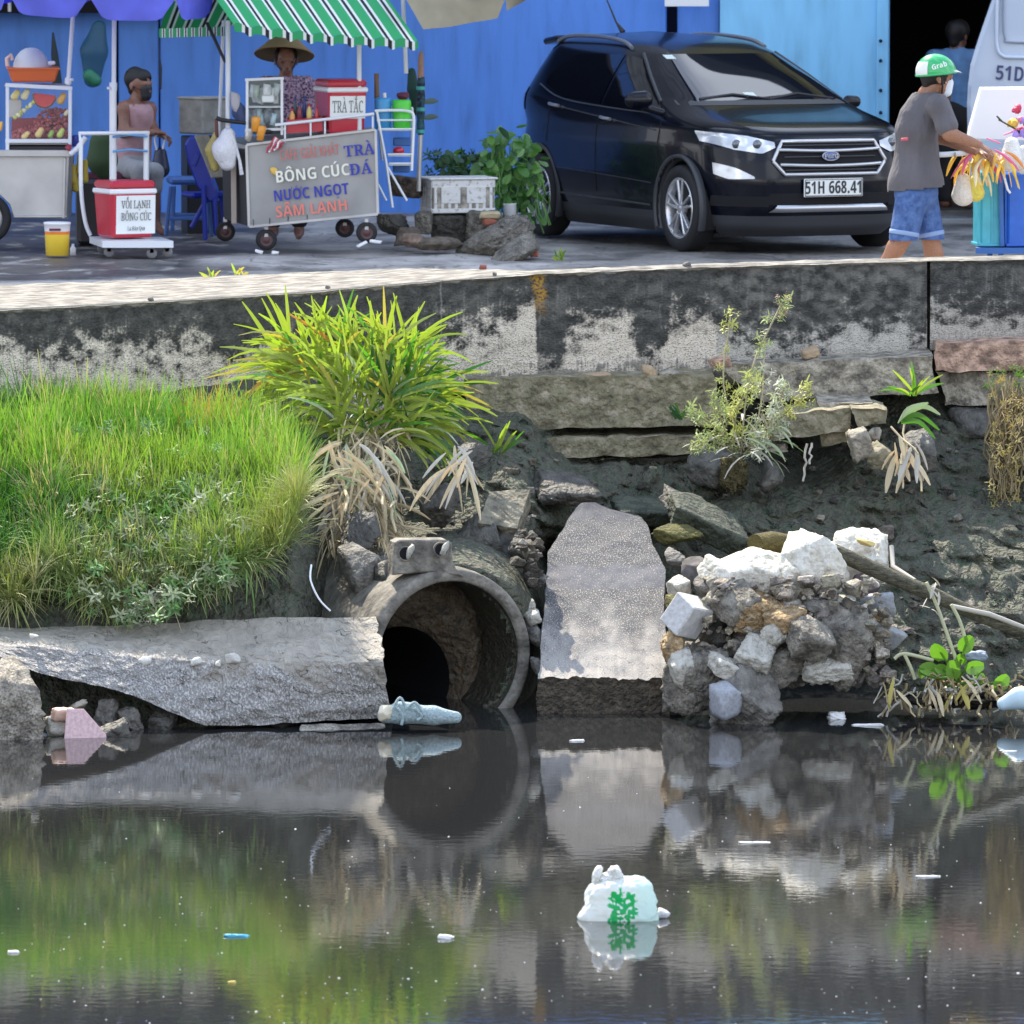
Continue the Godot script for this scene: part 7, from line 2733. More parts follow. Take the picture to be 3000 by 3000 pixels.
func side_shelf(d: float, k: float) -> void:
	var o := thing("side_rack", "white tube rack with shelves at the right end of the drinks cart", "rack", P(1155, 600, d + .2))
	var dd := d + .1
	var st := nu()
	tube(st, smooth_path([P(1098, 325, dd), P(1150, 323, dd), P(1198, 326, dd), P(1212, 342, dd), P(1211, 400, dd), P(1206, 500, dd)], 4), .011, 8)
	tube(st, smooth_path([P(1104, 316, dd + .3), P(1195, 318, dd + .3), P(1208, 334, dd + .3), P(1204, 490, dd + .3)], 4), .010, 8)
	tube(st, [P(1104, 325, dd), P(1132, 480, dd), P(1150, 608, dd)], .010, 8)
	tube(st, [P(1136, 490, dd), P(1192, 588, dd)], .009, 8)
	tube(st, [P(1106, 330, dd + .3), P(1120, 470, dd + .3)], .009, 8)
	tube(st, [P(1108, 540, dd), P(1132, 588, dd)], .008, 8)
	part(o, "frame", st, mats.white_tube)
	for e in [[352, 1104, 1208], [378, 1108, 1208], [452, 1136, 1206], [479, 1140, 1206]]:
		st = nu()
		tube(st, [P(e[1], e[0], dd), P(e[2], e[0], dd)], .008, 6)
		tube(st, [P(e[2], e[0], dd), P(e[2], e[0] - 5, dd + .3)], .008, 6)
		part(o, "rail", st, mats.white_tube)
	for yy in [380, 455, 482]:
		st = nu()
		slab_box(st, [P(1110 if yy < 400 else 1138, yy, dd + .01), P(1206, yy, dd + .01), P(1204, yy - 4, dd + .29), P(1112 if yy < 400 else 1138, yy - 4, dd + .29)], .008)
		part(o, "shelf", st, mats.white_tube)
	for e in [[1122, 378, 50, 92, L(.05, .30, .62), "blue plastic jug on the rack beside the drinks cart", "jug_blue"], [1177, 376, 56, 84, L(.08, .62, .05), "bright green plastic jug on the rack beside the drinks cart", "jug_green"]]:
		st = nu()
		var r: float = e[2] * k * .5
		var h: float = e[3] * k
		var j := thing("jug", e[5], "jug", P(e[0], e[1], dd + .12), "jugs on the rack")
		lathe(st, [0, 0, r * .92, 0, r * .95, h * .3, r, h * .9, r * .96, h * .97, r * .8, h, 0, h], Transform3D(Basis(), j.position), 22)
		part(j, "body", st, mat(e[6], e[4], .35))
		st = nu()
		lathe(st, [r * 1.01, h * .52, r * 1.03, h * .55, r * 1.03, h * .6, r * 1.01, h * .62], Transform3D(Basis(), j.position), 22)
		part(j, "rib", st, mats[e[6]])
	st = nu()
	tube(st, [P(1103, 215, dd + .2), P(1104, 290, dd + .2)], [.018, .02], 9)
	solo("wooden_stick", st, mats.wood, "brown wooden stick standing behind the blue jug", "stick")
	st = nu()
	tube(st, [P(1126, 272, dd + .18), P(1128, 300, dd + .18)], .014, 8)
	solo("white_spoon", st, mats.white_plastic, "white spoon handle standing in the blue jug", "spoon")
	st = nu()
	rock(st, P(1180, 282, dd + .25), Vector3(.09, .07, .07), Basis(), 4, false, .1, 6)
	solo("maroon_bag", st, mat("maroon", L(.12, .02, .05), .6), "maroon bag behind the green jug", "bag")
	st = nu()
	lathe(st, [0, .045, .02, .043, .038, .03, .044, 0, .03, -.006, 0, -.006], Transform3D(Basis(), P(1168, 447, dd + .1)), 18)
	solo("red_bowl", st, mats.red_plastic, "red bowl turned over on the lower shelf of the rack", "bowl")
	for e in [[1178, 415, 52, 24, "blue box on the rack above the red bowl"], [1176, 494, 50, 22, "blue box at the foot of the rack"]]:
		st = nu()
		bx(st, P(e[0], e[1], dd + .28), Vector3(e[2] * k, e[3] * k, .12), 0, .008)
		solo("blue_box", st, mat("box_blue", L(.04, .14, .40), .5), e[4], "box")
	# folded parasol bound to a pole
	var fp := thing("folded_parasol", "folded green parasol with a wooden top standing right of the drinks cart", "parasol", P(1233, 505, d + .5))
	st = nu()
	tube(st, [P(1232, 228, d + .5), P(1233, 172, d + .5), P(1234, 150, d + .5)], [.026, .022, .012], 10)
	part(fp, "wooden_top", st, mat("raw_wood", L(.45, .27, .19), .8, {tex = tx.fine, scale = Vector3(6, 1, 6)}))
	st = nu()
	tube(st, smooth_path([P(1234, 225, d + .5), P(1233, 300, d + .5), P(1232, 360, d + .5), P(1233, 395, d + .5)], 6), [.024, .027, .03, .026, .03, .033, .03, .027, .032, .034, .03, .026, .03, .031, .03, .028, .026, .024, .02], 12)
	part(fp, "canopy", st, mat("teal_cloth", L(.04, .22, .22), .7, {tex = tx.floral, scale = 1.0}))
	st = nu()
	tube(st, [P(1233, 385, d + .5), P(1228, 500, d + .5), P(1227, 560, d + .5)], .018, 10)
	part(fp, "pole", st, mats.steel)
	for e in [[1232, 258], [1233, 320], [1231, 385]]:
		st = nu()
		tube(st, [P(e[0], e[1] - 5, d + .5), P(e[0], e[1] + 5, d + .5)], .034, 12)
		part(fp, "band", st, mat("turquoise_band", L(.05, .36, .34), .6))
	st = nu()
	flesh(st, [[P(1206, 210, d + .6), P(1210, 260, d + .6), .03, .045], [P(1210, 260, d + .6), P(1214, 330, d + .6), .04, .025]], .012, .02)
	solo("dark_green_bundle", st, mat("bottle_green", L(.012, .06, .05), .7), "dark green cloth bundle hanging from the rear post of the awning", "bundle")
	for e in [[1252, 296, .05], [1262, 342, .04]]:
		st = nu()
		leaf(st, bend(P(1238, e[1] + 6, d + .5), Vector3(.9, .35, .1), .12, .4, 4), .05, Vector3(.3, 1, .4))
		part(fp, "loose_flap", st, mat("grey_green_flap", L(.12, .18, .16), .8))


# ---------- middle of the street ----------
func make_street_middle() -> void:
	var d := 54.0
	var k := d / F
	var grey := mat("old_mortar", L(.46, .445, .42), .95, {tex = tx.crete, scale = 1.5, bump = tx.bump, deep = 3.0, detail = tx.grit})
	var dark := mat("dark_stone", L(.13, .13, .125), .7)
	var st := nu()
	# crate
	var cr := thing("white_crate", "dirty white slatted plastic crate standing on the broken stump beside the plant", "crate", P(1350, 620, 53.8))
	var wm := mat("dirty_white", L(.74, .74, .73), .6, {tex = noise_tex(71, .02, [0.0, Color(.45, .42, .38), .22, Color(.85, .83, .8), .4, Color(1, 1, 1), 1.0, Color(1, 1, 1)], 1, 5), scale = 2.0})
	var cb := Basis(Vector3.UP, .26)
	var cc := P(1340, 570, 53.9)
	var w := .49
	var dp := .36
	var h := .25
	var at := func(x: float, y: float, z: float) -> Vector3: return cc + cb * Vector3(x, y, z)
	for s in [-1.0, 1.0]:
		for yy in [-.115, .09]:
			st = nu()
			box(st, Transform3D(cb, at.call(0, yy, s * dp / 2)), Vector3(w, .035 if yy < 0 else .06, .014), .004)
			box(st, Transform3D(cb, at.call(s * w / 2, yy, 0)), Vector3(.014, .035 if yy < 0 else .06, dp), .004)
			part(cr, "band", st, wm)
		for i in 9:
			if i == 4: continue
			st = nu()
			box(st, Transform3D(cb, at.call((i - 4) * w / 9.0, -.02, s * dp / 2)), Vector3(.022, .20, .010), .002)
			part(cr, "slat", st, wm)
		for i in 6:
			st = nu()
			box(st, Transform3D(cb, at.call(s * w / 2, -.02, (i - 2.5) * dp / 6.0)), Vector3(.010, .20, .022), .002)
			part(cr, "slat", st, wm)
		st = nu()
		box(st, Transform3D(cb, at.call(0, -.02, s * (dp / 2 - .004))), Vector3(w - .02, .19, .006), .001)
		box(st, Transform3D(cb, at.call(s * (w / 2 - .004), -.02, 0)), Vector3(.006, .19, dp - .02), .001)
		part(cr, "side_sheet", st, mat("crate_inner", L(.60, .59, .57), .7, {tex = tx.crete, scale = 2.0}))
		st = nu()
		box(st, Transform3D(cb, at.call(s * .10, .005, dp / 2 + .004)), Vector3(.15, .13, .012), .003)
		part(cr, "plate", st, wm)
	st = nu()
	box(st, Transform3D(cb, at.call(0, .128, 0)), Vector3(w + .05, .016, dp + .05), .006)
	part(cr, "rim", st, wm)
	st = nu()
	box(st, Transform3D(cb, at.call(0, -.125, 0)), Vector3(w - .01, .012, dp - .01), .004)
	part(cr, "floor", st, wm)
	# stump and rubble under it
	var rs := [
		[1240, 652, 53.5, 52, 70, .15, grey, "upright grey concrete post end under the left corner of the crate", true, .04, 9],
		[1325, 660, 53.9, 130, 90, .4, dark, "dark stump of masonry under the crate", true, .08, 12],
		[1420, 660, 53.7, 110, 90, .3, grey, "mottled grey block under the right corner of the crate", true, .12, 12],
		[1452, 716, 53.0, 230, 110, .7, grey, "pale heap of spilt mortar sloping to the right of the crate", false, .08, 18],
		[1500, 745, 52.3, 150, 70, .5, grey, "foot of the spilt mortar at the edge of the street", false, .06, 12],
		[1435, 630, 53.4, 60, 20, .12, mats.leaf_dry, "thin beige tile on the block under the crate", true, .03, 7],
		[1435, 650, 53.4, 44, 20, .1, mat("brick_red", L(.36, .12, .08), .9), "red brick end under the beige tile", true, .04, 7],
		[1187, 545, 53.9, 90, 64, .3, mat("stump_wood", L(.16, .13, .11), .9, {tex = tx.crete, scale = 2.0, bump = tx.bump, deep = 2.0}), "brown grey log end behind the rack legs", true, .05, 10],
		[1150, 660, 53.6, 90, 60, .2, dark, "dark stone behind the right wheel of the drinks cart", false, .1, 9],
		[1190, 690, 53.3, 80, 50, .2, mat("brown_stone", L(.2, .17, .15), .9, {tex = tx.crete, scale = 2.0}), "brown stone left of the grey post end", false, .1, 9],
		[1225, 705, 53.0, 90, 40, .2, mat("pinkish_stone", L(.38, .29, .25), .9, {tex = tx.crete, scale = 2.0}), "pinkish brown rubble in front of the grey post end", false, .1, 9],
		[1290, 712, 52.9, 120, 40, .25, mats.brown_stone, "flat brown rubble in front of the dark stump", false, .1, 9],
		[1565, 743, 52.4, 26, 22, .06, mats.brick_red, "small red brick chip right of the spilt mortar", true, .05, 6],
		[1415, 783, 50.6, 22, 14, .05, mats.brick_red, "tiny red brick chip on the edge of the street", true, .05, 6]]
	for i in rs.size():
		var e: Array = rs[i]
		stone("street_rubble", e[0], e[1], e[2], e[3], e[4], e[5], e[6], e[7], "rubble", 500 + i, Vector3(R(-.1, .1), R(-.2, .2), .5 if i in [3, 4] else R(-.08, .08)), e[8], e[9], "rubble under the crate", e[10])
	# potted plant
	var pl := thing("potted_plant", "leafy green creeper in a white pot between the crate and the car", "plant", P(1500, 690, 54.6))
	st = nu()
	lathe(st, [0, 0, .04, 0, .05, .19, .055, .20, .048, .2, .045, .17], Transform3D(Basis(Vector3.FORWARD, -.06), P(1498, 672, 54.2)), 20)
	part(pl, "pot", st, mats.white_paint)
	var lm := [mat("creeper_a", L(.075, .19, .045), .42, {back = Color(.25, .5, .1)}), mat("creeper_b", L(.13, .27, .06), .42, {back = Color(.3, .6, .12)}), mat("creeper_c", L(.03, .085, .03), .5, {back = Color(.1, .25, .08)}), mat("creeper_d", L(.18, .33, .12), .4, {back = Color(.3, .55, .15)})]
	for i in 300:
		var px: float
		var py: float
		var dz := R(-.25, .25)
		if i < 185:
			var a := R(0, TAU)
			var rr := sqrt(rng.randf())
			px = 1490 + cos(a) * rr * 88
			py = 480 + sin(a) * rr * 118
		elif i < 245:
			px = R(1500, 1590)
			py = R(470, 680)
			if px > 1560: py = R(420, 640)
		else:
			px = R(1290, 1425)
			py = R(440, 515)
			dz = R(.2, .5)
		st = nu()
		var a2 := R(-1.2, 1.2)
		var c := P(px, py, 54.5 + dz)
		var l := R(.065, .125)
		leaf(st, bend(c, Vector3(sin(a2), R(-1.0, .3), R(.1, .9)), l, R(.1, .9), 5), l * R(.5, .72), Vector3(cos(a2), R(-.2, .2), R(-.5, .5)), R(.05, .35), .86)
		var r := rng.randf()
		part(pl, "leaf", st, lm[2] if i >= 245 and r < .7 else lm[0] if r < .45 else lm[1] if r < .75 else lm[3] if r < .9 else lm[2])
	for i in 26:
		st = nu()
		var px := R(1420, 1585)
		var a3 := P(px, R(400, 470), 54.5 + R(-.2, .2))
		var b3 := P(px + R(-30, 25), R(560, 700), 54.3 + R(-.2, .2))
		if i > 20:
			a3 = P(R(1570, 1585), R(500, 540), 54.1)
			b3 = P(R(1580, 1616), R(640, 690), 54.0)
		tube(st, wiggle(a3, b3, .06, 6), .006, 5)
		part(pl, "tendril", st, lm[i % 2])
	var sp := sprig(8)
	var lf := nu()
	for i in 60:
		lf.append_from(sp, 0, Transform3D(Basis.from_euler(RV(1.0)).scaled(Vector3.ONE * R(.05, .09)), P(R(1250, 1430), R(450, 525), 55.0 + R(-.2, .2))))
	tag(part(pl, "low_foliage", lf, lm[2], false), "", "", "", "stuff")
	# weeds on the street
	sprout([[1640, 764, 51.6]], 9, .05, .12, mats.leaf_green, mats.leaf_lime, "small green weed on the street in front of the car")
	sprout([[628, 826, 47.2]], 6, .05, .14, mats.leaf_lime, mats.leaf_yellow, "small yellow green weed on the kerb left of the middle")
	sprout([[700, 806, 47.0]], 5, .04, .10, mats.leaf_lime, mats.leaf_yellow, "smaller weed on the kerb beside the yellow green weed")
	# beige canopy
	var cv := thing("beige_canopy", "beige canvas canopy hanging into the picture above the drinks cart rack", "canopy", P(1340, 40, 53.0))
	var bm := mat("beige_canvas", L(.34, .30, .205), .85, {tex = tx.cloth, scale = 1.2, back = Color(.3, .27, .18)})
	st = nu()
	grid(st, func(u: float, v: float) -> Vector3:
		var a := P(lerpf(1165, 1490, u), lerpf(-40, -30, u), lerpf(52.6, 53.2, u))
		var b := P(lerpf(1240, 1458, u), lerpf(87, 50, u), lerpf(52.5, 53.1, u))
		var p := a.lerp(b, v)
		return p + Vector3(0, N(p * 8.0) * .02 - .015 * sin(PI * u) * v, .015 * sin(u * 7.0)), 16, 8)
	part(cv, "front_flap", st, bm)
	st = nu()
	grid(st, func(u: float, v: float) -> Vector3:
		var a := P(lerpf(1480, 1640, u), -30, lerpf(53.2, 54.6, u))
		var b := P(lerpf(1484, 1560, u), lerpf(32, -10, u), lerpf(53.15, 54.4, u))
		return a.lerp(b, v), 8, 5)
	part(cv, "side_flap", st, bm)
	st = nu()
	grid(st, func(u: float, v: float) -> Vector3:
		var a := P(lerpf(1165, 1490, u), lerpf(-40, -30, u), lerpf(52.6, 53.2, u))
		var b := a + Vector3(.5, .35, -2.2)
		var p := a.lerp(b, v)
		return p + Vector3(0, -.06 * sin(PI * v), 0), 10, 8)
	part(cv, "top_sheet", st, bm)


# ---------- the parked car ----------
var car_t := Transform3D()
const CW := [.13, .76, .22, .83, .35, .862, .55, .882, .8, .88, .93, .862, 1.02, .84, 1.10, .815, 1.3, .705, 1.46, .60, 1.53, .53, 1.57, .42, 1.59, .27, 1.60, .05]
const CF := [.13, .66, .2, .77, .35, .825, .55, .835, .7, .81, .82, .775, .88, .75, .92, .71, .95, .63, .98, .46, 1.03, .14, 1.08, -.10, 1.12, -.24, 1.3, -.68, 1.46, -1.08, 1.53, -1.34, 1.57, -1.65, 1.59, -1.95, 1.60, -2.2]
const CR := [.13, -3.02, .3, -3.22, .7, -3.30, 1.0, -3.28, 1.12, -3.22, 1.47, -3.05, 1.53, -2.98, 1.57, -2.78, 1.59, -2.5, 1.60, -2.3]


func car_n(h: float) -> float:
	return lut([.9, 4.4, 1.1, 6.0], h)


func car_ring(h: float, s: float, off := 0.0) -> Vector3:
	var w := lut(CW, h) + off
	var f := lut(CF, h) + off
	var r := lut(CR, h) - off
	var n := car_n(h)
	var k := fposmod(s, 4.0)
	var q: Vector2
	if k < 1: q = Vector2(lerpf(-1, 1, k), 1)
	elif k < 2: q = Vector2(1, lerpf(1, -1, k - 1))
	elif k < 3: q = Vector2(lerpf(1, -1, k - 2), -1)
	else: q = Vector2(-1, lerpf(-1, 1, k - 3))
	var t := 1.0 / pow(pow(absf(q.x), n) + pow(absf(q.y), n), 1.0 / n)
	return Vector3(q.x * t * w, h, (f + r) / 2 + q.y * t * (f - r) / 2)


func car_front(x: float, h: float, off := 0.0) -> Vector3:
	var w := lut(CW, h)
	var f := lut(CF, h)
	var r := lut(CR, h)
	var n := car_n(h)
	return car_t * Vector3(x, h, (f + r) / 2 + (f - r) / 2 * pow(maxf(1.0 - pow(minf(absf(x) / w, .9995), n), 0), 1 / n) + off)


func car_side(z: float, h: float, off := 0.0, s := -1.0) -> Vector3:
	var w := lut(CW, h)
	var f := lut(CF, h)
	var r := lut(CR, h)
	var n := car_n(h)
	return car_t * Vector3(s * (w * pow(maxf(1.0 - pow(minf(absf(z - (f + r) / 2) / ((f - r) / 2), .9995), n), 0), 1 / n) + off), h, z)


func make_car() -> void:
	var xc := Vector3(.909, 0, -.417)
	var zc := Vector3(.417, 0, .909)
	var w0 := Q(2010, 736, ST)
	var og := w0 + xc * .80
	car_t = Transform3D(Basis(xc, Vector3.UP, zc), og)
	var o := thing("parked_car", "black compact sport utility car parked facing the canal in front of the blue wall", "car", og - zc * 1.2)
	var paint := mat("black_paint", L(.003, .004, .009), .2, {coat = .25, spec = .32})
	var trim := mat("dark_trim", L(.040, .042, .048), .5)
	var glass := mat("tinted_glass", L(.003, .0035, .006), .03, {spec = .6})
	var screen := mat("windscreen", L(.006, .008, .014), .02, {spec = .46})
	var silver := mat("silver_trim", L(.55, .55, .56), .3, {metal = .8})
	var lamp := mat("lamp_lens", L(.78, .80, .83), .15, {metal = .35, coat = 1.0, tex = noise_tex(81, .03, [0.0, .75, .4, .9, 1.0, 1.0], 0, 2, 256), scale = 1.6})
	var rows := []
	var arch := func(c: Vector3) -> bool:
		var q := car_t.affine_inverse() * c
		for z in [0.0, -2.52]:
			if absf(q.x) > .5 and Vector2(q.z - z, q.y - .325).length() < .375: return true
		return false
	var shell := func(h0: float, h1: float, n: int) -> SurfaceTool:
		var s := nu()
		grid(s, func(u: float, v: float) -> Vector3: return car_t * car_ring(lerpf(h1, h0, v), u * 4.0), 340, n, 1, arch)
		return s
	part(o, "lower_cladding", shell.call(.13, .29, 7), trim)
	part(o, "body", shell.call(.29, 1.06, 30), paint)
	part(o, "cabin", shell.call(1.06, 1.60, 24), paint)
	var st := nu()
	grid(st, func(u: float, v: float) -> Vector3:
		var p := car_ring(.14, u * 4.0)
		return car_t * Vector3(p.x * (1 - v), p.y, lerpf(p.z, -1.2, v)), 80, 3)
	part(o, "underbody", st, mats.black_plastic)
	# wheels in their arches
	for e in [[-.80, 0.0, true], [.80, 0.0, false], [-.80, -2.52, true], [.80, -2.52, false]]:
		var sx: float = signf(e[0])
		var c := Vector3(e[0], .325, e[1])
		var wb := Basis(Vector3(0, 0, 1), Vector3(sx, 0, 0), Vector3(0, sx, 0) * -1.0)
		wb = Basis(Vector3(0, 0, 1), Vector3(sx, 0, 0), Vector3(0, 0, 1).cross(Vector3(sx, 0, 0)))
		var xf := car_t * Transform3D(wb, c)
		st = nu()
		lathe(st, [.20, -.13, .30, -.12, .325, -.09, .327, .04, .315, .065, .27, .075, .232, .06, .225, .03], xf, 48)
		var wh := part(o, "wheel", st, mats.black_rubber)
		if e[2]:
			st = nu()
			lathe(st, [.228, .03, .232, .062, .222, .066, .210, .05, .205, -.02], xf, 48)
			for i in 10:
				var a := TAU * i / 10 + (.12 if i % 2 else -.12)
				var dir := Vector3(cos(a), 0, sin(a))
				bar(st, xf * (dir * .035 + Vector3(0, .045, 0)), xf * (dir * .215 + Vector3(0, .05, 0)), .034, .022, .006)
			lathe(st, [0, .062, .035, .06, .05, .045, .05, .01], xf, 20)
			part(wh, "alloy_rim", st, mat("alloy", L(.62, .62, .64), .25, {metal = .7}))
			st = nu()
			lathe(st, [.21, .0, 0, .0], xf, 24)
			part(wh, "brake", st, mats.black_plastic)
		st = nu()
		lathe(st, [.36, -.02, .385, .045, .405, .05, .41, .02, .40, -.01], Transform3D(xf.basis, car_t * Vector3(sx * .835, .325, e[1])), 48)
		part(o, "wheel_arch", clip_below(st, ST + .16), trim)
		st = nu()
		lathe(st, [.375, .05, .375, -.35, 0, -.35], Transform3D(xf.basis, car_t * Vector3(sx * .82, .325, e[1])), 30)
		part(o, "wheel_well", clip_below(st, ST + .17), mats.black_rubber)
	# glass
	st = nu()
	grid(st, func(u: float, v: float) -> Vector3:
		var h := lerpf(1.115, 1.455, v)
		var x := lerpf(-1, 1, u) * (lut(CW, h) - .045)
		return car_front(x, h, .006), 24, 12)
	part(o, "windscreen", st, screen)
	st = nu()
	for s in [-1.0, 1.0]:
		tube(st, [car_front(s * (lut(CW, 1.11) - .04), 1.11, .004), car_front(s * (lut(CW, 1.2) - .04), 1.2, .004), car_front(s * (lut(CW, 1.3) - .04), 1.3, .004), car_front(s * (lut(CW, 1.38) - .04), 1.38, .004), car_front(s * (lut(CW, 1.455) - .04), 1.455, .004)], .014, 6)
	part(o, "screen_pillar", st, trim)
	for sgn in [-1.0, 1.0]:
		for e in [[[-1.40, 1.065, -.95, 1.05, -.42, 1.035], [-1.40, 1.445, -1.12, 1.41, -.80, 1.26, -.42, 1.06]], [[-2.60, 1.20, -2.2, 1.115, -1.46, 1.068], [-2.60, 1.25, -2.40, 1.40, -2.2, 1.438, -1.46, 1.447]]]:
			var zs: Array = e[0]
			st = nu()
			grid(st, func(u: float, v: float) -> Vector3:
				var z := lerpf(zs[0], zs[4], u)
				var h := lerpf(lut(e[1], z), lut(zs, z), v)
				return car_side(z, h, .006, sgn), 18, 8)
			part(o, "side_window", st, glass)
	# crease lines, door gaps, sill
	for e in [[[-3.0, 1.09, -2.2, 1.03, -1.3, .965, -.4, .90], .005, trim, "waist_crease"], [[-2.7, 1.19, -2.2, 1.095, -1.4, 1.05, -.4, 1.02], .006, silver, "window_trim"], [[-2.1, .36, -1.2, .345, -.5, .33], .009, silver, "sill_trim"], [[-2.15, .56, -1.2, .53, -.45, .50], .004, trim, "door_crease"]]:
		st = nu()
		var q := []
		for i in range(0, e[0].size(), 2): q.append(car_side(e[0][i], e[0][i + 1], .003))
		tube(st, smooth_path(q, 5), e[1], 5)
		part(o, e[3], st, mat("dull_trim", L(.09, .09, .10), .35, {metal = .4}) if e[2] == silver else e[2])
	for z in [-1.43, -.36, -2.35]:
		st = nu()
		var q := []
		for i in 10:
			var h := lerpf(.40 if z > -2 else .75, 1.04, i / 9.0)
			q.append(car_side(z + (.06 * (h - .6) if z > -1 else 0.0), h, .001))
		tube(st, q, .004, 4)
		part(o, "door_gap", st, mats.black_room)
	for e in [[-1.27, .965], [-2.25, 1.04]]:
		st = nu()
		tube(st, [car_side(e[0] - .09, e[1] + .006, .02), car_side(e[0], e[1], .03), car_side(e[0] + .09, e[1] - .006, .02)], .013, 8)
		part(o, "door_handle", st, silver)
	st = nu()
	var mc := car_t * Vector3(-1.0, 1.13, -.42)
	flesh(st, [[mc - xc * .05, mc + xc * .05, .062, .07, zc, 1.5], [mc + xc * .06 - Vector3(0, .06, 0), car_side(-.38, 1.03), .03, .03]], .01, .02)
	part(o, "wing_mirror", st, paint)
	st = nu()
	mc = car_t * Vector3(.86, 1.09, -.50)
	flesh(st, [[mc - xc * .03, mc + xc * .03, .05, .045, zc, 1.5], [mc - xc * .06 - Vector3(0, .06, 0), car_side(-.38, 1.03, 0, 1.0), .03, .03]], .01, .02)
	part(o, "wing_mirror", st, paint)
	# roof rails, spoiler, aerial
	for s in [-.54, .54]:
		st = nu()
		tube(st, smooth_path([car_t * Vector3(s * 1.06, 1.495, -1.42), car_t * Vector3(s * 1.03, 1.545, -1.62), car_t * Vector3(s, 1.572, -2.1), car_t * Vector3(s, 1.566, -2.6), car_t * Vector3(s, 1.52, -2.83)], 4), .016, 8)
		part(o, "roof_rail", st, mat("rail_metal", L(.30, .31, .33), .3, {metal = .6}))
	st = nu()
	box(st, car_t * Transform3D(Basis(Vector3.RIGHT, -.12), Vector3(0, 1.525, -3.0)), Vector3(1.08, .05, .26), .016)
	part(o, "spoiler", st, paint)
	st = nu()
	tube(st, [car_t * Vector3(0, 1.585, -2.78), car_t * Vector3(-.03, 1.66, -2.84), car_t * Vector3(-.10, 1.95, -2.98)], [.022, .008, .004], 6)
	part(o, "aerial", st, mats.black_plastic)
	st = nu()
	grid(st, func(u: float, v: float) -> Vector3: return car_side(lerpf(-3.12, -2.95, u), lerpf(1.16, .98, v), .008), 6, 6)
	part(o, "tail_lamp", st, mat("tail_red", L(.10, .008, .012), .15, {coat = 1.0}))
	# front: grille with frame and bars, badge, lamps, plate
	var hex := [[-.47, .70], [-.385, .845], [.385, .845], [.47, .70], [.385, .60], [-.385, .60]]
	var pl := []
	for i in 7:
		var a: Array = hex[i % 6]
		var b: Array = hex[(i + 1) % 6]
		if i < 6:
			for t in 6: pl.append(car_front(lerpf(a[0], b[0], t / 6.0), lerpf(a[1], b[1], t / 6.0), .014))
	pl.append(pl[0])
	st = nu()
	tube(st, pl, .015, 7, false)
	part(o, "grille_frame", st, silver)
	st = nu()
	grid(st, func(u: float, v: float) -> Vector3:
		var h := lerpf(.84, .605, v)
		var hw := lut([.60, .385, .70, .465, .845, .385], h)
		return car_front(lerpf(-hw, hw, u), h, .008), 20, 8)
	part(o, "grille", st, mats.black_room)
	for h in [.785, .675]:
		st = nu()
		var q := []
		for i in 13: q.append(car_front(lerpf(-.42, .42, i / 12.0), h - .012 * sin(PI * i / 12.0), .02))
		tube(st, q, .017, 6, true, .8)
		part(o, "grille_bar", st, silver)
	for h in [.815, .73, .632]:
		st = nu()
		var q := []
		for i in 9: q.append(car_front(lerpf(-.38, .38, i / 8.0), h, .014))
		tube(st, q, .006, 5)
		part(o, "grille_slat", st, trim)
	st = nu()
	var bf := car_front(-.01, .735, .035)
	lathe(st, [0, .012, .04, .011, .058, .004, .06, -.01], Transform3D(Basis(xc * 1.15, zc, Vector3.UP * -.55), bf), 28)
	part(o, "badge", st, mat("badge_blue", L(.05, .09, .25), .25, {coat = 1.0}))
	st = nu()
	var ring := []
	for i in 29: ring.append(bf + xc * cos(TAU * i / 28) * .068 + Vector3.UP * sin(TAU * i / 28) * .033 + zc * .006)
	tube(st, ring, .004, 5, false)
	part(o, "badge_rim", st, silver)
	lettering(o, "Ford", "Droid Serif", .034, bf + zc * .016, Basis(xc, Vector3.UP, zc) * Basis(Vector3.FORWARD, -.06), silver, 1.1)
	for s in [-1.0, 1.0]:
		var hl := [.44, .84, .62, .888, .815, .915]
		var lo := [.44, .80, .54, .755, .70, .785, .815, .84]
		st = nu()
		grid(st, func(u: float, v: float) -> Vector3:
			var x := lerpf(.44, .815, u)
			return car_front(s * x, lerpf(lut(hl, x), lut(lo, x), v), .012), 16, 8)
		part(o, "headlamp", st, lamp)
		st = nu()
		for x in [.56, .68]:
			lathe(st, [0, .012, .03, .01, .036, -.01], Transform3D(Basis(xc, zc, Vector3.UP * -1.0), car_front(s * x, .825, .016)), 16)
		part(o, "projector", st, mat("lamp_dark", L(.12, .13, .15), .1, {metal = .5, coat = 1.0}))
		st = nu()
		grid(st, func(u: float, v: float) -> Vector3:
			var x := lerpf(.60, .79, u)
			return car_front(s * x, lerpf(lut([.60, .585, .70, .65, .79, .685], x), lut([.60, .57, .74, .565, .79, .60], x), v), .012), 10, 6)
		part(o, "fog_lamp", st, lamp)
		st = nu()
		grid(st, func(u: float, v: float) -> Vector3:
			var x := lerpf(.50, .79, u)
			return car_front(s * x, lerpf(.44, .36, v), .006), 10, 3)
		part(o, "side_intake", st, mats.black_room)
	st = nu()
	grid(st, func(u: float, v: float) -> Vector3: return car_front(lerpf(-.50, .50, u), lerpf(.46, .375, v), .005), 16, 4)
	part(o, "lower_grille", st, mats.black_room)
	st = nu()
	grid(st, func(u: float, v: float) -> Vector3:
		var hw := lerpf(.44, .50, v)
		return car_front(lerpf(-hw, hw, u), lerpf(.372, .318, v), .012 + .02 * sin(PI * v)), 16, 4)
	part(o, "skid_plate", st, silver)
	# number plate
	var pb := Basis(xc, Vector3.UP, zc)
	var pc := car_front(0, .50, .03)
	st = nu()
	box(st, Transform3D(pb, pc), Vector3(.49, .135, .014), .004)
	var np := part(o, "number_plate", st, mat("plate_white", L(.78, .79, .76), .45))
	st = nu()
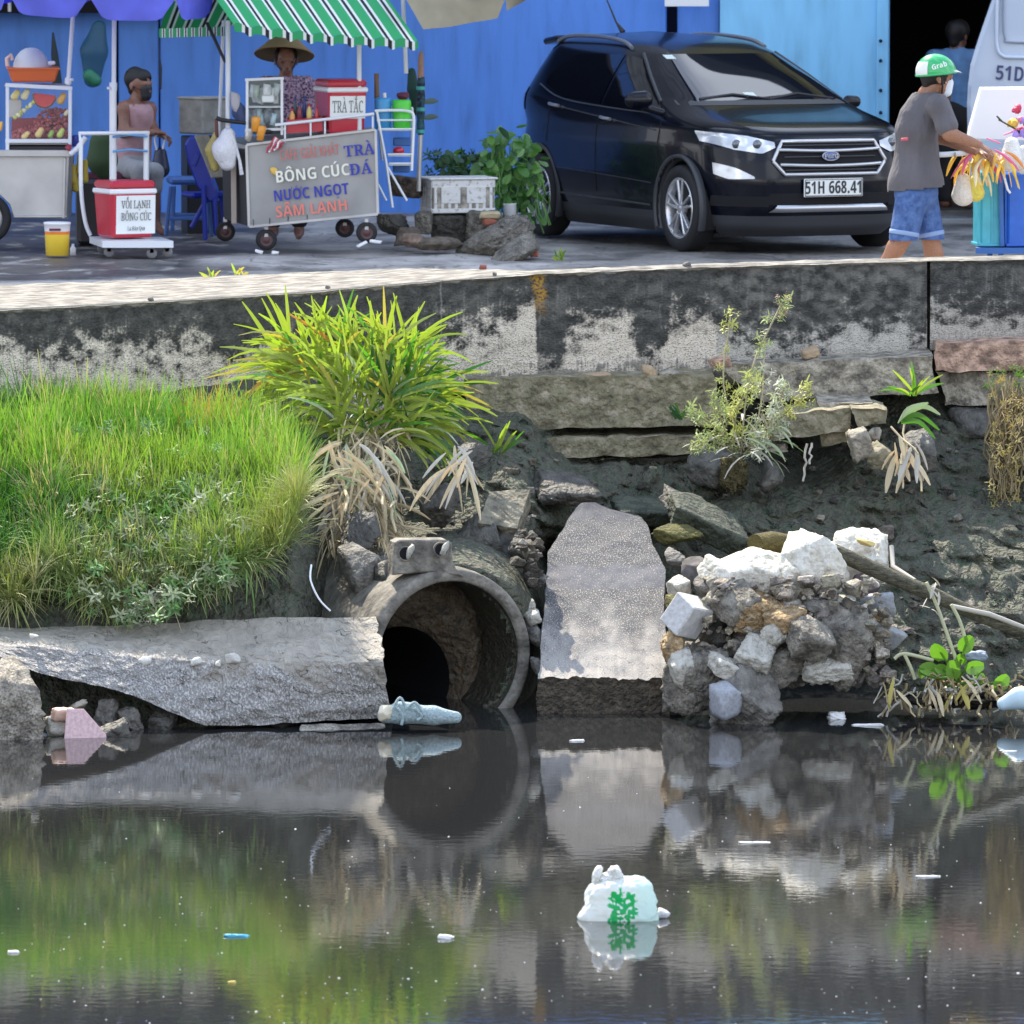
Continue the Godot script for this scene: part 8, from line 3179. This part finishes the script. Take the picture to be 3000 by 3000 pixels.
	for e in [[0, .06, .475, .006], [0, -.06, .475, .006], [.236, 0, .006, .124], [-.236, 0, .006, .124]]:
		box(st, Transform3D(pb, pc + pb * Vector3(e[0], e[1], .0075)), Vector3(e[2], e[3], .002), .0005)
	part(np, "plate_border", st, mats.ink)
	lettering(np, "51H 668.41", "Droid Sans", .092, pc + pb * Vector3(0, 0, .0085), pb, mats.ink, .74, true)
	# wipers, stickers
	for e in [[[-.55, 1.135], [-.25, 1.165], [.02, 1.13]], [[.02, 1.13], [.3, 1.165], [.58, 1.125]]]:
		st = nu()
		var q := []
		for a in e: q.append(car_front(a[0], a[1], .02))
		tube(st, q, .010, 5)
		part(o, "wiper", st, mats.black_plastic)
	st = nu()
	grid(st, func(u: float, v: float) -> Vector3:
		var h := lerpf(1.125, 1.09, v)
		var x := lerpf(-1, 1, u) * (lut(CW, h) - .09)
		return car_front(x, h, .008), 16, 2)
	part(o, "cowl", st, trim)
	for e in [[-.44, 1.435, .07, .03], [-.10, 1.16, .09, .035]]:
		st = nu()
		grid(st, func(u: float, v: float) -> Vector3: return car_front(e[0] + (u - .5) * e[2], e[1] + (.5 - v) * e[3], .009), 3, 2)
		part(o, "sticker", st, mat("pale_sticker", L(.6, .68, .62), .5))
	st = nu()
	grid(st, func(u: float, v: float) -> Vector3:
		var x := lerpf(-.70, .70, u)
		var c := car_ring(.93, .5)
		return car_t * Vector3(x, .958 - .012 * pow(absf(x) / .7, 2) + .002, 0) if false else car_front(x, lerpf(.905, .897, v), .004), 24, 1)
	part(o, "bonnet_gap", st, mats.black_room)


# keeps the triangles of a shape above a height
func clip_below(st: SurfaceTool, y: float) -> SurfaceTool:
	var m := st.commit()
	var v: PackedVector3Array = m.surface_get_arrays(0)[Mesh.ARRAY_VERTEX]
	var s := nu()
	s.set_smooth_group(1)
	for i in range(0, v.size(), 3):
		if (v[i].y + v[i + 1].y + v[i + 2].y) / 3.0 > y:
			for k in 3:
				s.add_vertex(v[i + k])
	return s


# ---------- right of the street ----------
func make_right() -> void:
	push_man()
	# flower barrow
	var d := 48.1
	var k := d / F
	var br := thing("push_barrow", "low push barrow with a white handle carrying blue tanks and flowers at the right edge", "barrow", Vector3(P(2960, 850, d).x, ST, -d))
	var st := nu()
	slab_box(st, [P(2858, 726, d - .1), P(3120, 726, d - .1), P(3120, 716, d + .6), P(2870, 716, d + .6)], .04)
	part(br, "bed", st, mat("barrow_blue", L(.03, .12, .38), .5))
	for e in [[2932, d - .06], [3080, d - .06], [2900, d + .55]]:
		st = nu()
		bar(st, P(e[0], 730, e[1]), P(e[0], 800, e[1]), .035, .035)
		part(br, "leg", st, mats.barrow_blue)
		st = nu()
		lathe(st, [0, -.02, .08, -.022, .09, -.01, .09, .01, .08, .022, 0, .02], Transform3D(Basis(Vector3.RIGHT, PI / 2), Vector3(P(e[0], 730, e[1]).x, ST + .09, -e[1])), 18)
		part(br, "wheel", st, mats.black_rubber)
	st = nu()
	tube(st, [P(2697, 456, d - .32), P(2780, 452, d - .3), P(2860, 446, d - .25), P(2940, 470, d - .1)], .019, 10)
	part(br, "handle", st, mats.white_tube)
	for x in [2745, 2797]:
		st = nu()
		tube(st, [P(x, 453, d - .31), P(x + 2, 453, d - .31)], .0205, 10)
		part(br, "handle_joint", st, mat("rust_tape", L(.3, .18, .12), .8))
	st = nu()
	bar(st, P(2930, 470, d - .05), P(2936, 722, d - .05), .03, .03)
	part(br, "upright", st, mats.barrow_blue)
	for e in [[2864, 2932, 500, "cyan metal tank standing on the barrow", "cyan_paint", L(.08, .50, .62), .1], [2942, 3080, 505, "royal blue metal tank at the right edge on the barrow", "royal_paint", L(.02, .14, .62), .0]]:
		var a := P(e[0], 722, d)
		var b := P(e[1], e[2], d)
		var tk := thing("tank", e[3], "tank", Vector3((a.x + b.x) / 2, a.y, -d), "blue tanks on the barrow")
		var w := b.x - a.x
		var h := b.y - a.y
		st = nu()
		box(st, Transform3D(Basis(Vector3.UP, .12), Vector3((a.x + b.x) / 2, a.y + h / 2, -d - .12)), Vector3(w, h, .3), .014)
		part(tk, "body", st, mat(e[4], e[5], .35, {tex = tx.steel, scale = 1.0, coat = .3}))
		for i in (2 if e[6] > 0 else 3):
			st = nu()
			var x := lerpf(a.x, b.x, [.0, .62, 1.0][i] * .96 + .02)
			tube(st, [Vector3(x, a.y + .01, -d + .03), Vector3(x, b.y - .01, -d + .03)], .009, 6)
			part(tk, "seam", st, mats[e[4]])
		st = nu()
		box(st, Transform3D(Basis(Vector3.UP, .12), Vector3((a.x + b.x) / 2, a.y + .012, -d - .12)), Vector3(w + .02, .02, .32), .004)
		part(tk, "foot_rim", st, mats[e[4]])
	# white board
	st = nu()
	var pts := PackedVector2Array([Vector2(2876, -258), Vector2(3130, -256), Vector2(3130, -420), Vector2(2838, -410), Vector2(2842, -380)])
	for i in pts.size():
		var q := P(pts[i].x, -pts[i].y, d + .5)
		pts[i] = Vector2(q.x, q.y)
	prism(st, pts, Transform3D(Basis(), Vector3(0, 0, -d - .5)), .25, .012)
	solo("foam_box", st, mats.white_plastic, "big white foam box standing on the barrow behind the flowers", "box")
	# flowers, ribbons and bags
	var fl := thing("yellow_ribbons", "bunch of yellow and orange paper ribbons hanging on the barrow handle", "ribbons", P(2885, 560, d - .2))
	var rm := [mat("ribbon_yellow", L(.80, .55, .08), .6, {back = Color(.6, .4, .1)}), mat("ribbon_orange", L(.75, .28, .06), .6), mat("ribbon_cream", L(.78, .66, .38), .6), mat("ribbon_pink", L(.62, .10, .20), .6)]
	for i in 62:
		st = nu()
		var a := R(-1.7, 1.7)
		var c := P(2890 + R(-60, 60), 452 + R(-26, 30), d - .22 + R(-.12, .12))
		leaf(st, bend(c, Vector3(sin(a) * .8, cos(a) * .4 - .4, R(-.1, .7)), R(.08, .25), R(.8, 3.0), 6), R(.012, .034), Vector3(cos(a), R(-.4, .4), R(-.5, .5)), .4)
		part(fl, "ribbon", st, rm[0] if i % 5 < 3 else rm[1 + i % 3])
	for e in [[2822, 555, 38, 46, "film_cream", L(.80, .74, .68), "white and cream plastic bag hanging at the front of the barrow"], [2858, 552, 30, 40, "film_yellow", L(.78, .66, .10), "yellow plastic bag hanging at the front of the barrow"], [2964, 452, 40, 48, "film_white", L(.8, .8, .8), "big white plastic bag hanging on the barrow beside the flowers"], [3000, 470, 28, 50, "film_white", L(.8, .8, .8), "white plastic bag cut by the right edge of the picture"]]:
		st = nu()
		var c := P(e[0], e[1], d - .22)
		flesh(st, [[c + Vector3(0, e[3] * .6 * k, 0), c - Vector3(0, e[3] * .3 * k, 0), e[2] * .55 * k, e[2] * .92 * k]], .011, .03)
		solo("carrier_bag", st, mat(e[4], e[5], .45, {back = Color(.6, .6, .5), bump = tx.bump, scale = 3.0, deep = 1.0}), e[6], "bag", "bags on the barrow")
	var bq := thing("flower_bunch", "bunch of pink, red and violet flowers at the right edge on the barrow", "flowers", P(2985, 400, d))
	var cols := [mat("petal_pink", L(.72, .20, .36), .6), mat("petal_red", L(.55, .04, .10), .6), mat("petal_violet", L(.35, .25, .72), .6), mat("petal_yellow", L(.75, .50, .08), .6), mat("petal_dark", L(.04, .06, .02), .8)]
	for i in 34:
		st = nu()
		rock(st, P(2992 + R(-32, 70), 358 + R(-44, 42), d + R(-.1, .2)), Vector3.ONE * R(.03, .07), Basis.from_euler(RV(2)), 600 + i, false, .25, 5)
		part(bq, "flower", st, cols[[0, 0, 1, 2, 3, 4, 3][i % 7]])
	for e in [[2925, 350, 2975, 378], [2935, 355, 2920, 340], [2940, 395, 2985, 380], [2890, 405, 2930, 420]]:
		st = nu()
		tube(st, [P(e[0], e[1], d), P(e[2], e[3], d)], .006, 5)
		part(bq, "stem", st, cols[0] if e[1] > 380 else cols[4])
	st = nu()
	tube(st, [P(2940, 510, d - .2), P(2952, 555, d - .2), P(2960, 566, d - .2)], .009, 6)
	solo("white_ribbon", st, mats.white_paint, "loose white cord hanging in front of the blue tanks", "cord")
	# van
	var vd := 56.8
	var vn := thing("grey_van", "pale grey blue van parked at the right edge beside the dark doorway", "van", Vector3(P(3150, 660, vd).x, ST, -vd))
	var vp := mat("van_paint", L(.44, .52, .64), .35, {coat = .8})
	var vx := P(2834, 300, vd).x
	var poly := PackedVector2Array([Vector2(2990, 330), Vector2(2930, 70), Vector2(2906, 0), Vector2(2880, -75), Vector2(2858, -140), Vector2(2843, -190), Vector2(2836, -250), Vector2(2833, -310), Vector2(2836, -480), Vector2(2846, -560), Vector2(3500, -560), Vector2(3500, 330)])
	for i in poly.size():
		var q := P(poly[i].x, -poly[i].y, vd)
		poly[i] = Vector2(q.x - vx, q.y)
	st = nu()
	prism(st, poly, Transform3D(Basis(Vector3.UP, -.07), Vector3(vx, 0, -vd)), 2.2, .03)
	part(vn, "body", st, vp)
	st = nu()
	var rp := smooth_path([P(2928, -60, vd - .04), P(2922, 0, vd - .04), P(2920, 90, vd - .04), P(2922, 140, vd - .04), P(2936, 162, vd - .04), P(2970, 168, vd - .04), P(3140, 168, vd - .04)], 4)
	tube(st, rp, .016, 7)
	part(vn, "panel_edge", st, mat("van_light", L(.52, .60, .72), .35, {coat = .8}))
	st = nu()
	var rp2 := smooth_path([P(2940, -60, vd - .04), P(2938, 60, vd - .04), P(2944, 112, vd - .04), P(2962, 124, vd - .04), P(3140, 126, vd - .04)], 4)
	tube(st, rp2, .009, 6)
	part(vn, "panel_groove", st, mat("van_shade", L(.22, .27, .36), .4))
	for x in [2960, 3350]:
		st = nu()
		lathe(st, [0, -.09, .28, -.1, .31, -.07, .31, .07, .28, .1, .18, .1, .16, .06, 0, .06], Transform3D(Basis(Vector3.RIGHT, PI / 2), Vector3(P(x, 600, vd).x, ST + .31, -vd - .25)), 28)
		part(vn, "wheel", st, mats.black_rubber)
	var nb := Basis(Vector3.FORWARD, .08)
	lettering(vn, "51D-864", "Droid Sans", .115, P(2916, 212, vd - .035), nb, mat("van_ink", L(.05, .06, .16), .6), .82, true, false)
	# pale strip on the street by the doorway
	st = nu()
	slab_box(st, [P(2760, 648, 57.7) * Vector3(1, 0, 1) + Vector3(0, ST + .02, 0), P(2990, 648, 57.7) * Vector3(1, 0, 1) + Vector3(0, ST + .02, 0), P(2990, 648, 57.95) * Vector3(1, 0, 1) + Vector3(0, ST + .02, 0), P(2760, 648, 57.95) * Vector3(1, 0, 1) + Vector3(0, ST + .02, 0)], .04)
	struct("door_sill", st, mat("pale_sill", L(.42, .42, .42), .9))
	doorway_person()


func push_man() -> void:
	var d := 47.75
	var o := thing("person", "man in a green helmet, grey shirt and denim shorts pushing the barrow past the car", "person", Vector3(P(2690, 858, d).x, ST, -d))
	var f := Vector3(.90, -.12, -.28)
	var fn := f.normalized()
	var head := P(2742, 226, d)
	var neck := P(2722, 262, d)
	var chest := P(2692, 340, d)
	var waist := P(2686, 450, d + .01)
	var pel := P(2684, 540, d)
	var sr := P(2752, 306, d - .15)
	var er := P(2782, 392, d - .22)
	var wr := P(2868, 424, d - .26)
	var sl := P(2692, 296, d + .16)
	var el := P(2750, 400, d + .22)
	var wl := P(2862, 445, d + .02)
	var hr := P(2672, 552, d - .08)
	var kr := P(2650, 690, d - .10)
	var ar := P(2580, 806, d - .02)
	var hl := P(2700, 552, d + .08)
	var kl := P(2726, 694, d + .06)
	var al := P(2752, 830, d + .12)
	ar.y = ST + .16
	al.y = ST + .08
	var skin = mats.skin
	var bones := []
	bones += limb(sr, er, wr, .054, .044, .029) + limb(sl, el, wl, .054, .044, .029)
	bones += [[hr, kr, .088, .056], [kr, kr.lerp(ar, .35), .056, .060], [kr.lerp(ar, .35), ar, .060, .037], [hl, kl, .088, .056], [kl, kl.lerp(al, .35), .056, .060], [kl.lerp(al, .35), al, .060, .037]]
	bones += [[ar, ar + Vector3(.10, -.08, -.02), .042, .036], [al, al + Vector3(.14, -.03, -.03), .042, .034]]
	bones += [[neck - Vector3(.02, .03, 0), head - Vector3(0, .04, 0), .058, .056], [chest + Vector3(.015, .02, 0), waist, .098, .11], [waist, pel, .11, .12]]
	var st := nu()
	flesh(st, bones, .013, .035)
	flesh(st, head_bones(head, f, Vector3(.06, 1, 0)), .0065, .018)
	flesh(st, hand_bones(wr, Vector3(.85, -.5, .1), Vector3(-.3, -1, -.2), 1.0, 1.0) + [[wr.lerp(er, .15), wr, .029, .028]], .004, .007)
	flesh(st, hand_bones(wl, Vector3(.9, -.35, .1), Vector3(-.3, -1, .2), 1.0, -1.0) + [[wl.lerp(el, .15), wl, .029, .028]], .004, .007)
	part(o, "body", st, skin)
	# shirt
	st = nu()
	var side := fn.cross(Vector3.UP)
	flesh(st, [[chest + Vector3(.03, .06, 0), chest + Vector3(-.015, -.10, 0), .112, .150, fn, 1.1], [chest + Vector3(-.015, -.10, 0), waist, .150, .142, fn, 1.08], [waist, pel + Vector3(-.005, .0, 0), .15, .185, fn, 1.02], [pel, pel + Vector3(0, -.06, 0), .185, .185], [neck - Vector3(.02, .05, 0), chest, .085, .13], [sl + Vector3(.02, .0, -.02), sr + Vector3(-.01, -.01, .02), .062, .066], [sr, sr.lerp(er, .72), .068, .078], [sl + Vector3(.02, 0, 0), sl.lerp(el, .72), .068, .076]], .012, .04, func(p: Vector3) -> bool: return p.y < neck.y - .02 and p.y > pel.y - .02 + .10 * (p.x - pel.x))
	var sh := part(o, "shirt", st, mat("grey_shirt", L(.135, .128, .14), .9, {tex = tx.cloth, scale = Vector3(1.3, .5, 1.3), bump = tx.ripple, deep = 1.6, rim = .3}))
	st = nu()
	rock(st, P(2650, 408, d - .17), Vector3(.05, .022, .03), Basis(Vector3.FORWARD, -.1), 2, true, .1, 5)
	part(o, "red_print", st, mat("print_red", L(.55, .10, .14), .7))
	# shorts
	st = nu()
	var hemr := kr.lerp(ar, .04)
	var heml := kl.lerp(al, .03)
	flesh(st, [[pel + Vector3(0, .03, 0), pel - Vector3(0, .05, 0), .145, .15], [hr + Vector3(0, -.05, 0), hemr, .108, .098], [hl + Vector3(0, -.05, 0), heml, .108, .094]], .012, .03, func(p: Vector3) -> bool: return p.y > minf(kr.y, kl.y) - .012 + (.0))
	part(o, "denim_shorts", st, mat("denim", L(.12, .21, .40), .9, {tex = tx.denim, scale = 1.4, bump = tx.ripple, deep = .9}))
	st = nu()
	for e in [[hemr, .098, kr - hr], [heml, .094, kl - hl]]:
		st = nu()
		var ax: Vector3 = -e[2].normalized()
		var bb := frame_of(ax)
		lathe(st, [e[1] - .004, -.012, e[1] + .004, -.010, e[1] + .004, .018, e[1] - .004, .02], Transform3D(Basis(bb.x, ax, bb.x.cross(ax)), e[0] + ax * .022), 28)
		part(o, "hem", st, mat("denim_pale", L(.24, .34, .55), .9))
	# sandals
	for e in [ar, al]:
		st = nu()
		var q: Vector3 = e + Vector3(.06, -.075, -.015)
		q.y = maxf(q.y, ST + .015)
		box(st, Transform3D(Basis(Vector3.UP, .2) * Basis(Vector3.FORWARD, .35 if e == ar else 0.0), q), Vector3(.27, .025, .10), .01)
		part(o, "sandal", st, mats.black_rubber)
	# hair at the nape, ear loop, mask
	var up := Vector3(.06, 1, 0).normalized()
	st = nu()
	flesh(st, [[head - fn * .06 - Vector3(0, .0, 0), head - fn * .062 - Vector3(0, .055, 0), .05, .036], [head + Vector3(0, .03, 0) - fn * .02, head + Vector3(0, .03, 0) + fn * .02, .094, .094]], .008, .02, func(p: Vector3) -> bool: return (p - head).dot(fn) < .05)
	part(o, "hair", st, mats.hair)
	st = nu()
	flesh(st, [[head + fn * .082 - up * .03, head + fn * .08 - up * .085, .045, .04]], .007, .015)
	part(o, "mask", st, mat("mask_white", L(.72, .78, .82), .7))
	for s in [-1.0, 1.0]:
		st = nu()
		tube(st, [head + fn * .06 + side * s * .05 - up * .03, head - fn * .005 + side * s * .092 - up * .01], .004, 4)
		part(o, "mask_strap", st, mats.mask_white)
		st = nu()
		tube(st, [head + side * s * .096 + up * .05, head + side * s * .088 + fn * .02 - up * .06, head + fn * .05 - up * .12], .006, 5)
		part(o, "chin_strap", st, mats.black_plastic)
		st = nu()
		rock(st, head + fn * .086 + side * .033 * s + up * .0, Vector3(.024, .013, .02), Basis(), 3, false, .02, 4)
		part(o, "eye", st, mats.hair)
	# helmet
	var hm := tag(Node3D.new(), "")
	st = nu()
	var hb := Basis(side, up, -fn) * Basis(Vector3.RIGHT, .12)
	var hc := head + up * .03
	var cap := func(u: float, v: float, k: float) -> Vector3:
		var a := TAU * u
		var t := v * (1.62 + .12 * cos(a))
		var q := Vector3(sin(t) * sin(a) * .122, cos(t) * .128, sin(t) * cos(a) * .142)
		return hc + hb * (q * k)
	grid(st, func(u: float, v: float) -> Vector3: return cap.call(u, v, 1.0), 36, 14)
	var hs := part(o, "helmet", st, mat("helmet_green", L(.02, .40, .12), .3, {coat = .6}))
	st = nu()
	grid(st, func(u: float, v: float) -> Vector3: return cap.call(lerpf(-.13, .13, u), lerpf(.55, 1.0, v), 1.012), 14, 8)
	part(o, "helmet_back", st, mat("helmet_white", L(.74, .76, .70), .35, {coat = .5}))
	st = nu()
	tube(st, range(25).map(func(i: int) -> Vector3: return cap.call(i / 24.0, 1.0, 1.005)), .008, 6, false)
	part(o, "helmet_rim", st, mats.helmet_green)
	st = nu()
	grid(st, func(u: float, v: float) -> Vector3:
		var p: Vector3 = cap.call(lerpf(.36, .64, u), .94, 1.0)
		return p + (fn * .05 - up * .018) * v * sin(PI * clampf(u, .1, .9)), 10, 4)
	part(o, "helmet_peak", st, mats.helmet_white)
	var tp: Vector3 = cap.call(.31, .60, 1.03)
	lettering(o, "Grab", "Droid Sans", .034, P(2752, 192, d - .15), Basis(Vector3.BACK, .28) * Basis(Vector3.UP, .15), mats.white_paint, 1.0, true)


func doorway_person() -> void:
	var d := 59.9
	var o := thing("person", "person in a blue shirt seen from behind standing in the dark doorway", "person", Vector3(P(2800, 600, d).x, ST, -d))
	var head := P(2806, 102, d)
	var f := Vector3(.6, 0, -.8)
	var neck := P(2800, 140, d)
	var chest := P(2796, 190, d)
	var pel := P(2798, 320, d)
	var a := Vector3(.17, 0, 0)
	var bones := [[neck - Vector3(0, .03, 0), head, .056, .054]]
	var sl := chest + Vector3(-.17, .05, 0)
	var sr := chest + Vector3(.16, .05, 0)
	bones += limb(sl, sl + Vector3(-.03, -.28, -.04), sl + Vector3(.10, -.42, -.22), .055, .043, .028)
	bones += limb(sr, sr + Vector3(.03, -.28, -.04), sr + Vector3(-.05, -.42, -.22), .055, .043, .028)
	for s in [-.09, .09]:
		bones += limb(pel + Vector3(s, -.02, 0), Vector3(pel.x + s, ST + .48, pel.z), Vector3(pel.x + s, ST + .09, pel.z), .085, .06, .04)
		bones.append([Vector3(pel.x + s, ST + .06, pel.z), Vector3(pel.x + s + .06, ST + .04, pel.z - .14), .04, .03])
	bones += [[chest, pel, .13, .13]]
	var st := nu()
	flesh(st, bones, .016, .04)
	flesh(st, head_bones(head, f, Vector3.UP), .008, .018)
	flesh(st, hand_bones(sl + Vector3(.10, -.42, -.22), Vector3(.5, -.3, -.8), Vector3(0, -1, 0), .8, 1.0), .005, .007)
	flesh(st, hand_bones(sr + Vector3(-.05, -.42, -.22), Vector3(-.4, -.3, -.8), Vector3(0, -1, 0), .8, -1.0), .005, .007)
	part(o, "body", st, mats.dark_skin)
	st = nu()
	flesh(st, [[chest, pel, .15, .155, f, 1.2], [sl, sr, .075, .075], [sl, sl + Vector3(-.03, -.28, -.04), .075, .06], [sr, sr + Vector3(.03, -.28, -.04), .075, .06], [neck - Vector3(0, .03, 0), chest, .075, .12]], .015, .04, func(p: Vector3) -> bool: return p.y < neck.y - .0)
	part(o, "shirt", st, mat("work_shirt", L(.16, .33, .62), .9, {tex = tx.cloth, scale = 2.0}))
	st = nu()
	var tb := [[pel, pel - Vector3(0, .06, 0), .15, .15]]
	for s in [-.09, .09]: tb += limb(pel + Vector3(s, -.02, 0), Vector3(pel.x + s, ST + .48, pel.z), Vector3(pel.x + s, ST + .12, pel.z), .105, .08, .07)
	flesh(st, tb, .02, .04)
	part(o, "trousers", st, mats.black_cloth)
	st = nu()
	flesh(st, [[head + Vector3(0, .035, 0) - f * .02, head + Vector3(0, .04, 0) + f * .02, .098, .094], [head - f * .06, head - f * .06 - Vector3(0, .06, 0), .055, .045]], .01, .02, func(p: Vector3) -> bool: return (p - head).dot(f) < .05)
	part(o, "hair", st, mats.hair)
